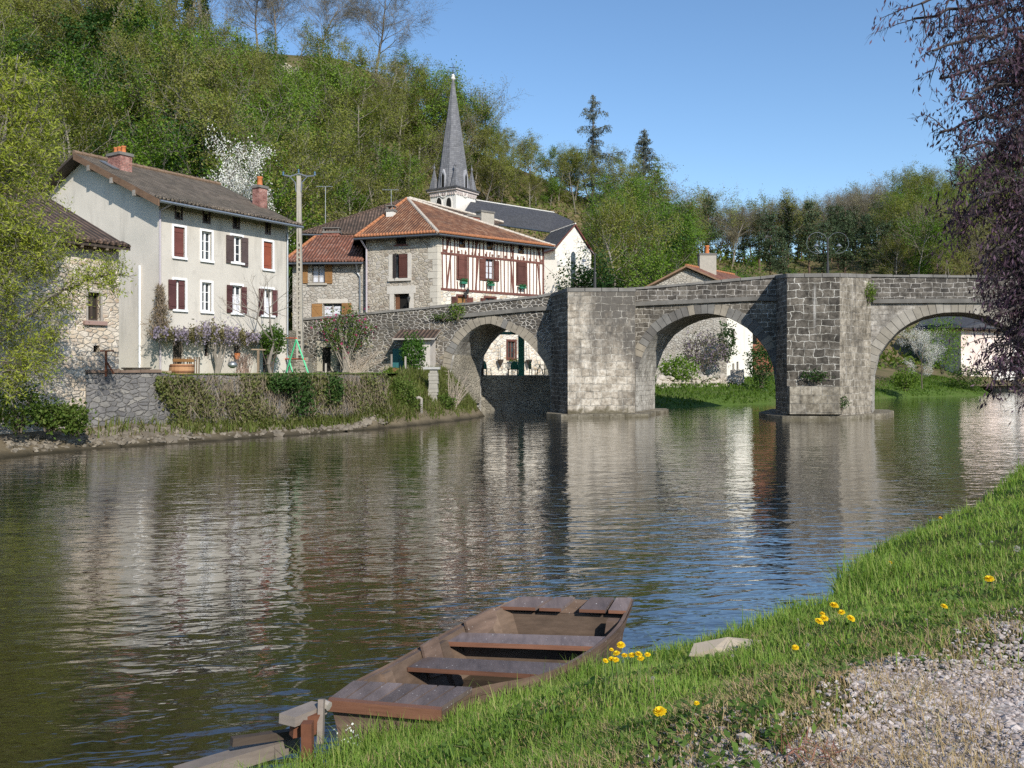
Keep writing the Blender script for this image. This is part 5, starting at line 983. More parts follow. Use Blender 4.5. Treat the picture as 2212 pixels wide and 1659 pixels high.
def fit_w(kind, var, w):
    c = LIB[kind][var][1][1]; z = np.empty(len(c.vertices) * 3, np.float32); c.vertices.foreach_get('co', z); return w / float(np.percentile(z[0::3], 98) - np.percentile(z[0::3], 2))
def tree(kind, p, k, label, group=None, rng=random.Random(1), kz=None, var=None, rot=None):
    v = LIB[kind][rng.randrange(len(LIB[kind])) if var is None else var]; t = thing(NAME[kind], label, CAT.get(kind, 'tree'), p, group); t.rotation_euler.z = rng.uniform(0, 6.28) if rot is None else rot; t.scale = (k, k, kz or k)
    link('trunk', v[0], t); w, c = v[1]
    if w: link('branches', w, t)
    link('crown' if kind != 'ivytree' else 'ivy', c, t)
    return t
# ---------------------------------------------------------------- trees one can single out
def hbase(c, row): return hill_px(c, row)
def H_of(px, p): return px / F * p.y
rgt = random.Random(21)
for c, row, h, lab, var in ((556, 108, 190, 'tall thin bare tree on the hilltop, first of the pair left of the brown grass', 0), (597, 112, 175, 'bare tree on the hilltop, right one of the close pair above the brown grass', 1), (692, 122, 165, 'bare narrow tree behind the round shrub on the hilltop ridge', 2), (812, 160, 215, 'biggest bare tree on the hilltop, wide crown against the blue sky', 3)):
    p = hill_pt(c, .985); t = tree('bare', p, fit('bare', var, H_of(h, p)) * 1.12, lab, 'bare trees along the hilltop', rgt, fit('bare', var, H_of(h, p)), var)
for c, h, lab, var in ((312, 190, 'ivy-wrapped tree farthest left on the hilltop skyline', 0), (362, 200, 'ivy-wrapped trunk second from the left on the hilltop', 1), (408, 205, 'ivy-wrapped trunk third from the left on the hilltop', 0), (440, 190, 'ivy-wrapped trunk nearest to the thin bare pair on the hilltop', 1)):
    p = hill_pt(c, .98); tree('ivytree', p, H_of(h, p) / 15, lab, 'ivy-clad trees on the hilltop', rgt, var=var)
p = hill_pt(648, .985); tree('brown', p, .62, 'round leafless shrub on the hilltop ridge between the bare trees', None, rgt, .42, 1)
p = hill_pt(730, .985); tree('brown', p, .5, 'low leafless shrub at the right end of the brown hilltop grass', None, rgt, .4, 2)
p = hbase(1281, 452); tree('cedar', p, H_of(250, p) / 18.5, 'tall ragged cedar with drooping branches right of the church roof', None, rgt, rot=2.6)
p = hbase(1391, 478); tree('spruce', p, H_of(236, p) / 15.5, 'shorter regular blue-grey conifer right of the ragged cedar', None, rgt, rot=.5)
p = W(465, 430, 66); p.z = 5; tree('blossom', p, fit_w('blossom', 0, 7.6), 'white blossoming tree behind the roof of the plaster house', None, rgt, fit('blossom', 0, 14.6), 0, 1.0)
p = hbase(622, 185); rng = np.random.default_rng(3); t = thing('rock_outcrop', 'pale bare rock face showing through the slope under the hilltop', 'rock', p)
ro = np.array([tuple(hill_px(622 + a, min(max(182 + b_, 160), 215)) - p) for a, b_ in rng.normal(size=(26, 2)) * np.array([11, 18])]) + np.array([0, -.8, .4])
ROCKS = (t, ro)
p = W(1992, 800, 84.5); p.z = .9; tree('blossom', p, .52, 'small white blossoming tree on the far bank under the right arch', None, rgt, .6, 1, 2.0)
p = W(1606, 600, 106); p.z = 4.5; tree('green', p, 1.15, 'big round bright green tree behind the bridge parapet', None, rgt, 1.05, 2)
p = W(1712, 560, 118); p.z = 7; tree('green', p, .5, 'small fresh green bush among the pines right of the big green tree', None, rgt, .85, 1)
for c, row, k, lab in ((905, 330, 1.3, 'bright green tree on the slope just left of the spire'), (955, 300, 1.25, 'bright green tree on the skyline right behind the spire tip'), (1020, 350, 1.25, 'bright green tree on the slope just right of the spire'), (690, 215, .85, 'dark green bush beside the pale rock face under the hilltop')):
    p = hbase(c, row + 30); tree('green' if 'dark' not in lab else 'dark', p, k, lab, None, rgt, k * 1.15)
for c, row, k, lab in ((250, 330, 1.5, 'dark evergreen behind the ridge of the plaster house, left of its chimney'), (330, 345, 1.45, 'dark evergreen behind the three-pot chimney, right of it'), (200, 300, 1.3, 'dark evergreen between the willow and the plaster house roof')):
    p = hbase(c, row + 45); tree('dark', p, k, lab, 'evergreens behind the plaster house', rgt)
# bare poplars and pines on the right-hand skyline
spots = [(1345, 480, 125, 'slender pale tree between the cedar and the conifer'), (1455, 520, 115, 'bare tree standing left of the first dark pine on the right skyline'), (1490, 530, 110, 'bare tree just left of the dark pine rising behind the gabled house'), (1585, 560, 135, 'bare tree between the dark pines on the right skyline'), (1790, 560, 150, 'bare tree above the lamp post on the right skyline'), (1835, 560, 155, 'bare tree right of the lamp post on the right skyline'), (1868, 555, 160, 'tall bare tree at the foot of the rising right hill')]
spots += [(c, 0, h, 'greyish bare tree on the skyline above the dark pines') for c, h in ((1515, 115), (1555, 130), (1620, 140), (1650, 130), (1690, 145), (1722, 150), (1756, 140), (1815, 150), (1850, 145), (1420, 105), (1470, 118))]
for c, row, h, lab in spots: p = hill_pt(c, .97); v_ = rgt.randrange(4); tree('bare', p, fit('bare', v_, H_of(h, p) * .92), lab, 'bare trees on the right skyline', rgt, var=v_)
for i, (c, t_, h) in enumerate([(1530, .80, 165), (1640, .9, 135), (1664, .72, 170), (1702, .9, 150), (1731, .95, 105), (1748, .78, 165), (1779, .62, 150), (1796, .88, 125), (1826, .6, 165), (1846, .9, 120), (1872, .55, 160), (1888, .85, 110), (1915, .5, 150), (1690, .58, 130), (1945, .6, 120), (1606, .95, 95), (1810, .75, 140)]):
    p = hill_pt(c, t_); tree('pine', p, H_of(h, p) / 13, ['dark pine rising alone behind the gabled house'][0] if i == 0 else 'dark pine in the stand of pines on the right hill behind the bridge', None if i == 0 else 'pines standing together on the right hill', rgt)
# ---------------------------------------------------------------- the mixed wood of both slopes
def where(c, row):
    if c < 180: x = 'left of the plaster house roof'
    elif c < 420: x = 'above the plaster house'
    elif c < 640: x = 'above the white blossom tree'
    elif c < 800: x = 'between the utility pole and the inn roof'
    elif c < 960: x = 'left of the church spire'
    elif c < 1160: x = 'right of the church spire'
    elif c < 1340: x = 'right of the church roof'
    elif c < 1520: x = 'behind the gabled house'
    elif c < 1900: x = 'behind the middle of the bridge'
    else: x = 'on the right-hand hill'
    return x
D_ = {'olive': 'half-leafed olive tree', 'brown': 'brownish budding tree', 'green': 'fresh green tree', 'dark': 'dark evergreen bush'}
rgw = random.Random(77); placed = []; NW = 0
def wood_mix(c, row):
    if 860 < c < 1060 and row < 330: return ('green', 'green', 'olive')
    if c < 420 and 230 < row: return ('dark', 'green', 'olive', 'olive')
    if 540 < c < 720 and row > 250: return ('green', 'olive', 'green', 'olive')
    if 680 < c < 880 and row < 330: return ('brown', 'brown', 'olive')
    if 1080 < c < 1260 and row < 400: return ('brown', 'olive', 'brown')
    if 1440 < c < 1925 and row < 590: return ('brown', 'olive', 'brown')
    if c > 1900: return ('olive', 'olive', 'brown', 'olive', 'green')
    if c > 1250: return ('olive', 'green', 'green', 'olive', 'dark')
    return ('olive', 'green', 'olive', 'green', 'olive', 'brown', 'olive')
tries = 0
while NW < 340 and tries < 14000:
    tries += 1; c = rgw.uniform(-80, 2300) if rgw.random() < .8 else rgw.uniform(930, 1340); t_ = rgw.uniform(-.02, .99)
    if c > 1320 and rgw.random() < .35: continue
    if 1440 < c < 1925 and rgw.random() < .35: t_ = rgw.uniform(.93, 1.12)
    p = hill_pt(c, t_); row = HY - (p.z - EYE) / p.y * F
    if 545 < c < 770 and t_ > .84: continue
    if 580 < c < 668 and row < 300: continue
    if 1490 < c < 1925 and .3 < t_ < .9: continue
    if 300 < c < 545 and t_ > .96: continue
    if c > 1380 and row > 640 or c < 130 and row > 420 or 900 < c < 1320 and row > 465: continue
    if 265 < c < 880 and row - 9.5 * rgw.uniform(.75, 1) * F / p.y < float(_A(SKY, c)) - (6 if c < 545 else -4): continue
    md = 3.9 if c < 930 else 3.3 if c < 1340 else 4.2
    if any((p.x - q.x) ** 2 + (p.y - q.y) ** 2 < md * md for q in placed): continue
    k_ = rgw.choice(wood_mix(c, row)); k = rgw.uniform(.68, 1.18) * (1.35 if k_ == 'dark' else 1.1 if k_ == 'green' else 1) * (.8 if 1060 < c < 1330 else 1)
    placed.append(p); NW += 1
    hgt = 'high on the slope' if t_ > .66 else 'halfway up the slope' if t_ > .33 else 'low on the slope'; sz = 'tall' if k > 1.05 else 'small' if k < .82 else 'mid-sized'
    tree(k_, p, k, f'{sz} {D_[k_]} {hgt} {where(c, row)}', f'{D_[k_]}s in the wood {hgt} {where(c, row)}', rgw, k * rgw.uniform(.9, 1.15))
# undergrowth that hides the soil of the slopes: nobody could count it
rng = np.random.default_rng(5); n = 52000; cu = rng.uniform(-150, 2350, n); tu = rng.uniform(-.1, 1.0, n); keep = ~(((cu > 550) & (cu < 760) & (tu > .86) & (rng.random(n) < .9)) | ((cu > 1590) & (cu < 1900) & (tu > .55) & (rng.random(n) < .8))); cu, tu = cu[keep], tu[keep]
ux, uy, uz = hill_at(cu, tu); uz = np.where(tu < 0, uz + tu * 12, uz); hgt = np.abs(rng.normal(.0, .85, len(cu))) * (1 + .8 * np.sin(ux * .35) * np.sin(uy * .3)); n2 = 5000; c2, t2 = rng.uniform(1440, 1935, n2), rng.uniform(.93, 1.12, n2); x2, y2, z2 = hill_at(c2, t2); h2 = 4.2 * rng.random(n2) * (.6 + .4 * np.sin(x2 * .6))
ux, uy, uz, hgt, cu = np.concatenate([ux, x2]), np.concatenate([uy, y2]), np.concatenate([uz, z2]), np.concatenate([hgt, h2]), np.concatenate([cu, c2])
C = np.stack([ux + rng.normal(0, .3, len(cu)), uy, uz + .05 + hgt], 1)
gsel = (np.sin(ux * .21 + 1) * np.sin(uy * .17) + rng.normal(0, .4, len(cu))) > .1
for nm, m, sel in (('undergrowth', m_leaf('scrub_green', [(.075, .12, .018), (.12, .175, .025), (.16, .20, .04)]), gsel), ('undergrowth', m_leaf('scrub_brown', [(.13, .115, .05), (.18, .165, .065), (.16, .175, .045)]), ~gsel)):
    props(link(nm, leaf_mesh(nm, C[sel], .62, .55, m, rng)), 'low scrub of brambles and saplings covering the wooded slopes', 'undergrowth', kind='stuff')
# ================================================================ poles, lamps, garden, terrace
c7 = lambda x, y: (667.1 + .16449 * x, 654.9 + .16449 * y); cR = lambda x, y: (879.3 + .16449 * x, 667.1 + .16449 * y)
def G2(x, y, z=TZ, f=None):           # ground point of a garden pixel on the level z at a guessed depth
    return None
# concrete utility pole
PY = 49.0; pb = W(648, 799, PY); pt_ = W(646, 380, PY); up = thing('utility_pole', 'tall slotted concrete utility pole with grey crossarm between the plaster house and the cottage', 'pole', (pb.x, PY, TZ))
b = MB(); H_ = pt_.z - TZ
for sx in (-1, 1): b.hexa([(pb.x + sx * .13 - .05, PY - .12, TZ), (pb.x + sx * .13 + .05, PY - .12, TZ), (pb.x + sx * .13 + .05, PY + .12, TZ), (pb.x + sx * .13 - .05, PY + .12, TZ)], [(pt_.x + sx * .07 - .04, PY - .09, pt_.z), (pt_.x + sx * .07 + .04, PY - .09, pt_.z), (pt_.x + sx * .07 + .04, PY + .09, pt_.z), (pt_.x + sx * .07 - .04, PY + .09, pt_.z)])
for i in range(27): z = TZ + .15 + i * .27; x = lerp(pb.x, pt_.x, (z - TZ) / H_); b.box(x - .13, x + .13, PY - .1, PY + .1, z, z + .1)
b.hexa([(pb.x - .04, PY - .115, TZ + 7.2), (pb.x + .04, PY - .115, TZ + 7.2), (pb.x + .04, PY + .115, TZ + 7.2), (pb.x - .04, PY + .115, TZ + 7.2)], [(pt_.x - .05, PY - .085, pt_.z), (pt_.x + .05, PY - .085, pt_.z), (pt_.x + .05, PY + .085, pt_.z), (pt_.x - .05, PY + .085, pt_.z)])
b.build('pole_shaft', MT['concrete'], up)
b = MB(); cx, cz = pt_.x, pt_.z; b.tube([(cx - .78, PY - .1, cz - .0), (cx - .45, PY - .1, cz - .05), (cx, PY - .1, cz + .1), (cx + .45, PY - .1, cz - .05), (cx + .85, PY - .1, cz - .02)], .045, 6)
for sx in (-1, 1): b.tube([(cx + sx * .5, PY - .1, cz - .05), (cx + sx * .18, PY - .11, cz - .4), (cx + sx * .14, PY - .11, cz - .9)], .03, 5)
ca_ = b.build('crossarm', MT['zinc'], up)
for sx in (-.85, 0, .9):
    b = MB(); b.lathe((cx + sx, PY - .1, cz + (.12 if sx == 0 else -.02)), [(.02, 0), (.05, .06), (.05, .1), (.03, .12), (.055, .17), (.02, .24)], 8); b.build('insulator', m_plain('glass_insulator', (.10, .18, .28), .2), ca_)
def antenna(c, row, Y, z0, lab):
    p = W(c, row, Y); t = thing('tv_antenna', lab, 'antenna', (p.x, Y, z0)); b = MB(); b.tube([(p.x, Y, z0), (p.x, Y, p.z)], .025, 5); b.build('mast', MT['zinc'], t)
    b = MB(); b.tube([(p.x - .75, Y, p.z), (p.x + .6, Y, p.z)], .02, 4); [b.tube([(p.x - .7 + i * .2, Y - .2, p.z + .05), (p.x - .7 + i * .2, Y + .2, p.z + .05)], .012, 4) for i in range(7)]; b.build('aerial', MT['zinc'], t)
antenna(703, 403, 72, 14, 'thin television antenna on a mast above the rear roof, right of the utility pole'); antenna(845, 410, 73, 15.4, 'small bent antenna on the ridge left of the inn roof peak')
def lamp(c, r0, r1, Y, side, lab):
    p, q = W(c, r0, Y), W(c, r1, Y); t = thing('lamp_post', lab, 'lamp post', (p.x, Y, q.z), 'lamp posts on the bridge'); b = MB(); b.lathe((p.x, Y, q.z), [(.09, 0), (.075, .9), (.05, .95), (.045, p.z - q.z)], 8); b.build('post', MT['iron'], t)
    for sx in side:
        b = MB(); R_ = .62; b.tube([(p.x + sx * (R_ - R_ * math.cos(a)), Y, p.z - .35 + R_ * math.sin(a)) for a in np.linspace(-.5, 5.0, 26)] + [(p.x + sx * (R_ + .22), Y, p.z - .55), (p.x + sx * (R_ + .05), Y, p.z - .42)], .010, 5); b.build('scroll_arm', MT['zinc'], t)
    for sx in side: b = MB(); b.lathe((p.x + sx * .66, Y, p.z - .55), [(.02, .16), (.1, .08), (.16, 0), (.05, -.02)], 10); b.build('lamp_shade', MT['zinc'], t)
lamp(1285, 546, 622, 54.2, (-1,), 'dark lamp post on the bridge just right of the church gable'); lamp(1788, 512, 600, 52.0, (-1, 1), 'dark lamp post with twin scroll arms behind the second bridge pier')
def wire(a, b, sag, r=.012, name='overhead_wire', lab='', par=None):
    m = MB(); a, b = Vector(a), Vector(b); m.tube([a.lerp(b, i / 14) - Vector((0, 0, sag * 4 * (i / 14) * (1 - i / 14))) for i in range(15)], r, 3); return props(m.build(name, MT['iron']), lab, 'wire', 'overhead wires')
wire(W(640, 569, 49), W(627, 565, 47.2), .05, lab='short cable from the utility pole to the corner of the plaster house')
wire(W(1172, 570, 65.5), W(1285, 640, 54.2), .3, lab='thin cable crossing the white church gable to the lamp post')
# --------------- planting helpers
def blob(n, c, r, rng, shell=.5, lump=.25):
    d = rng.normal(size=(n, 3)); d /= np.linalg.norm(d, axis=1, keepdims=True); q = (shell + (1 - shell) * rng.random(n) ** .6)
    k = 1 + lump * np.sin(d[:, 0] * 5 + 1) * np.sin(d[:, 1] * 6 + 2) * np.sin(d[:, 2] * 5 + .5) * 2
    return np.asarray(c)[None] + d * (q * k)[:, None] * np.asarray(r)[None] + rng.normal(size=(n, 3)) * .06
def bush(name, label, cat, c, r, n, size, mat, seed, base=None, aspect=.55, stems=14, group=None, stem_mat=None, extra=None):
    rng = np.random.default_rng(seed); rg = random.Random(seed); base = Vector(base if base is not None else (c[0], c[1], c[2] - r[2])); t = thing(name, label, cat, base, group); o = np.array(base)
    C = blob(n, c, r, rng) - o; link('foliage', leaf_mesh('foliage', C, size, aspect, mat, rng), t)
    if extra is not None: C = blob(extra[0], c, [x * 1.05 for x in r], rng, .75) - o; link(extra[3], leaf_mesh(extra[3], C, extra[1], .8, extra[2], rng), t)
    b = MB()
    for i in range(stems):
        e = Vector(c) + Vector((rg.uniform(-.8, .8) * r[0], rg.uniform(-.8, .8) * r[1], rg.uniform(-.2, .8) * r[2])); s_ = base + Vector((rg.uniform(-.15, .15), rg.uniform(-.15, .15), -.05)); m = s_.lerp(e, .5) + Vector((rg.uniform(-.1, .1), rg.uniform(-.1, .1), .1)); b.tube([s_, m, e], [.03, .02, .008], 4, caps=False)
    b.build('stems', stem_mat or BARK, t); return t
def twigs(name, label, cat, base, ends, seed, mat, r=.012, n_side=4, group=None):
    rg = random.Random(seed); t = thing(name, label, cat, base, group); b = MB(); base = Vector(base)
    for e in ends:
        e = Vector(e); s_ = base + Vector((rg.uniform(-.2, .2), rg.uniform(-.15, .15), 0)); m = s_.lerp(e, .5) + Vector((rg.uniform(-.12, .12), rg.uniform(-.12, .12), rg.uniform(.05, .25))); b.tube([s_, m, e], [r * 1.5, r, r * .4], 4, caps=False)
        for _ in range(n_side): f = rg.uniform(.3, 1); p = s_.lerp(e, f) + Vector((0, 0, .1 * (1 - f))); b.tube([p, p + Vector((rg.uniform(-.3, .3), rg.uniform(-.2, .2), rg.uniform(-.05, .4)))], [r * .6, r * .25], 3, caps=False)
    b.build('stems', mat, t); return t
L_SH = m_leaf('shrub_leaf', [(.045, .09, .015), (.075, .135, .02), (.12, .17, .035), (.16, .19, .05)]); L_LI = m_leaf('lime_leaf', [(.09, .16, .02), (.14, .22, .03), (.2, .26, .05)]); L_WI = m_leaf('wisteria_flower', [(.19, .15, .22), (.30, .25, .36), (.38, .33, .43), (.22, .19, .13)], .4); L_MG = m_leaf('magenta_flower', [(.26, .03, .09), (.40, .06, .15)], .3); DRY = m_leaf('dry_twig', [(.20, .155, .11), (.27, .215, .16), (.33, .27, .20)], .1); L_GT = m_leaf('grey_twig', [(.16, .13, .10), (.24, .20, .16)], 0)
HGZ = lambda s, z, n: HA.P(s, z, n)
# --------------- garden furniture in front of the plaster house (plane parallel to its front, ~2 m out)
gp = lambda x, y, n=1.8: (lambda q: HA.P(q[0], q[1], n))(HA.px(*cG(x, y), n))
p0, p1 = gp(75, 1140, 3.6), gp(285, 1140, 3.6); t = thing('stone_trough', 'grey stone trough on top of the garden wall by the white vent pipe', 'trough', (p0.x, p0.y, TZ)); tp = Plane(tuple(p0.xy), tuple((p1 - p0).xy)); L = (p1 - p0).length
b = MB(); tp.box(b, 0, L, TZ - .02, TZ + .22, -.6, 0, 0); b.build('trough_body', m_plain('grey_stone', (.34, .34, .33), .9, .35, 4), t); b = MB(); tp.box(b, -.05, L + .05, TZ + .222, TZ + .28, -.66, .05); b.build('lid', MT['dark_wood'], t)
p0, p1 = gp(292, 1130, 3.4), gp(515, 1130, 3.4); t = thing('plank', 'long low board lying on the garden wall beside the stone trough', 'plank', (p0.x, p0.y, TZ)); b = MB(); b.bar((p0.x, p0.y, TZ + .08), (p1.x, p1.y, TZ + .08), .35, .14); b.build('board', MT['fence_wood'], t)
fn = thing('picket_fence', 'short weathered wooden fence of uneven pickets in front of the house door', 'fence', gp(700, 1140, 2.6)); fpx = [(575, 930, 1130), (600, 935, 1130), (628, 925, 1130), (655, 930, 1130), (690, 930, 1130), (735, 930, 1130), (762, 925, 1130), (790, 930, 1130), (822, 925, 1145), (850, 930, 1145), (880, 925, 1140)]
b = MB(); rg = random.Random(2)
for x, y0, y1 in fpx: a = gp(x, y0, 2.6); b.bar((a.x, a.y, TZ - .05), (a.x + rg.uniform(-.06, .06), a.y, a.z), .08, .03)
b.build('pickets', m_wood('picket_wood', (.17, .12, .08)), fn); b = MB(); b.bar(gp(565, 963, 2.66), gp(815, 968, 2.66), .05, .13); b.build('rail', MT['ochre_wood'], fn)
p = gp(672, 1138, 3.1); t = thing('wooden_barrel', 'squat cut-off wooden barrel in front of the picket fence', 'barrel', (p.x, p.y, TZ)); h = gp(672, 1005, 3.1).z - TZ; b = MB(); b.lathe((p.x, p.y, TZ - .02), [(.46, 0), (.52, h * .4), (.50, h * .75), (.47, h), (.43, h), (.43, h - .1)], 18); b.build('staves', MT['barrel_wood'], t, smooth=False)
b = MB(); [b.lathe((p.x, p.y, TZ + h * f), [(.525 - abs(f - .5) * .05, -.02), (.53 - abs(f - .5) * .05, .0), (.525 - abs(f - .5) * .05, .025)], 18) for f in (.22, .78)]; b.build('hoop', MT['rust'], t)
for x, y, n_, lab in ((545, 1010, 2.8, 'short upright stake left of the picket fence'), ): a = gp(x, y, n_); t = thing('garden_stake', lab, 'post', (a.x, a.y, TZ)); b = MB(); b.bar((a.x, a.y, TZ - .1), (a.x + .02, a.y, a.z), .1, .1); b.build('post', MT['grey_wood'], t)
a = gp(1600, 835, 2.4); t = thing('clothes_post', 'T-shaped wooden clothes post in front of the wisteria', 'post', (a.x, a.y, TZ)); b = MB(); b.bar((a.x, a.y, TZ - .1), (a.x, a.y, a.z), .1, .1); b.bar((a.x - .05, a.y, TZ), (a.x - .35, a.y - .2, TZ - .02), .08, .08); b.build('post', MT['fence_wood'], t); b = MB(); b.bar(HA.d * -.42 + a, HA.d * .42 + a, .06, .06); b.build('crossbar', MT['fence_wood'], t)
a = W(229, 770, 31.2); t = thing('clothes_post', 'thin T-shaped post on the wall corner beside the stone barn', 'post', (a.x, a.y, TZ)); b = MB(); b.bar((a.x, a.y, 2.4), (a.x, a.y, W(229, 759, 31.2).z), .06, .06); b.bar((a.x + .03, a.y, 2.6 + .3), (a.x + .28, a.y, 2.5), .05, .05); b.build('post', MT['rust'], t); b = MB(); b.bar((a.x - .2, a.y, W(229, 758, 31.2).z), (a.x + .28, a.y, W(229, 758, 31.2).z), .05, .05); b.build('crossbar', MT['rust'], t)
a = gp(1288, 990, 1.2); t = thing('hanging_kettle', 'round dark metal kettle hanging under the wisteria', 'kettle', a); b = MB(); b.lathe((a.x, a.y, a.z - .28), [(.08, 0), (.22, .1), (.24, .2), (.15, .3), (.04, .34)], 12); b.build('bowl', MT['zinc'], t, smooth=True); b = MB(); b.tube([a + HA.d * (.2 * math.cos(u)) + Vector((0, 0, .02 + .28 * math.sin(u))) for u in np.linspace(0, math.pi, 9)], .012, 4); b.build('handle', MT['iron'], t)
a = gp(1345, 905, .3); t = thing('hanging_pot', 'terracotta pot hanging on the house wall by the small cellar window', 'pot', a); b = MB(); b.lathe((a.x, a.y, a.z - .2), [(.1, 0), (.16, .3), (.18, .32), (.14, .32)], 10); b.build('pot', MT['terracotta'], t)
# wisteria: twisted trunk, flowering band along the wall
t = thing('wisteria', 'purple flowering wisteria trained along the house front above the cellar doors', 'climbing plant', gp(1120, 1130, .5)); o = np.array(t.location); rng = np.random.default_rng(4); b = MB(); rg = random.Random(8)
for k in range(9):
    x0, x1 = 1090 + rg.uniform(-15, 30), rg.choice((1050, 1080, 1120, 1160, 1210, 1235)); b.tube([gp(x0, 1128, .5), gp(lerp(x0, x1, .3) + rg.uniform(-12, 12), 1000, .5), gp(lerp(x0, x1, .75) + rg.uniform(-12, 12), 880, .5), gp(x1, 760, .6), gp(x1 + rg.uniform(-250, 250), rg.uniform(650, 720), .6)], [.07, .055, .05, .045, .02], 6, caps=False)
for k in range(60): x = rg.uniform(360, 1600); y = np.interp(x, [340, 700, 950, 1100, 1400, 1600], [620, 660, 640, 600, 660, 720]); b.tube([gp(x, y + rg.uniform(-40, 60), .6), gp(x + rg.uniform(-120, 120), y + rg.uniform(-60, 50), .7)], [.02, .008], 4, caps=False)
b.build('trunk', BARKG, t)
n = 4200; x = rng.uniform(335, 1640, n); yc = np.interp(x, [330, 480, 700, 880, 1040, 1130, 1300, 1500, 1640], [640, 640, 660, 640, 600, 640, 660, 690, 700]); hw_ = np.interp(x, [330, 480, 700, 950, 1110, 1300, 1640], [60, 70, 75, 120, 110, 95, 60]); y = yc + rng.normal(0, .55, n) * hw_; C = np.array([gp(a, c, d) for a, c, d in zip(x, y, rng.normal(.6, .28, n))]) - o
fl = (np.sin(x * .021) + np.sin(x * .051 + 2) + rng.normal(0, .55, n)) > -.25; link('flowers', leaf_mesh('flowers', C[fl], .13, .6, L_WI, rng, droop=1.2), t); link('leaves', leaf_mesh('leaves', C[~fl], .14, .45, m_leaf('bronze_leaf', [(.12, .10, .04), (.17, .16, .06), (.22, .18, .11), (.12, .16, .03)]), rng), t)
x = rng.uniform(380, 1500, 150); C = np.array([gp(a, c, d) for a, c, d in zip(x, rng.uniform(730, 860, 150), rng.normal(.5, .2, 150))]) - o; link('hanging_shoots', leaf_mesh('hanging_shoots', C, .36, .05, L_GT, rng, droop=4), t)
# dry climber on the corner downpipe
t = thing('dry_climber', 'dry brown climber on the corner downpipe of the plaster house', 'climbing plant', gp(390, 1090, .2)); o = np.array(t.location); n = 900; y = rng.uniform(60, 690, n); x = 380 + rng.normal(0, 1, n) * np.interp(y, [60, 300, 520, 690], [14, 42, 70, 62]) + np.interp(y, [60, 300, 690], [20, 40, -10]); C = np.array([gp(a, c, d) for a, c, d in zip(x, y, np.abs(rng.normal(.15, .12, n)))]) - o
link('shoots', leaf_mesh('shoots', C, .5, .045, DRY, rng, droop=1.5), t); link('leaves', leaf_mesh('leaves', C[::3], .12, .6, m_leaf('climber_leaf', [(.16, .14, .06), (.25, .17, .07), (.12, .15, .04)]), rng), t)
# bare pruned tree, green bush at its foot, shrubs
a = gp(1745, 1120, 1.6); s = Skel(66); t = thing('garden_tree', 'bare pruned tree with thin twigs in front of the right windows of the plaster house', 'tree', (a.x, a.y, TZ)); gl_ = lambda x, y: gp(x, y, 1.6) - Vector((a.x, a.y, TZ)); V_ = lambda *q: [gl_(*z) for z in q]
lim = [V_((1745, 1120), (1720, 1020), (1750, 900), (1790, 760)), V_((1790, 760), (1745, 560), (1735, 330)), V_((1780, 740), (1690, 640), (1620, 540), (1580, 470), (1510, 440)), V_((1585, 465), (1600, 390), (1640, 290)), V_((1750, 900), (1830, 860))]
for L_ in lim:
    for i in range(len(L_) - 1): r0_, r1_ = [.1, .085, .075, .06, .05][min(i, 4)], [.085, .075, .06, .05, .04][min(i, 4)]; k_ = 1 if L_ is lim[0] else .5; s.seg.append((L_[i], L_[i + 1], r0_ * k_, r1_ * k_, 0))
P_ = dict(nb=(5, 4), lr=(.5, .5), ang=(35, 35), start=.1, wob=.12, trop=(.02, .04, .04), prof=lambda f: 1, rr=.55, rmin=.008, nseg=(4, 3, 2))
for e, d in ((gl_(1735, 330), (-.2, 0, 1)), (gl_(1735, 330), (.5, .3, .8)), (gl_(1640, 290), (-.5, -.2, .8)), (gl_(1640, 290), (.2, .2, 1)), (gl_(1735, 400), (.8, .5, .3)), (gl_(1600, 390), (-.8, -.3, .4)), (gl_(1735, 420), (-.6, -.4, .5)), (gl_(1510, 440), (-.7, -.5, .3))): s.grow(e, Vector(d), 1.35, .026, 0, P_)
link('trunk', s.wood('trunk', BARKG, 0, 0), t); link('twigs', s.wood('twigs', BARKG, 1), t)
c_ = gp(1770, 740, 1.2); bush('bay_bush', 'dense green bush at the foot of the bare pruned tree', 'bush', tuple(c_), (.62, .62, .75), 2600, .12, m_leaf('bay_leaf', [(.04, .09, .012), (.08, .15, .02), (.13, .2, .03)]), 31, base=gp(1730, 1115, 1.3))
for i, (x, y, e) in enumerate(((1440, 1110, 8), (1380, 1105, 6))): a = gp(x, y, 1.2); rg = random.Random(40 + i); twigs('bare_shrub', ['pinkish leafless shrub left of the T-shaped clothes post', 'smaller leafless shrub below the hanging kettle'][i], 'shrub', (a.x, a.y, TZ), [gp(x + rg.uniform(-110, 110), rg.uniform(880, 980), 1.2 + rg.uniform(-.3, .3)) for _ in range(e * 3)], 50 + i, m_wood('pink_twig', (.27, .19, .15)), .011, 4)
# swing frame
sp_ = lambda x, y, d=0.0: W(*cG(x, y), 45.6 + d)
t = thing('swing_frame', 'green and red metal children\'s swing frame standing on the garden lawn', 'swing', W(632, 800, 45.6)); tb = lambda pts, m, nm: (lambda b: (b.tube(pts, .042, 8), b.build(nm, MT[m], t)))(MB())
tb([sp_(1902, 692, 1.6), sp_(2062, 700, -.6)], 'swing_red', 'top_bar'); zf = lambda p: Vector((p.x, p.y, TZ))
for q, e in (((1905, 700, 1.6), (2015, 1125, 1.0)), ((1905, 700, 1.6), (1800, 1090, 2.4)), ((2060, 712, -.6), (1938, 1115, -.2)), ((2060, 712, -.6), (2205, 1110, -1.2))): tb([sp_(*q), zf(sp_(*e))], 'swing_green', 'leg')
tb([sp_(1790, 946, 2.2), sp_(2160, 950, -1.0)], 'swing_red', 'lower_bar')
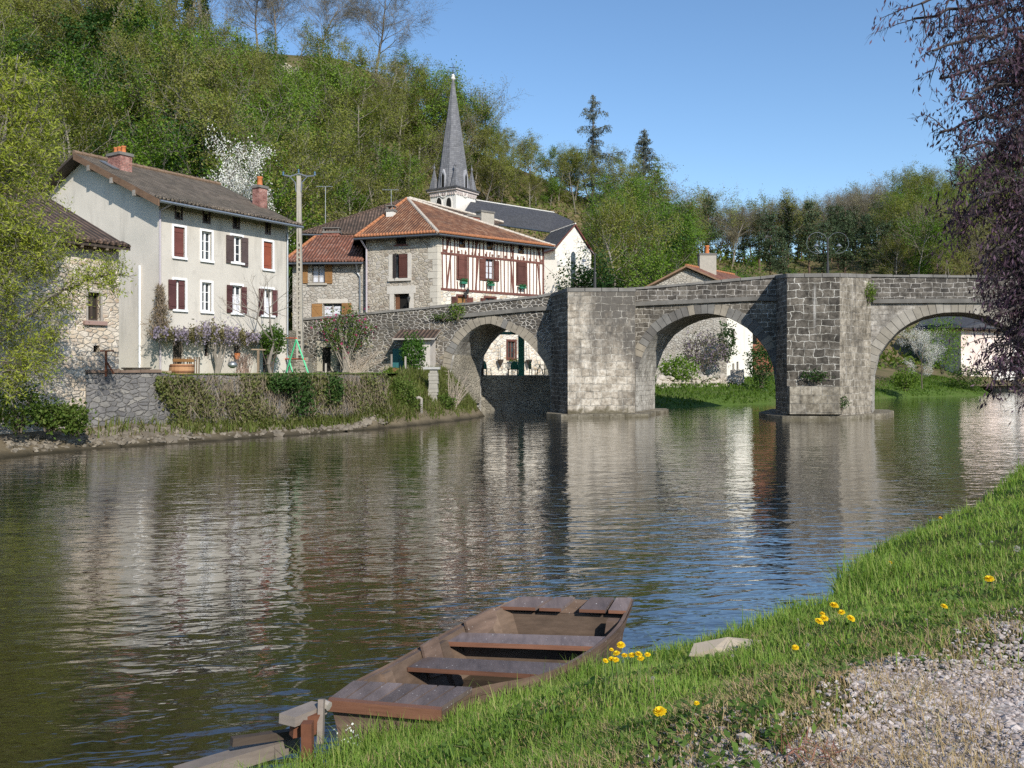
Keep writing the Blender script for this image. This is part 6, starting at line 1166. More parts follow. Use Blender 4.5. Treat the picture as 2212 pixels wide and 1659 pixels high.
# stone steps at the foot of the utility pole
t = thing('stone_steps', 'short flight of grey stone steps by the foot of the utility pole', 'steps', W(640, 800, 48.2)); b = MB(); a = W(627, 799, 48.0)
for i in range(5): b.box(a.x - .05 + i * .08, a.x + .95 - i * .05, 47.9 + i * .28, 49.6, TZ + i * .17, TZ + (i + 1) * .17)
b.build('treads', MT['terrace_rubble'], t)
# lean-to shed against the ramp wall
sa, sb_, = BR.sx(872), BR.sx(941); zf_ = 2.5; zr0, zr1 = BR.px(900, 731, 1.4)[1], BR.px(900, 712, 0)[1]; sd = thing('lean_to_shed', 'small weathered lean-to shed with tiled roof against the ramp wall left of the first arch', 'shed', BR.P(sa, zf_, .7))
b = MB(); BR.box(b, sb_ - .06, sb_, zf_, zr0 - .05, 0, 1.4); BR.box(b, sa + .6, sb_ - .06, zf_, zr0 - .05, 1.3, 1.4); b.build('shed_wall', m_wood('white_boards', (.58, .53, .48), .9, (14, 14, 1)), sd); roof(sd, [[BR.P(sa - .2, zr0, 1.75), BR.P(sb_ + .35, zr0, 1.75), BR.P(sb_ + .35, zr1, 0.02), BR.P(sa - .2, zr1, .02)]], [MT['tile_brown'], MT['grey_wood']], .09)
b = MB(); BR.box(b, sa - .65, sa + .45, zf_, zr0 - .55, .03, .1); [BR.box(b, sa - .65 + i * .18, sa - .63 + i * .18, zf_, zr0 - .55, .1, .112) for i in range(7)]; b.build('green_door', MT['door_green'], sd)
c_ = W(892, 765, 47.6); bush('laurel_shrub', 'upright green leafy shrub growing in front of the lean-to shed', 'shrub', (c_.x, c_.y, c_.z), (.62, .5, .95), 2600, .13, m_leaf('laurel_leaf', [(.035, .09, .015), (.06, .14, .02), (.10, .18, .03)]), 33, base=(c_.x, c_.y, 2.45))
c_ = W(745, 715, 51.8); bush('flowering_shrub', 'tall loose shrub with magenta flowers against the ramp wall', 'shrub', (c_.x, c_.y, c_.z), (1.5, .8, 1.3), 1700, .14, L_SH, 34, base=(c_.x, c_.y, 2.5), stems=30, stem_mat=BARKG, extra=(150, .15, L_MG, 'blossoms'))
for i, (x, y0, y1, lab) in enumerate(((846, 765, 801, 'thin pale fence post before the green door of the shed'), (876, 770, 808, 'second fence post right of the green shed door'), (704, 785, 802, 'short fence stake before the dark cellar doorway'), (585, 780, 800, 'short stake beside the bay bush'))): p, q = W(x, y0, 46.5), W(x, y1, 46.5); t = thing('fence_post', lab, 'post', (q.x, q.y, q.z), 'stakes along the garden edge'); b = MB(); b.bar((q.x, q.y, q.z - .2), (p.x, p.y, p.z), .09, .09); b.build('post', MT['grey_wood'], t)
p = W(851, 806, 46); t = thing('flower_pot', 'wide brown terracotta pot on the bank below the green shed door', 'pot', (p.x, p.y, 2.42)); b = MB(); b.lathe((p.x, p.y, 2.4), [(.22, 0), (.3, .3), (.33, .32), (.27, .32), (.26, .2)], 14); b.build('pot', m_plain('brown_pot', (.22, .11, .06)), t)
p = W(936, 835, 45.3); t = thing('stone_pillar', 'low pale dry-stone pillar in front of the shed', 'pillar', (p.x, p.y, 1.0)); b = MB(); z = .9; rg = random.Random(3)
while z < 2.5: h = rg.uniform(.14, .3); w_ = rg.uniform(.2, .27); o_ = rg.uniform(-.04, .04); b.hexa([(p.x - w_ + o_, p.y - .22, z), (p.x + w_ + o_, p.y - .22, z), (p.x + w_ + o_, p.y + .22, z), (p.x - w_ + o_, p.y + .22, z)], [(p.x - w_ * .92 + o_, p.y - .2, z + h), (p.x + w_ * .9 + o_, p.y - .2, z + h), (p.x + w_ * .9 + o_, p.y + .2, z + h), (p.x - w_ * .92 + o_, p.y + .2, z + h)]); z += h
b.build('stones', m_plain('pale_stone', (.30, .28, .24), .9, .35, 4), t); b = MB(); b.box(p.x - .5, p.x + .35, p.y - .3, p.y + .3, z, z + .12); b.build('cap_slab', m_plain('slab_stone', (.38, .37, .35), .9, .3, 4), t)
p = W(910, 892, 42.6); t = thing('drain_pipe', 'pale bent drain pipe sticking out of the grassy bank', 'pipe', (p.x, p.y, .4)); b = MB(); q = W(911, 866, 42.6); b.tube([(p.x, p.y, .2), (p.x, p.y, q.z - .05), (q.x - .02, q.y - .03, q.z + .1), (q.x - .12, q.y - .1, q.z + .17), (q.x - .25, q.y - .2, q.z + .12)], .075, 10); b.build('pipe', m_plain('pale_pipe', (.33, .30, .26), .8), t, smooth=True)
# --------------- restaurant terrace under the left arch
TYp = 57.2; tp_ = lambda x, y, Y=TYp: W(*cR(x, y), Y); TT = 2.2
pg = thing('pergola', 'green painted pergola posts and gable bar on the restaurant terrace', 'pergola', (tp_(1500, 880).x, TYp, TT)); 
for x, m in ((967, 'dark'), (1500, 'green_paint')): q = tp_(x, 400); b = MB(); b.box(q.x - .2, q.x + .2, TYp - .2, TYp + .2, TT, 6.0); b.build('post', m_plain('green_post', (.05, .22, .15)) if x > 1000 else MT['dark_wood'], pg)
a, c, d = tp_(1180, 330), tp_(1300, 235), tp_(1430, 330); b = MB(); b.bar(a, c, .12, .2); b.bar(c, d, .12, .2); b.bar(tp_(940, 320), tp_(1560, 320), .12, .18); b.build('gable_bar', m_plain('light_green', (.12, .33, .22)), pg)
def chair(x, y, Y, rot, lab):
    p = tp_(x, y, Y); t = thing('terrace_chair', lab, 'chair', (p.x, Y, TT), 'green chairs on the restaurant terrace'); m = MT['green_paint']; R_ = Matrix.Rotation(rot, 4, 'Z'); L_ = lambda a, b_, z: R_ @ Vector((a, b_, z)) + Vector((p.x, Y, TT))
    b = MB(); b.hexa([L_(-.24, -.22, .42), L_(.24, -.22, .42), L_(.24, .24, .42), L_(-.24, .24, .42)], [L_(-.24, -.22, .46), L_(.24, -.22, .46), L_(.24, .24, .46), L_(-.24, .24, .46)]); b.build('seat', m, t)
    b = MB(); b.prism([L_(-.26 * math.cos(u) if 0 <= u <= math.pi else 0, .24, .46 + .52 * math.sin(u)) for u in np.linspace(0, math.pi, 9)], R_.to_3x3() @ Vector((0, .04, 0))); b.build('backrest', m, t)
    for sx in (-.2, .2):
        for sy in (-.18, .2): b = MB(); b.bar(L_(sx, sy, .42), L_(sx * 1.15, sy * 1.15, 0), .04, .04); b.build('leg', m, t)
chair(1662, 850, 57.4, 1.9, 'green chair left of the small table at the right end of the terrace'); chair(1826, 850, 57.4, -1.9, 'green chair right of the small table, next to the dark bridge pier'); chair(1420, 850, 57.6, .2, 'green chair just left of the green pergola post'); chair(1045, 850, 57.6, .8, 'dark green chair by the left terrace planter')
p = tp_(1745, 850, 57.4); t = thing('terrace_table', 'small round green table between two chairs on the terrace', 'table', (p.x, 57.4, TT)); b = MB(); b.lathe((p.x, 57.4, TT + .68), [(.0, 0), (.38, 0), (.38, .04), (0, .04)], 16, caps=False); b.build('tabletop', MT['green_paint'], t)
for u in (.5, 2.6, 4.7): b = MB(); b.bar((p.x, 57.4, TT + .68), (p.x + .3 * math.cos(u), 57.4 + .3 * math.sin(u), TT), .035, .035); b.build('leg', MT['green_paint'], t)
p, q = tp_(1310, 880, 58), tp_(1470, 880, 58); t = thing('terrace_bench', 'white slatted bench against the terrace edge under the window', 'bench', (p.x, 58, TT)); b = MB(); b.box(p.x, q.x, 57.9, 58.3, TT + .4, TT + .45); b.build('seat', MT['dark_wood'], t); b = MB(); [b.box(lerp(p.x, q.x, i / 10) , lerp(p.x, q.x, i / 10) + .05, 58.28, 58.32, TT + .45, TT + .85) for i in range(11)]; b.box(p.x, q.x + .05, 58.25, 58.35, TT + .85, TT + .92); b.build('backrest', MT['white_paint'], t)
for x in (p.x + .1, q.x - .1): b = MB(); b.box(x - .04, x + .04, 57.95, 58.25, TT, TT + .4); b.build('leg', MT['dark_wood'], t)
for i, (x0, x1, y0, y1, lab) in enumerate(((772, 872, 815, 868, 'larger mint green planter box at the left end of the terrace'), (878, 945, 858, 884, 'smaller mint green planter box beside the dark pergola post'))):
    p, q = tp_(x0, y1, 56.6), tp_(x1, y0, 56.6); t = thing('planter_box', lab, 'planter', (p.x, 56.6, TT), 'mint planters on the terrace'); b = MB(); b.box(p.x, q.x, 56.6, 57.1, max(p.z, TT), q.z); b.build('box', MT['mint'], t); b = MB(); b.box(p.x - .03, q.x + .03, 56.55, 57.15, q.z, q.z + .05); b.build('rim', MT['mint'], t)
for x, y, lab in ((1187, 665, 'hanging basket on the pale inn wall left of the basement window'), (1562, 670, 'hanging basket on the pale inn wall right of the green post')):
    s, z = TR.px(*cR(x, y)); c = TR.P(s, z, .35); t = thing('hanging_planter', lab, 'planter', TR.P(s, z), 'hanging baskets on the inn wall'); b = MB(); b.lathe((c.x, c.y, c.z - .55), [(.03, 0), (.2, .4), (.24, .55), (.18, .55)], 10); b.build('basket', MT['dark_wood'], t); b = MB(); b.tube([TR.P(s, z + 1.0), TR.P(s, z + 1.1, .3), c], .018, 4); b.build('bracket', MT['iron'], t)
s, z = TR.px(*cR(1385, 705)); bush('window_plants', 'small green plants in the box under the basement window', 'plant', tuple(TR.P(s, z, .25)), (.5, .2, .28), 260, .12, L_SH, 44, stems=3)
for fbx, pl_, q in FLOWERBOX:
    rng = np.random.default_rng(int(q[0] * 100)); n = 110; C = np.array([pl_.P(a, c, d) for a, c, d in zip(rng.uniform(q[0], q[1], n), rng.normal(q[3], .07, n), rng.uniform(.12, .4, n))]) - np.array(fbx.location); link('plants', leaf_mesh('plants', C, .13, .6, m_leaf('box_plant', [(.03, .12, .05), (.05, .2, .08)]), rng), fbx)
# --------------- left bank cover: creeper on the garden wall, bank grass, bushes, rubble
rng = np.random.default_rng(12); n = 3400; s = 2.6 + (GWL - 2.6) * rng.random(n) ** .9; z = .7 + 1.62 * rng.random(n) ** .8; dn = np.abs(rng.normal(.16, .14, n)) + .25 * np.clip(1.6 - z, 0, 1); ok = (s > 3.6) | (z > 1.5 + .6 * np.sin(s * 5)); C = np.array([GW.P(a, c, d) for a, c, d in zip(s, z, dn)])[ok]
props(link('dry_creeper', leaf_mesh('dry_creeper', C, .62, .03, m_leaf('creeper_stem', [(.17, .135, .095), (.26, .21, .15), (.34, .28, .21)], .2), rng, droop=3.0), None), 'curtain of dry brown creeper stems hanging over the garden wall', 'creeper', kind='stuff')
n = 15000; s = 2.4 + (GWL - 2.4) * rng.random(n); z = .4 + 2.0 * rng.random(n) ** .85; m_ = (np.sin(s * 2.1 + .6) + np.sin(z * 2.7 + s * .9) + np.sin(s * 5.3 + z * 3) * .6 + rng.normal(0, .6, n)) > -.2; C = np.array([GW.P(a, c, d) for a, c, d in zip(s, z, np.abs(rng.normal(.2, .14, n)) + .2 * np.clip(1.4 - z, 0, 1))])[m_]
props(link('ivy', leaf_mesh('ivy', C, .115, .75, m_leaf('wall_ivy_leaf', [(.085, .12, .028), (.13, .165, .04), (.18, .185, .07), (.24, .20, .11)]), rng), None), 'mixed ivy and weeds growing over the garden wall', 'ivy', kind='stuff')
for i, (s_, z_, r, lab) in enumerate(((8.35, 1.55, (.75, .35, .95), 'dark green ivy clump in the middle of the creeper-covered wall'), (10.1, 1.75, (.5, .3, .6), 'smaller dark ivy clump right of the main ivy clump on the wall'), (7.4, 2.1, (.9, .35, .32), 'ivy clump spilling over the wall top below the swing'))): bush('ivy_clump', lab, 'ivy', tuple(GW.P(s_, z_, .3)), r, 1500, .13, L_IV, 60 + i, stems=4, group='ivy clumps on the garden wall')
def bank_pts(n, s0, s1, u0, u1):
    st = rng.uniform(s0, s1, n); u = rng.uniform(u0, u1, n); Wp = np.array([a for a, _, _ in LW], float); Ip = np.array([b_ for _, b_, _ in LW], float); Zi = np.array([c for _, _, c in LW]); k = np.arange(len(LW)); f = lambda A: np.interp(st, k, A)
    return np.stack([f(Wp[:, 0]) + (f(Ip[:, 0]) - f(Wp[:, 0])) * u, f(Wp[:, 1]) + (f(Ip[:, 1]) - f(Wp[:, 1])) * u, f(Zi) * np.interp(u, [0, .12, .35, .65, .85, 1], [.03, .22, .42, .72, .9, 1])], 1)
def blades(P, h, w, rng, lean=.35, curve=.5, seg=2, vary=.45):      # curved grass blades
    n = len(P); a = rng.uniform(0, 2 * np.pi, n); d = np.stack([np.cos(a), np.sin(a), np.zeros(n)], 1); b = np.stack([-np.sin(a), np.cos(a), np.zeros(n)], 1); H = (h * (1 + rng.uniform(-vary, vary, n)))[:, None]; ww = (np.broadcast_to(w, (n,)) * (1 + rng.uniform(-.3, .3, n)))[:, None] * .5; ln = np.abs(rng.normal(0, lean, n))[:, None]
    lv = []
    for i in range(seg + 1):
        f = i / seg; c = P + np.array([0, 0, 1.]) * H * f * (1 - .25 * ln * f) + d * H * (ln * f * (1 - curve) + ln * curve * 2 * f * f); k = (1 - f ** 1.5)
        lv += [c - b * ww * k, c + b * ww * k] if i < seg else [c]
    m = 2 * seg + 1; V = np.stack(lv, 1).reshape(-1, 3); o = (np.arange(n) * m)[:, None]; Q = np.concatenate([o + np.array([[2 * i, 2 * i + 1, 2 * i + 3, 2 * i + 2]]) for i in range(seg - 1)]) if seg > 1 else np.zeros((0, 4), int); T = o + np.array([[2 * seg - 2, 2 * seg - 1, 2 * seg]])
    return V, [Q, T]
def grass(name, P, h, w, cols, lab, **k):
    V, Fs = blades(P, h, w, rng, **k); return props(link(name, arr_mesh(name, V, Fs, [m_leaf(name + '_blade', cols, .45, .5, .15)])), lab, 'grass', kind='stuff')
GC = [(.05, .10, .012), (.085, .155, .018), (.125, .20, .026), (.18, .23, .045)]
P = np.concatenate([bank_pts(7000, 8, 11.9, .02, 1.05), bank_pts(260, 3.0, 5.5, .3, .9), bank_pts(2600, 5.0, 8.3, .3, 1.05)]); grass('bank_grass', P, .38, .05, [(.07, .11, .02), (.12, .165, .03), (.18, .2, .06), (.24, .2, .11)], 'rough grass on the sloping bank left of the bridge', lean=.5)
P = np.stack([rng.uniform(0, 1, 2600), rng.uniform(-.5, .35, 2600)], 1); Pw = np.array([tuple(GW.P(2.7 + a * 10.5, interp(2.7 + a * 10.5, [(2.6, 2.5), (3.6, 2.36), (13, 2.36)]), -.1 - abs(c))) for a, c in P]); grass('lawn_fringe', Pw, .12, .035, GC, 'fringe of grass along the top of the garden wall', lean=.4)
P = np.array([tuple(bank) for bank in bank_pts(10, 8, 9, 0, 1)]); 
fb_ = np.stack([rng.uniform(6, 52, 16000), rng.uniform(0, 13, 16000)], 1); fx = fb_[:, 0]; fy = np.interp(fx, [3, 10.2, 20, 27, 34.7, 47, 52], [59.5, 59.8, 67.5, 74, 80.5, 87, 97]) + fb_[:, 1]; fz = np.interp(fb_[:, 1], [0, 1, 4, 9, 14], [.02, .42, 1.0, 1.6, 2.0]); grass('far_grass', np.stack([fx, fy, fz], 1), .19, .10, GC, 'green grass of the far meadow beyond the bridge', lean=.5)
Pr = bank_pts(900, 2.1, 8.4, .05, .8)
def stones(P, size, rng, flat=.6):
    ico = np.array([(0, 0, 1), (.89, 0, .45), (.28, .85, .45), (-.72, .53, .45), (-.72, -.53, .45), (.28, -.85, .45), (.72, .53, -.45), (-.28, .85, -.45), (-.89, 0, -.45), (-.28, -.85, -.45), (.72, -.53, -.45), (0, 0, -1)]); fc = np.array([(0, 1, 2), (0, 2, 3), (0, 3, 4), (0, 4, 5), (0, 5, 1), (1, 6, 2), (2, 7, 3), (3, 8, 4), (4, 9, 5), (5, 10, 1), (6, 7, 2), (7, 8, 3), (8, 9, 4), (9, 10, 5), (10, 6, 1), (11, 7, 6), (11, 8, 7), (11, 9, 8), (11, 10, 9), (11, 6, 10)])
    n = len(P); a = rng.uniform(0, 6.28, n); sc = np.stack([rng.uniform(.7, 1.3, n), rng.uniform(.6, 1.1, n), rng.uniform(.35, .8, n) * flat / .6], 1) * (size * rng.lognormal(0, .35, n))[:, None]; v = ico[None] * (1 + rng.uniform(-.28, .28, (n, 12, 1))) * sc[:, None]
    x = v[..., 0] * np.cos(a)[:, None] - v[..., 1] * np.sin(a)[:, None]; y = v[..., 0] * np.sin(a)[:, None] + v[..., 1] * np.cos(a)[:, None]
    return (np.stack([x, y, v[..., 2]], -1) + P[:, None]).reshape(-1, 3), (np.arange(n)[:, None, None] * 12 + fc[None]).reshape(-1, 3)
V, T = stones(ROCKS[1], 1.0, rng, .9); link('rock_face', arr_mesh('rock_face', V, [T], [m_plain('pale_rock', (.42, .37, .29), .95, .4, .8)]), ROCKS[0])
V, T = stones(Pr, .10, rng); props(link('rubble', arr_mesh('rubble', V, [T], [m_leaf('rubble_stone', [(.13, .11, .085), (.21, .18, .14), (.32, .28, .22)], 0, .9)]), None), 'loose rubble stones along the foot of the left bank', 'rubble', kind='stuff')
for i, (x, y, Y, r, mat, n, lab) in enumerate(((864, 855, 42.2, (.85, .7, .85), L_SH, 2600, 'rounded green bush on the slope left of the bent drain pipe'), (845, 806, 45.8, (.4, .4, .25), L_LI, 500, 'small lime green bush beside the brown pot'), (960, 870, 45.5, (.55, .5, .4), L_SH, 900, 'low green bush at the water side near the left arch'))): p = W(x, y, Y); bush('bank_bush', lab, 'bush', tuple(p), r, n, .12, mat, 80 + i, stems=10)
for i, (x, y, Y, ends, lab) in enumerate(((765, 815, 45.5, [(740 + k * 9, 745 + (k * 37) % 40, 45.5) for k in range(11)] + [(775 + k * 9, 760 + (k * 23) % 30, 45.3) for k in range(8)], 'fan of bare grey branches leaning over the bank below the flowering shrub'), (975, 890, 46.2, [(968 + k * 5, 798 + (k * 29) % 45 + k, 46.2) for k in range(11)], 'spray of bare pale stems at the foot of the left arch'))): a = W(x, y, Y); twigs('bare_shrub', lab, 'shrub', tuple(a), [tuple(W(*e)) for e in ends for _ in range(4)], 90 + i, m_wood('pale_twig', (.36, .30, .24)), .013, 4)
for i, (x, y, Y, r, lab) in enumerate(((40, 880, 27.4, (.8, .6, .75), 'broad green bush at the water edge under the willow'), (110, 900, 28.3, (.55, .4, .42), 'green bush at the foot of the barn wall'), (160, 905, 28.6, (.45, .4, .5), 'small pale flowering bush on the corner of the barn foot'))): p = W(x, y, Y); bush('foot_bush', lab, 'bush', tuple(p), r, 1500, .12, L_SH, 100 + i, stems=8)
# far bank shrubs and dry wall seen through the arches
for i, (x, y, Y, r, mat, n, lab) in enumerate(((1465, 800, 70, (1.5, 1.2, 1.1), L_GR, 1800, 'bright green bush by the low wall under the middle arch'), (1520, 760, 73, (2.0, 1.4, 1.6), m_leaf('lilac_bush', [(.10, .13, .05), (.16, .15, .09), (.25, .18, .3)]), 1800, 'lilac bush with purple flowers below the gabled house'), (1645, 785, 71, (1.2, 1.2, 1.9), L_DK, 1800, 'dark green conifer-like bush before the brick building'), (1570, 740, 76, (.8, .8, 1.6), L_IV, 1100, 'ivy on the corner of the gabled house under the arch'), (2090, 820, 88, (1.9, 1.4, 1.4), L_SH, 1700, 'round green bush at the water edge left of the riverside house'), (2035, 745, 97, (2.2, 2, 3.2), L_GR, 2600, 'tall fresh green shrub behind the small blossoming tree'), (1955, 820, 80, (1.2, 1, 1.0), L_LI, 1200, 'low lime green bush against the third arch'))):
    p = W(x, y, Y); bush('far_bush', lab, 'bush', tuple(p), r, n, .2, mat, 120 + i, stems=9)
t = thing('dry_stone_wall', 'low pale dry-stone wall along the far meadow under the middle arch', 'wall', W(1480, 830, 68)); ws = np.stack([rng.uniform(W(1420, 800, 68).x, W(1590, 800, 74).x, 330), np.zeros(330), np.zeros(330)], 1); ws[:, 1] = np.interp(ws[:, 0], [11, 19], [68, 74]); ws[:, 2] = rng.uniform(1.0, 2.0, 330); V, T = stones(ws - np.array(t.location), .2, rng); link('stones', arr_mesh('stones', V, [T], [m_leaf('wall_stone', [(.34, .30, .25), (.5, .45, .38)], 0, .9)]), t)
p0, p1 = W(1578, 833, 74), W(1608, 833, 74); t = thing('plank_gate', 'weathered grey plank gate at the end of the dry-stone wall', 'gate', (p0.x, 74, 1.2)); b = MB(); [b.box(lerp(p0.x, p1.x, i / 6), lerp(p0.x, p1.x, (i + .92) / 6), 74, 74.06, 1.15, W(0, 799, 74).z + .05 * (i % 2)) for i in range(6)]; b.build('boards', MT['grey_wood'], t); b = MB(); b.box(p0.x, p1.x, 73.95, 74.0, 1.7, 1.85); b.build('rail', MT['grey_wood'], t)
# plants rooted in the bridge
for i, (pl_, x, y, n_, r, lab) in enumerate(((BR, 1622 / 1.0, 1, 0, None, ''),)): pass
def on_bridge(x, y, n_, r, k, mat, lab, seed):
    s, z = BR.px(x, y, n_); bush('wall_plant', lab, 'plant', tuple(BR.P(s, z, n_ + .1)), r, k, .11, mat, seed, stems=3, group='plants rooted in the bridge masonry')
on_bridge(988, 672, .1, (.45, .2, .5), 420, L_LI, 'green plant rooted in the parapet above the left arch', 140); on_bridge(960, 684, .1, (.8, .15, .18), 320, L_SH, 'ivy trailing along the string course above the left arch', 141); on_bridge(1874, 632, .35, (.4, .3, .55), 520, L_LI, 'yellow-green ivy on the second pier beside the right parapet', 142); on_bridge(1760, 812, 3.1, (.75, .35, .3), 500, L_IV, 'dark weeds growing on the ledge of the second pier', 143); on_bridge(1818, 870, 3.0, (.3, .25, .3), 260, L_IV, 'fern clump low on the second pier nose', 144); on_bridge(1262, 652, 2.3, (.45, .15, .3), 260, L_SH, 'weeds growing near the top of the first pier', 145); on_bridge(1300, 880, 2.0, (.6, .2, .16), 240, L_SH, 'grass tuft on the footing of the first pier', 146); on_bridge(1216 + 35, 842, 2.3, (.2, .12, .16), 110, L_IV, 'small fern low on the left part of the first pier', 147)
# ================================================================ the two framing trees
def framing_tree(name, label, base, limbs, seed, bark, leafmat, nleaf, lsize, lasp, twigP, side, r0, droop, tiprad, gap=.35, sub=1.0):
    s = Skel(seed); t = thing(name, label, 'tree', base); o = Vector(base); rg = s.r
    for path, k in limbs:
        pts = [Vector((0, 0, 0))] + [Vector(p) - o for p in path]; L = [0]; q = []
        for a, b in zip(pts, pts[1:]):
            for i in range(6): q.append(a.lerp(b, i / 6) + (s.rv() * .06 if i else Vector((0, 0, 0))))
        q.append(pts[-1]); n = len(q)
        for i in range(n - 1):
            f = i / (n - 1); s.seg.append((q[i], q[i + 1], lerp(r0 * k, .018, f ** .6), lerp(r0 * k, .018, ((i + 1) / (n - 1)) ** .6), 0))
            if f > gap:
                for _ in range(side): d = (q[i + 1] - q[i]).normalized(); sd = d.cross(s.rv()).normalized(); s.grow(q[i].lerp(q[i + 1], rg.random()), d * .5 + sd * .9, rg.uniform(.45, 1.15) * (1.15 - .5 * f) * sub, .014, 0, twigP)
        s.tips.append((q[-1], (q[-1] - q[-2]).normalized()))
    rng = np.random.default_rng(seed); C, D = spread_tips(s.tips, nleaf, tiprad, rng, .35)
    link('trunk', s.wood('trunk', bark, 0, 0), t); link('twigs', s.wood('twigs', bark, 1), t); link('crown', leaf_mesh('crown', C, lsize, lasp, leafmat, rng, D=D, droop=droop), t); return t
wpx = lambda *q: [tuple(W(*p)) for p in q]
WB_ = (-17.0, 23.6, .8)
lim = [(wpx((-90, 600, 24), (-10, 380, 24.5), (38, 118, 25)), 1.0), (wpx((-80, 560, 24), (20, 380, 25), (85, 210, 25.4)), .8), (wpx((-70, 620, 24.3), (40, 450, 25.5), (105, 300, 26)), .8), (wpx((-80, 700, 24.3), (40, 560, 25.6), (125, 400, 26.2)), .7), (wpx((-60, 760, 25), (60, 600, 26), (150, 490, 27)), .6),
       (wpx((-80, 790, 25), (0, 735, 25.8), (110, 640, 26.8), (195, 600, 27.2), (262, 592, 27.6)), .8), (wpx((-60, 820, 25), (40, 770, 26.5), (120, 735, 27.3)), .4), (wpx((-60, 850, 25), (20, 800, 26), (90, 790, 27)), .3), (wpx((-90, 500, 24), (-60, 250, 24), (-10, 130, 24.6)), .8), (wpx((-90, 500, 23.5), (-130, 250, 23.5), (-90, 100, 24)), .8), (wpx((-70, 600, 24), (-10, 500, 25), (40, 330, 25)), .6), (wpx((-60, 640, 24.5), (20, 520, 25.6), (90, 560, 26)), .6), (wpx((-70, 640, 24), (10, 610, 25), (60, 480, 26)), .5), (wpx((-80, 620, 24), (-30, 420, 24.6), (60, 240, 25.5)), .8), (wpx((-60, 650, 24), (0, 300, 25), (20, 180, 25)), .7), (wpx((-70, 620, 24), (-20, 330, 24.6), (50, 165, 25.2)), .7), (wpx((-70, 620, 24), (0, 420, 25), (100, 260, 26)), .6)]
TWW = dict(nb=(4, 3), lr=(.5, .5), ang=(40, 40), start=.1, wob=.2, trop=(.02, .0, -.03), prof=lambda f: 1, rr=.6, rmin=.006, nseg=(4, 3, 2))
framing_tree('willow_tree', 'yellow-green willow coming into leaf at the left edge, half hiding the stone barn', WB_, lim, 5, BARKG, m_leaf('willow_leaf', [(.22, .28, .03), (.33, .38, .05), (.44, .46, .09), (.54, .52, .17)], .45, .55), 34000, .125, .26, TWW, 3, .16, .3, .10)
PB = (10.3, 13.9, .9)
lim = []
rgp = random.Random(12)
ends = [(1990, 8, 12.2), (1975, 40, 12.6), (2015, 110, 12.3), (2030, 170, 12.8), (2075, 215, 12.4), (2030, 285, 12.9), (2075, 330, 12.5), (2062, 400, 12.8), (2110, 430, 12.4), (2075, 470, 12.9), (2050, 480, 13.2), (2130, 540, 12.6), (2120, 610, 13), (2150, 680, 12.8), (2150, 745, 13), (2135, 800, 12.7), (2185, 830, 12.9), (2070, 60, 13), (2110, 140, 13), (2120, 250, 13.2), (2130, 340, 13)]
ends += [(rgp.uniform(2165, 2340), rgp.uniform(-80, 800), rgp.uniform(12.3, 14.5)) for _ in range(40)]
for c, r_, Y in ends: lim.append((wpx((2400, min(max(r_ - 60, -20), 620), 13.8), ((c + 2400) / 2, r_ - 50, (Y + 13.8) / 2), (c, r_, Y)), .5))
TWP = dict(nb=(4, 3), lr=(.55, .5), ang=(45, 40), start=.1, wob=.2, trop=(-.10, -.16, -.2), prof=lambda f: 1, rr=.6, rmin=.004, nseg=(4, 3, 2))
framing_tree('purple_tree', 'dark purple-leaved tree with drooping twigs hanging in at the right edge', PB, lim, 8, m_wood('black_bark', (.05, .04, .04), .9), m_leaf('purple_leaf', [(.028, .016, .025), (.07, .04, .062), (.17, .10, .145), (.38, .25, .32)], .4, .55), 36000, .09, .30, TWP, 2, .16, 1.1, .07, gap=.42, sub=.8)  # purple leaves; the palest pink tones put sunlit leaves into the colour
# ================================================================ the punt
boat = thing('wooden_punt', 'old brown flat-bottomed wooden boat moored against the grassy bank', 'boat', tuple((Lp[3] + Rp[3]) / 2 * Vector((1, 1, 0)) if False else Vector(((Lp[3].x + Rp[3].x) / 2, (Lp[3].y + Rp[3].y) / 2, 0))))
MT['boat'] = m_wood('boat_wood', (.14, .095, .072), .6, (1.5, 1.5, 9), .75, (.42, .39, .36)); MT['boat_in'] = m_wood('boat_inside', (.12, .082, .058), .7, (2, 2, 8), .8); MT['boat_seat'] = m_wood('boat_seat', (.15, .115, .105), .5, (6, 1.5, 1.5), .7, (.55, .53, .5)); MT['boat_edge'] = m_wood('boat_edge', (.16, .075, .046), .55, var=.45)
def spl(P, n=5):
    out = []
    for i in range(len(P) - 1):
        p0, p1, p2, p3 = P[max(i - 1, 0)], P[i], P[i + 1], P[min(i + 2, len(P) - 1)]
        for k in range(n): t = k / n; out.append(.5 * ((2 * p1) + (p2 - p0) * t + (2 * p0 - 5 * p1 + 4 * p2 - p3) * t * t + (3 * p1 - p0 - 3 * p2 + p3) * t ** 3))
    return out + [P[-1]]
Ls, Rs = spl(Lp), spl(Rp); nb_ = len(Ls); zb_ = [interp(i / (nb_ - 1), [(0, .10), (.15, -.03), (.5, -.09), (.85, -.02), (1, .14)]) for i in range(nb_)]
def inset(i, k, z): a, b = Ls[i], Rs[i]; d = b - a; return (a + d * k) * Vector((1, 1, 0)) + Vector((0, 0, z)) if False else Vector((a.x + d.x * k, a.y + d.y * k, z))
h = MB()
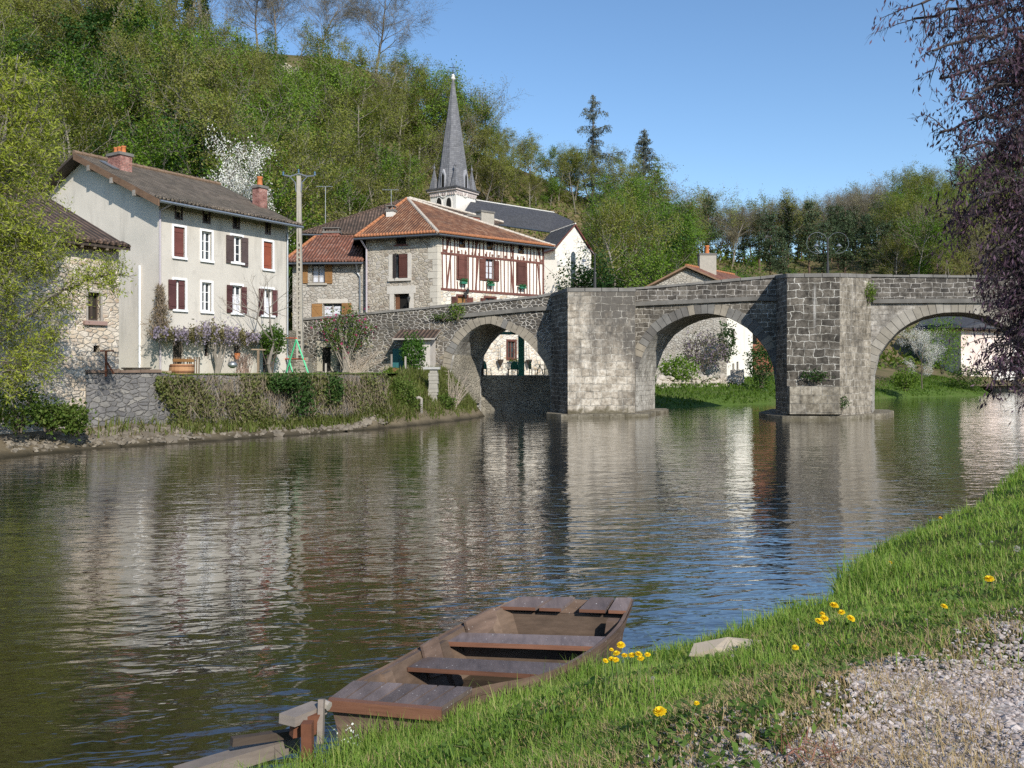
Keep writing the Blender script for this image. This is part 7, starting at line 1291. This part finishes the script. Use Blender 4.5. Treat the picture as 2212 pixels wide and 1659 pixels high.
for i in range(nb_ - 1):
    for k0, sg in ((0, 1), (1, -1)):
        ch_ = lambda j: inset(j, k0 + sg * .11, zb_[j]); g = lambda j: (Ls[j] if k0 == 0 else Rs[j]); gi = lambda j: inset(j, k0 + sg * .028, g(j).z); ci = lambda j: inset(j, k0 + sg * .135, zb_[j] + .04)
        a, b = i, i + 1
        q = [[ch_(a), ch_(b), g(b), g(a)], [g(a), g(b), gi(b), gi(a)]]
        for f_ in q: h.face(f_ if sg < 0 else f_[::-1], 0)
        f_ = [gi(a), gi(b), ci(b), ci(a)]; h.face(f_ if sg < 0 else f_[::-1], 1)
        mid = lambda j, f: (g(j).lerp(ch_(j), f) + (g(j) - inset(j, .5, g(j).z)).normalized() * .012)
        h.face([mid(a, .12), mid(b, .12), mid(b, .0) + Vector((0, 0, .012)), mid(a, .0) + Vector((0, 0, .012))], 0)
    h.face([inset(i, .135, zb_[i] + .04), inset(i + 1, .135, zb_[i + 1] + .04), inset(i + 1, .865, zb_[i + 1] + .04), inset(i, .865, zb_[i] + .04)], 1)
    h.face([inset(i, .11, zb_[i]), inset(i, .89, zb_[i]), inset(i + 1, .89, zb_[i + 1]), inset(i + 1, .11, zb_[i + 1])], 0)
h.build('hull', [MT['boat'], MT['boat_in'], MT['boat_edge']], boat)
def cross(i0, i1, dz0, th, k0, k1, name, mat, edge=None, drop=0.0):     # board across the boat between two stations
    b = MB(); P = lambda i, k, z: (lambda a: Vector((a.x, a.y, z)))(inset(int(i), k, 0).lerp(inset(min(int(i) + 1, nb_ - 1), k, 0), i - int(i))); zt = lambda i: lerp(Ls[int(i)].z, Ls[min(int(i) + 1, nb_ - 1)].z, i - int(i)) + dz0 - drop
    b.hexa([P(i0, k0, zt(i0) - th), P(i0, k1, zt(i0) - th), P(i1, k1, zt(i1) - th), P(i1, k0, zt(i1) - th)], [P(i0, k0, zt(i0)), P(i0, k1, zt(i0)), P(i1, k1, zt(i1)), P(i1, k0, zt(i1))]); b.m[2] = 1
    return b.build(name, [MT[mat], MT[edge or mat]], boat)
for k in range(7): cross(-.0 if k else 0, 5.0, .022, .035, lerp(-.02, 1.02, k / 7) + .010, lerp(-.02, 1.02, (k + 1) / 7) - .010, 'deck_board', 'boat_seat', 'boat_edge')
b = MB(); a0, a1 = inset(0, -.02, .472), inset(0, 1.02, .472); dn = Vector((0, -.055, 0)); b.hexa([a0 + dn - Vector((0, 0, .075)), a1 + dn - Vector((0, 0, .075)), a1 - Vector((0, 0, .075)), a0 - Vector((0, 0, .075))], [a0 + dn, a1 + dn, a1, a0]); b.build('deck_edge', MT['boat_edge'], boat)
b = MB(); q0, q1, q2, q3 = inset(0, .0, .40), inset(0, 1.0, .40), inset(0, .89, zb_[0]), inset(0, .11, zb_[0]); b.face([q3, q2, q1, q0]); m0, m1 = q3.lerp(q0, .45), q2.lerp(q1, .45); o_ = Vector((0, -.025, 0)); b.hexa([q3 + o_, q2 + o_, q2 + o_ * .1, q3 + o_ * .1], [m0 + o_, m1 + o_, m1 + o_ * .1, m0 + o_ * .1]); b.build('transom', MT['boat'], boat)
b = MB(); q0, q1, q2, q3 = inset(nb_ - 1, .0, .49), inset(nb_ - 1, 1.0, .49), inset(nb_ - 1, .89, zb_[-1]), inset(nb_ - 1, .11, zb_[-1]); b.face([q0, q1, q2, q3]); b.build('stern_board', MT['boat'], boat)
rc = at_z((478, 890), .2); c_ = inset(0, .40, .2) + Vector((0, -.045, 0)); t = b = MB(); b.tube([c_ + Vector((.055 * math.cos(a), -.02, .06 * math.sin(a))) for a in np.linspace(0, 6.28, 17)], .012, 6, caps=False); b.bar(c_ + Vector((0, .05, .05)), c_ + Vector((0, -.03, .055)), .03, .03); b.build('mooring_ring', MT['rust'], boat)
mr = c_ + Vector((0, -.06, -.05)); gq = hit_bank(900, 1590, .04); t = thing('mooring_chain', 'short rusty chain running from the boat ring into the grass', 'chain', tuple(gq)); b = MB()
for i in range(16):
    f = i / 16; p = Vector(mr).lerp(gq, f) - Vector((0, 0, .10 * 4 * f * (1 - f))); f2 = (i + 1.25) / 16; q = Vector(mr).lerp(gq, f2) - Vector((0, 0, .10 * 4 * f2 * (1 - f2))); dv = (q - p); sv = dv.cross(Vector((0, 0, 1)) if i % 2 else Vector((1, 0, .3))).normalized() * .012; b.tube([p + sv, q + sv, q - sv, p - sv, p + sv], .004, 4, caps=False)
b.build('links', MT['rust'], t)
cross(11.0, 13.2, -.05, .035, .055, .945, 'thwart', 'boat_seat', 'boat_edge'); cross(16.3, 18.6, -.035, .04, .04, .965, 'thwart', 'boat_seat', 'boat_edge')
def bulk(i, k0, k1, ztop_, notch=True):
    b = MB(); P = lambda k, z: inset(i, k, z); z0 = zb_[i] + .05
    if notch: poly = [P(k0, ztop_), P(k1, ztop_), P(k1 - .03, z0), P(.78, z0), P(.72, z0 + .06), P(.48, z0 + .06), P(.44, z0), P(k0 + .05, z0)]
    else: poly = [P(k0, ztop_), P(k1, ztop_), P(k1 - .03, z0), P(k0 + .03, z0)]
    b.prism(poly, (0, .03, 0)); b.build('bulkhead', MT['boat_in'], boat, recalc=True)
bulk(26, .03, .96, Ls[26].z - .07); bulk(18, .07, .93, Ls[18].z - .075, False); bulk(5, .03, .97, Ls[5].z - .03)
for k0, k1 in ((.015, .285), (.315, .485), (.625, .825), (.85, .985)): cross(24.6, 30, .015, .03, k0, k1, 'stern_plank', 'boat_seat', 'boat_edge')
for i in (8, 15, 21, 22):      # side knees
    b = MB(); b.hexa([inset(i, .10, zb_[i] + .05), inset(i, .17, zb_[i] + .05), inset(i + 1, .17, zb_[i + 1] + .05), inset(i + 1, .10, zb_[i + 1] + .05)], [inset(i, .02, Ls[i].z - .01), inset(i, .06, Ls[i].z - .01), inset(i + 1, .06, Ls[i + 1].z - .01), inset(i + 1, .02, Ls[i + 1].z - .01)]); b.build('knee', MT['boat_in'], boat)
b = MB(); b.hexa([inset(23, .84, .2), inset(23, .95, .2), inset(24, .95, .2), inset(24, .84, .2)], [inset(23, .86, .385), inset(23, .955, .385), inset(24, .955, .4), inset(24, .86, .4)]); b.build('oar_block', MT['boat'], boat)
for i0, i1, k in ((19.2, 23, .03), (13.6, 15.8, .03)):
    b = MB(); A_, B_, C_, D_2 = inset(int(i0), k, Ls[int(i0)].z + .05), inset(int(i1), k, Ls[int(i1)].z + .055), inset(int(i1), k + .06, .12), inset(int(i0), k + .05, .16); b.prism([A_, B_, C_, D_2], (.022, -.01, 0)); b.build('side_board', MT['boat'], boat, recalc=True)
# ---------------------------------------------------------------- rotten landing stage left of the boat
ms = thing('broken_landing_stage', 'broken weathered timber stage with rusty post at the water edge left of the boat', 'landing stage', (-1.3, 5.5, .1)); WD2 = m_wood('driftwood', (.24, .20, .17), .85, (3, 3, 12), .4)
b = MB(); b.bar(W(620, 1556, 5.45), W(690, 1528, 5.72), .13, .06); b.build('stage_board', WD2, ms); b = MB(); b.bar(W(664, 1560, 5.42), (W(666, 1615, 5.42).x, 5.42, -.1), .065, .065); b.build('post', MT['rust'], ms)
b = MB(); b.bar(W(695, 1510, 5.62), W(692, 1606, 5.55), .06, .035); b.build('brace', WD2, ms); b = MB(); b.bar(W(630, 1570, 5.5), W(690, 1560, 5.6), .07, .12); b.build('rusty_beam', MT['rust'], ms); b = MB(); b.tube([W(699, 1520, 5.66), W(711, 1526, 5.64)], .03, 7); b.build('bolt', MT['grey_wood'], ms)
t = thing('edge_timber', 'long pale squared timber lying along the grassy water edge at the bottom left', 'timber', W(520, 1640, 5.5)); b = MB(); A_, B_ = W(380, 1672, 5.33), W(640, 1596, 5.8); b.bar((A_.x, A_.y, .22), (B_.x, B_.y, .24), .12, .09); b.build('beam', WD2, t)
b = MB(); b.bar(W(500, 1602, 5.5), W(640, 1583, 5.75), .05, .05); t = thing('floating_stick', 'thin dark branch floating beside the broken landing stage', 'branch', W(560, 1600, 5.6)); b.build('stick', MT['dark_wood'], t)
# ================================================================ near bank: grass, weeds, gravel, dandelions
rng = np.random.default_rng(2024)
def polar(n, r0, r1, a=40, pw=1.0):
    u = rng.random(n); r = (r0 ** (1 - pw) + u * (r1 ** (1 - pw) - r0 ** (1 - pw))) ** (1 / (1 - pw)) if pw != 1 else r0 * (r1 / r0) ** u; th = rng.uniform(-R(a), R(a + 4), n); return np.stack([r * np.sin(th), r * np.cos(th)], 1), r
def on_bank(xy, dz=-.015): return np.column_stack([xy, bank_z(xy[:, 0], xy[:, 1]) + dz])
def inside_boat(xy):
    return inside_poly(xy[:, 0], xy[:, 1], [(p.x, p.y) for p in Ls] + [(p.x, p.y) for p in Rs[::-1]])
xy, rr = polar(330000, 2.9, 30, 42, 1.35); d = bank_d(xy[:, 0], xy[:, 1]); e = gravel_edge(xy[:, 0], xy[:, 1]); patch = np.sin(xy[:, 0] * 2.3 + 1) * np.sin(xy[:, 1] * 1.9) + .6 * np.sin(xy[:, 0] * 5.1) * np.sin(xy[:, 1] * 4.3 + 2)
keep = (d > -.06) & ((d < e - .45) | ((d < e + .25) & (rng.random(len(d)) < .22)) | ((d >= e) & (rr > 12))) & ~inside_boat(xy); xy, rr, d, e, patch = xy[keep], rr[keep], d[keep], e[keep], patch[keep]
bump_ = .16 * np.exp(-((xy[:, 0] - 3.9) ** 2 + (xy[:, 1] - 9.9) ** 2) / .35) + .05 * np.exp(-((xy[:, 0] - 3.4) ** 2 + (xy[:, 1] - 5.6) ** 2) / .3)
hh = np.interp(d, [-.1, .15, .6, 1.6, 3], [.15, .12, .062, .046, .036]) * (1 + .35 * patch) + bump_ + np.where(rr > 9, .03, 0) + .12 * np.exp(-((xy[:, 0] - 11.6) ** 2 + (xy[:, 1] - 19.6) ** 2) / 4) + np.where(rng.random(len(d)) < .02, .09, 0)
ww = np.interp(rr, [3, 8, 20, 30], [.0065, .009, .02, .03]); V, Fs = blades(on_bank(xy), hh, ww, rng, lean=.5, curve=.55, seg=3)
tone = patch + .5 * rng.normal(size=len(d))
def m_near_grass():
    m = m_leaf('river_grass', [(.105, .215, .024), (.16, .29, .038), (.215, .345, .055), (.30, .37, .09), (.46, .40, .19)], .45, .5, .7, .2, 1.6); return m
props(link('grass', arr_mesh('grass', V, Fs, [m_near_grass()])), 'fresh green grass covering the near river bank', 'grass', kind='stuff')
# straw-coloured dry grass between lawn and gravel
xy, rr = polar(150000, 2.8, 13, 42, 1.2); d = bank_d(xy[:, 0], xy[:, 1]); e = gravel_edge(xy[:, 0], xy[:, 1]); clump = np.sin(xy[:, 0] * 6.1 + xy[:, 1] * 3) * np.sin(xy[:, 1] * 7.3 - 1) ; k = ((d > e - .9) & (d < e + .7) & (rng.random(len(d)) < .75)) | ((d > e + .2) & (clump > .45)) | ((d > .5) & (d < e) & (rng.random(len(d)) < .12 + .3 * (clump > .3))); xy, rr = xy[k], rr[k]
V, Fs = blades(on_bank(xy), .055, .006, rng, lean=.9, curve=.4, seg=2); props(link('dry_grass', arr_mesh('dry_grass', V, Fs, [m_leaf('straw', [(.26, .17, .08), (.38, .27, .14), (.46, .36, .20), (.22, .20, .06)], .2)])), 'straw-coloured dry grass at the edge of the gravel', 'grass', kind='stuff')
# broad-leaved weeds
xy, rr = polar(26000, 2.9, 13, 42, 1.2); d = bank_d(xy[:, 0], xy[:, 1]); e = gravel_edge(xy[:, 0], xy[:, 1]); cl = np.sin(xy[:, 0] * 3.3 + 2) * np.sin(xy[:, 1] * 2.9) + .4 * rng.normal(size=len(d)); k = (d > 1.0) & (d < e + .1) & (cl > .25) | (d > e - .5) & (d < e + .1) & (cl > .35); xy = xy[k]; C = on_bank(xy, .02); C[:, 2] += rng.uniform(0, .035, len(C))
props(link('weeds', leaf_mesh('weeds', C, .042, .6, m_leaf('weed_leaf', [(.05, .10, .018), (.08, .14, .025), (.11, .18, .035), (.15, .14, .05)], .3), rng, up=3.0)), 'low broad-leaved weeds among the grass beside the gravel', 'weeds', kind='stuff')
# gravel
xy, rr = polar(190000, 2.4, 8.5, 44, 1.2); d = bank_d(xy[:, 0], xy[:, 1]); e = gravel_edge(xy[:, 0], xy[:, 1]); k = (d > e - .05) | ((d > e - .4) & (rng.random(len(d)) < .15)); xy, rr = xy[k], rr[k]; xy, rr = xy[:85000], rr[:85000]
V, T = stones(on_bank(xy, .004), np.interp(rr, [3, 8], [.0075, .012]) * np.where(rng.random(len(rr)) < .05, 2.0, 1.0), rng, .55); props(link('gravel', arr_mesh('gravel', V, [T], [m_leaf('gravel_stone', [(.20, .15, .125), (.36, .30, .27), (.52, .46, .43), (.72, .68, .65)], 0, .9)])), 'pale crushed gravel of the path in the lower right corner', 'gravel', kind='stuff')
# dandelions
YEL = m_leaf('dandelion_petal', [(.72, .46, .01), (.82, .58, .015), (.85, .66, .03)], .25, .6, 0); STEM = m_plain('dandelion_stem', (.14, .19, .06), .6); FLUFF = m_leaf('seed_fluff', [(.34, .31, .28), (.5, .48, .45)], .4)
def d_at(x, y, h): p = hit_bank(x, y, h); return p, float(bank_z(p.x, p.y))
def dandelion(x, y, size, lab, seed, h=.13, grp='dandelions on the near bank'):
    p, zg = d_at(x, y, h); rg = np.random.default_rng(seed); rp = random.Random(seed); g = Vector((p.x + rp.uniform(-.03, .03), p.y + .01, zg)); t = thing('dandelion', lab, 'flower', g, grp); b = MB(); b.tube([g - Vector((0, 0, .03)), g.lerp(p, .5) + Vector((rp.uniform(-.01, .01), 0, .01)), p], .0028, 5); b.build('stem', STEM, t)
    r = size * p.y / F / 2 * 1.12; tilt = Vector((rp.uniform(-.35, .35), -.35 + rp.uniform(-.25, .2), 1)).normalized(); u = tilt.orthogonal().normalized(); v = tilt.cross(u); V, Q = [], []
    for ring_, (rr_, up_, n) in enumerate(((1.0, .0, 26), (.85, .22, 22), (.62, .42, 18), (.36, .5, 12))):
        for i in range(n):
            a = 6.283 * i / n + rp.uniform(-.1, .1); dd = u * math.cos(a) + v * math.sin(a); s_ = u * -math.sin(a) + v * math.cos(a); L = r * rr_ * rp.uniform(.85, 1.08); o = p + tilt * (r * .12); k = len(V); wd_ = r * .13
            V += [o + s_ * wd_ * .4, o + dd * L + tilt * (up_ * r) + s_ * wd_, o + dd * L * 1.03 + tilt * (up_ * r) - s_ * wd_, o - s_ * wd_ * .4]; Q.append((k, k + 1, k + 2, k + 3))
    o3 = np.array(g); link('flower_head', arr_mesh('flower_head', np.array([tuple(q) for q in V]) - o3, [np.array(Q)], [YEL]), t)
    b = MB(); b.lathe((p.x, p.y, p.z - r * .4), [(r * .12, 0), (r * .3, r * .2), (r * .26, r * .5)], 8); b.build('sepals', STEM, t)
    return t
dd = lambda x, y: (1030.9 + .30158 * x, 1243.2 + .30158 * y); de = lambda x, y: (1637.3 + .39703 * x, 1000.6 + .39703 * y)
DL = [(dd(1028, 500), 17, 'highest dandelion of the clump beside the boat'), (dd(998, 560), 14, 'dandelion at the left of the clump beside the boat, below the highest flower'), (dd(1055, 575), 13, 'dandelion in the middle of the clump beside the boat'), (dd(1108, 572), 13, 'dandelion just right of the middle of the clump beside the boat'), (dd(1155, 566), 15, 'upper dandelion of the touching pair on the right of the clump by the boat'), (dd(1172, 597), 14, 'lower dandelion of the touching pair on the right of the clump by the boat'), (dd(1220, 569), 12, 'rightmost dandelion of the clump beside the boat'), (dd(918, 613), 12, 'leftmost dandelion of the clump beside the boat'), (dd(962, 600), 12, 'left one of two close low dandelions in the clump by the boat'), (dd(992, 606), 13, 'right one of two close low dandelions in the clump by the boat'), (dd(962, 533), 9, 'half-closed orange dandelion bud left of the highest flower by the boat'),
      (dd(1308, 980), 27, 'large single dandelion low in the grass before the gravel'), (dd(1572, 916), 11, 'small half-open dandelion right of the large single one'), (de(413, 776), 18, 'topmost dandelion of the group of six on the right bank'), (de(455, 813), 14, 'dandelion right below the topmost one of the group of six'), (de(505, 846), 16, 'rightmost dandelion of the group of six on the right bank'), (de(350, 820), 11, 'smallest dandelion at the upper left of the group of six'), (de(332, 863), 17, 'leftmost low dandelion of the group of six on the right bank'), (de(360, 846), 16, 'dandelion touching the leftmost one of the group of six'), (de(203, 1005), 14, 'single dandelion on a tall stem left of the gravel'), (de(720, 541), 8, 'tiny distant dandelion in the grass near the water tuft'), (de(1258, 633), 20, 'single large dandelion near the right edge of the picture'), (de(1012, 781), 14, 'dandelion among the dark weeds below the right edge flower'), (de(992, 298), 7, 'tiny dandelion at the water edge far up the right bank')]
for i, (q, s_, lab) in enumerate(DL): dandelion(*q, s_, lab, 500 + i, .22 if i < 11 else .12)
for i, (q, s_, lab) in enumerate(((de(1408, 466), 15, 'big fluffy dandelion clock at the right edge'), (de(1208, 440), 6, 'small grey seed head left of the fluffy clock'), (de(1272, 428), 6, 'small grey seed head on a tall stem between the clock and its neighbour'), (de(217, 850), 5, 'thin seed head on a long stalk left of the six dandelions'), (de(272, 988), 8, 'pale seed head right of the single tall dandelion'), (de(918, 850), 5, 'seed head on a reddish stalk beside the gravel edge'), (dd(1830, 573), 7, 'pale seed head on a dry stalk in the grass right of the boat clump'), (dd(1258, 735), 9, 'greyish seed head on a stalk above the large single dandelion'))):
    p, zg = d_at(*q, .16); g = Vector((p.x + .01, p.y + .01, zg)); t = thing('seed_head', lab, 'seed head', g, 'dandelion seed heads'); b = MB(); b.tube([g - Vector((0, 0, .03)), g.lerp(p, .5) + Vector((.008, 0, 0)), p], .0024, 4); b.build('stem', m_plain('dry_stem', (.25, .19, .12)) if i % 2 else STEM, t); r = s_ * p.y / F / 2; C = rng.normal(size=(70, 3)); C = C / np.linalg.norm(C, axis=1, keepdims=True) * r * .8 + np.array(p - g); link('fluff', leaf_mesh('fluff', C, r * .7, .35, FLUFF, rng), t)
p = hit_bank(1572, 1400, .03); t = thing('flat_rock', 'flat beige rock lying in the grass right of the boat', 'rock', (p.x, p.y, p.z)); V, T = stones(np.array([(0, 0, 0)]), np.array([.2]), np.random.default_rng(9), .35); link('stone', arr_mesh('stone', V * np.array([1.1, .5, .55]), [T], [m_plain('beige_rock', (.40, .33, .25), .9, .2, 8)], smooth=False), t)
# plants standing on the water edge, white flowers, a reddish rosette on the gravel
for i, (x, y, lab) in enumerate(((2090, 1075, 'yellowish flowering weed stalk at the water edge near the right side'), (2108, 1065, 'taller yellowish weed stalk at the water edge near the right side'), (2052, 1090, 'short weed stalk at the water edge left of the yellowish stalks'))):
    p = hit_bank(x, y, .03); C = np.stack([rng.normal(0, .06, 160), rng.normal(0, .06, 160), rng.uniform(.02, .42, 160)], 1); t = thing('weed_stalk', lab, 'plant', p, 'weed stalks at the water edge'); link('leaves', leaf_mesh('leaves', C, .07, .45, L_LI, rng), t); b = MB(); b.tube([p, p + Vector((.01, 0, .44))], .008, 4); b.build('stem', STEM, t)
for i, (x, y, lab) in enumerate(((585, 1590, 'small white flowers on the grass edge beside the landing stage'), (562, 1612, 'small white flowers above the long edge timber'), (758, 1598, 'small white flowers in the grass below the boat'))):
    p = hit_bank(x, y, .12); zg = float(bank_z(p.x, p.y)); t = thing('white_flowers', lab, 'flower', (p.x, p.y, zg), 'white flowers in the grass'); C = np.stack([rng.normal(0, .035, 40), rng.normal(0, .03, 40), rng.uniform(.08, .2, 40)], 1); link('blossoms', leaf_mesh('blossoms', C, .014, .9, L_WH, rng), t); b = MB(); [b.tube([(p.x, p.y, zg), (p.x + k * .03, p.y, zg + .16)], .002, 3) for k in (-1, 0, 1)]; b.build('stem', STEM, t)
p = hit_bank(1757, 1640, .02); C = rng.normal(size=(90, 3)) * np.array([.07, .07, .02]); C[:, 2] = np.abs(C[:, 2]) + .02; t = thing('red_rosette', 'reddish spiky weed rosette on the gravel at the bottom edge', 'plant', p); link('leaves', leaf_mesh('leaves', C, .085, .06, m_leaf('red_blade', [(.18, .06, .05), (.26, .12, .08), (.14, .13, .05)], .2), rng, up=2), t)
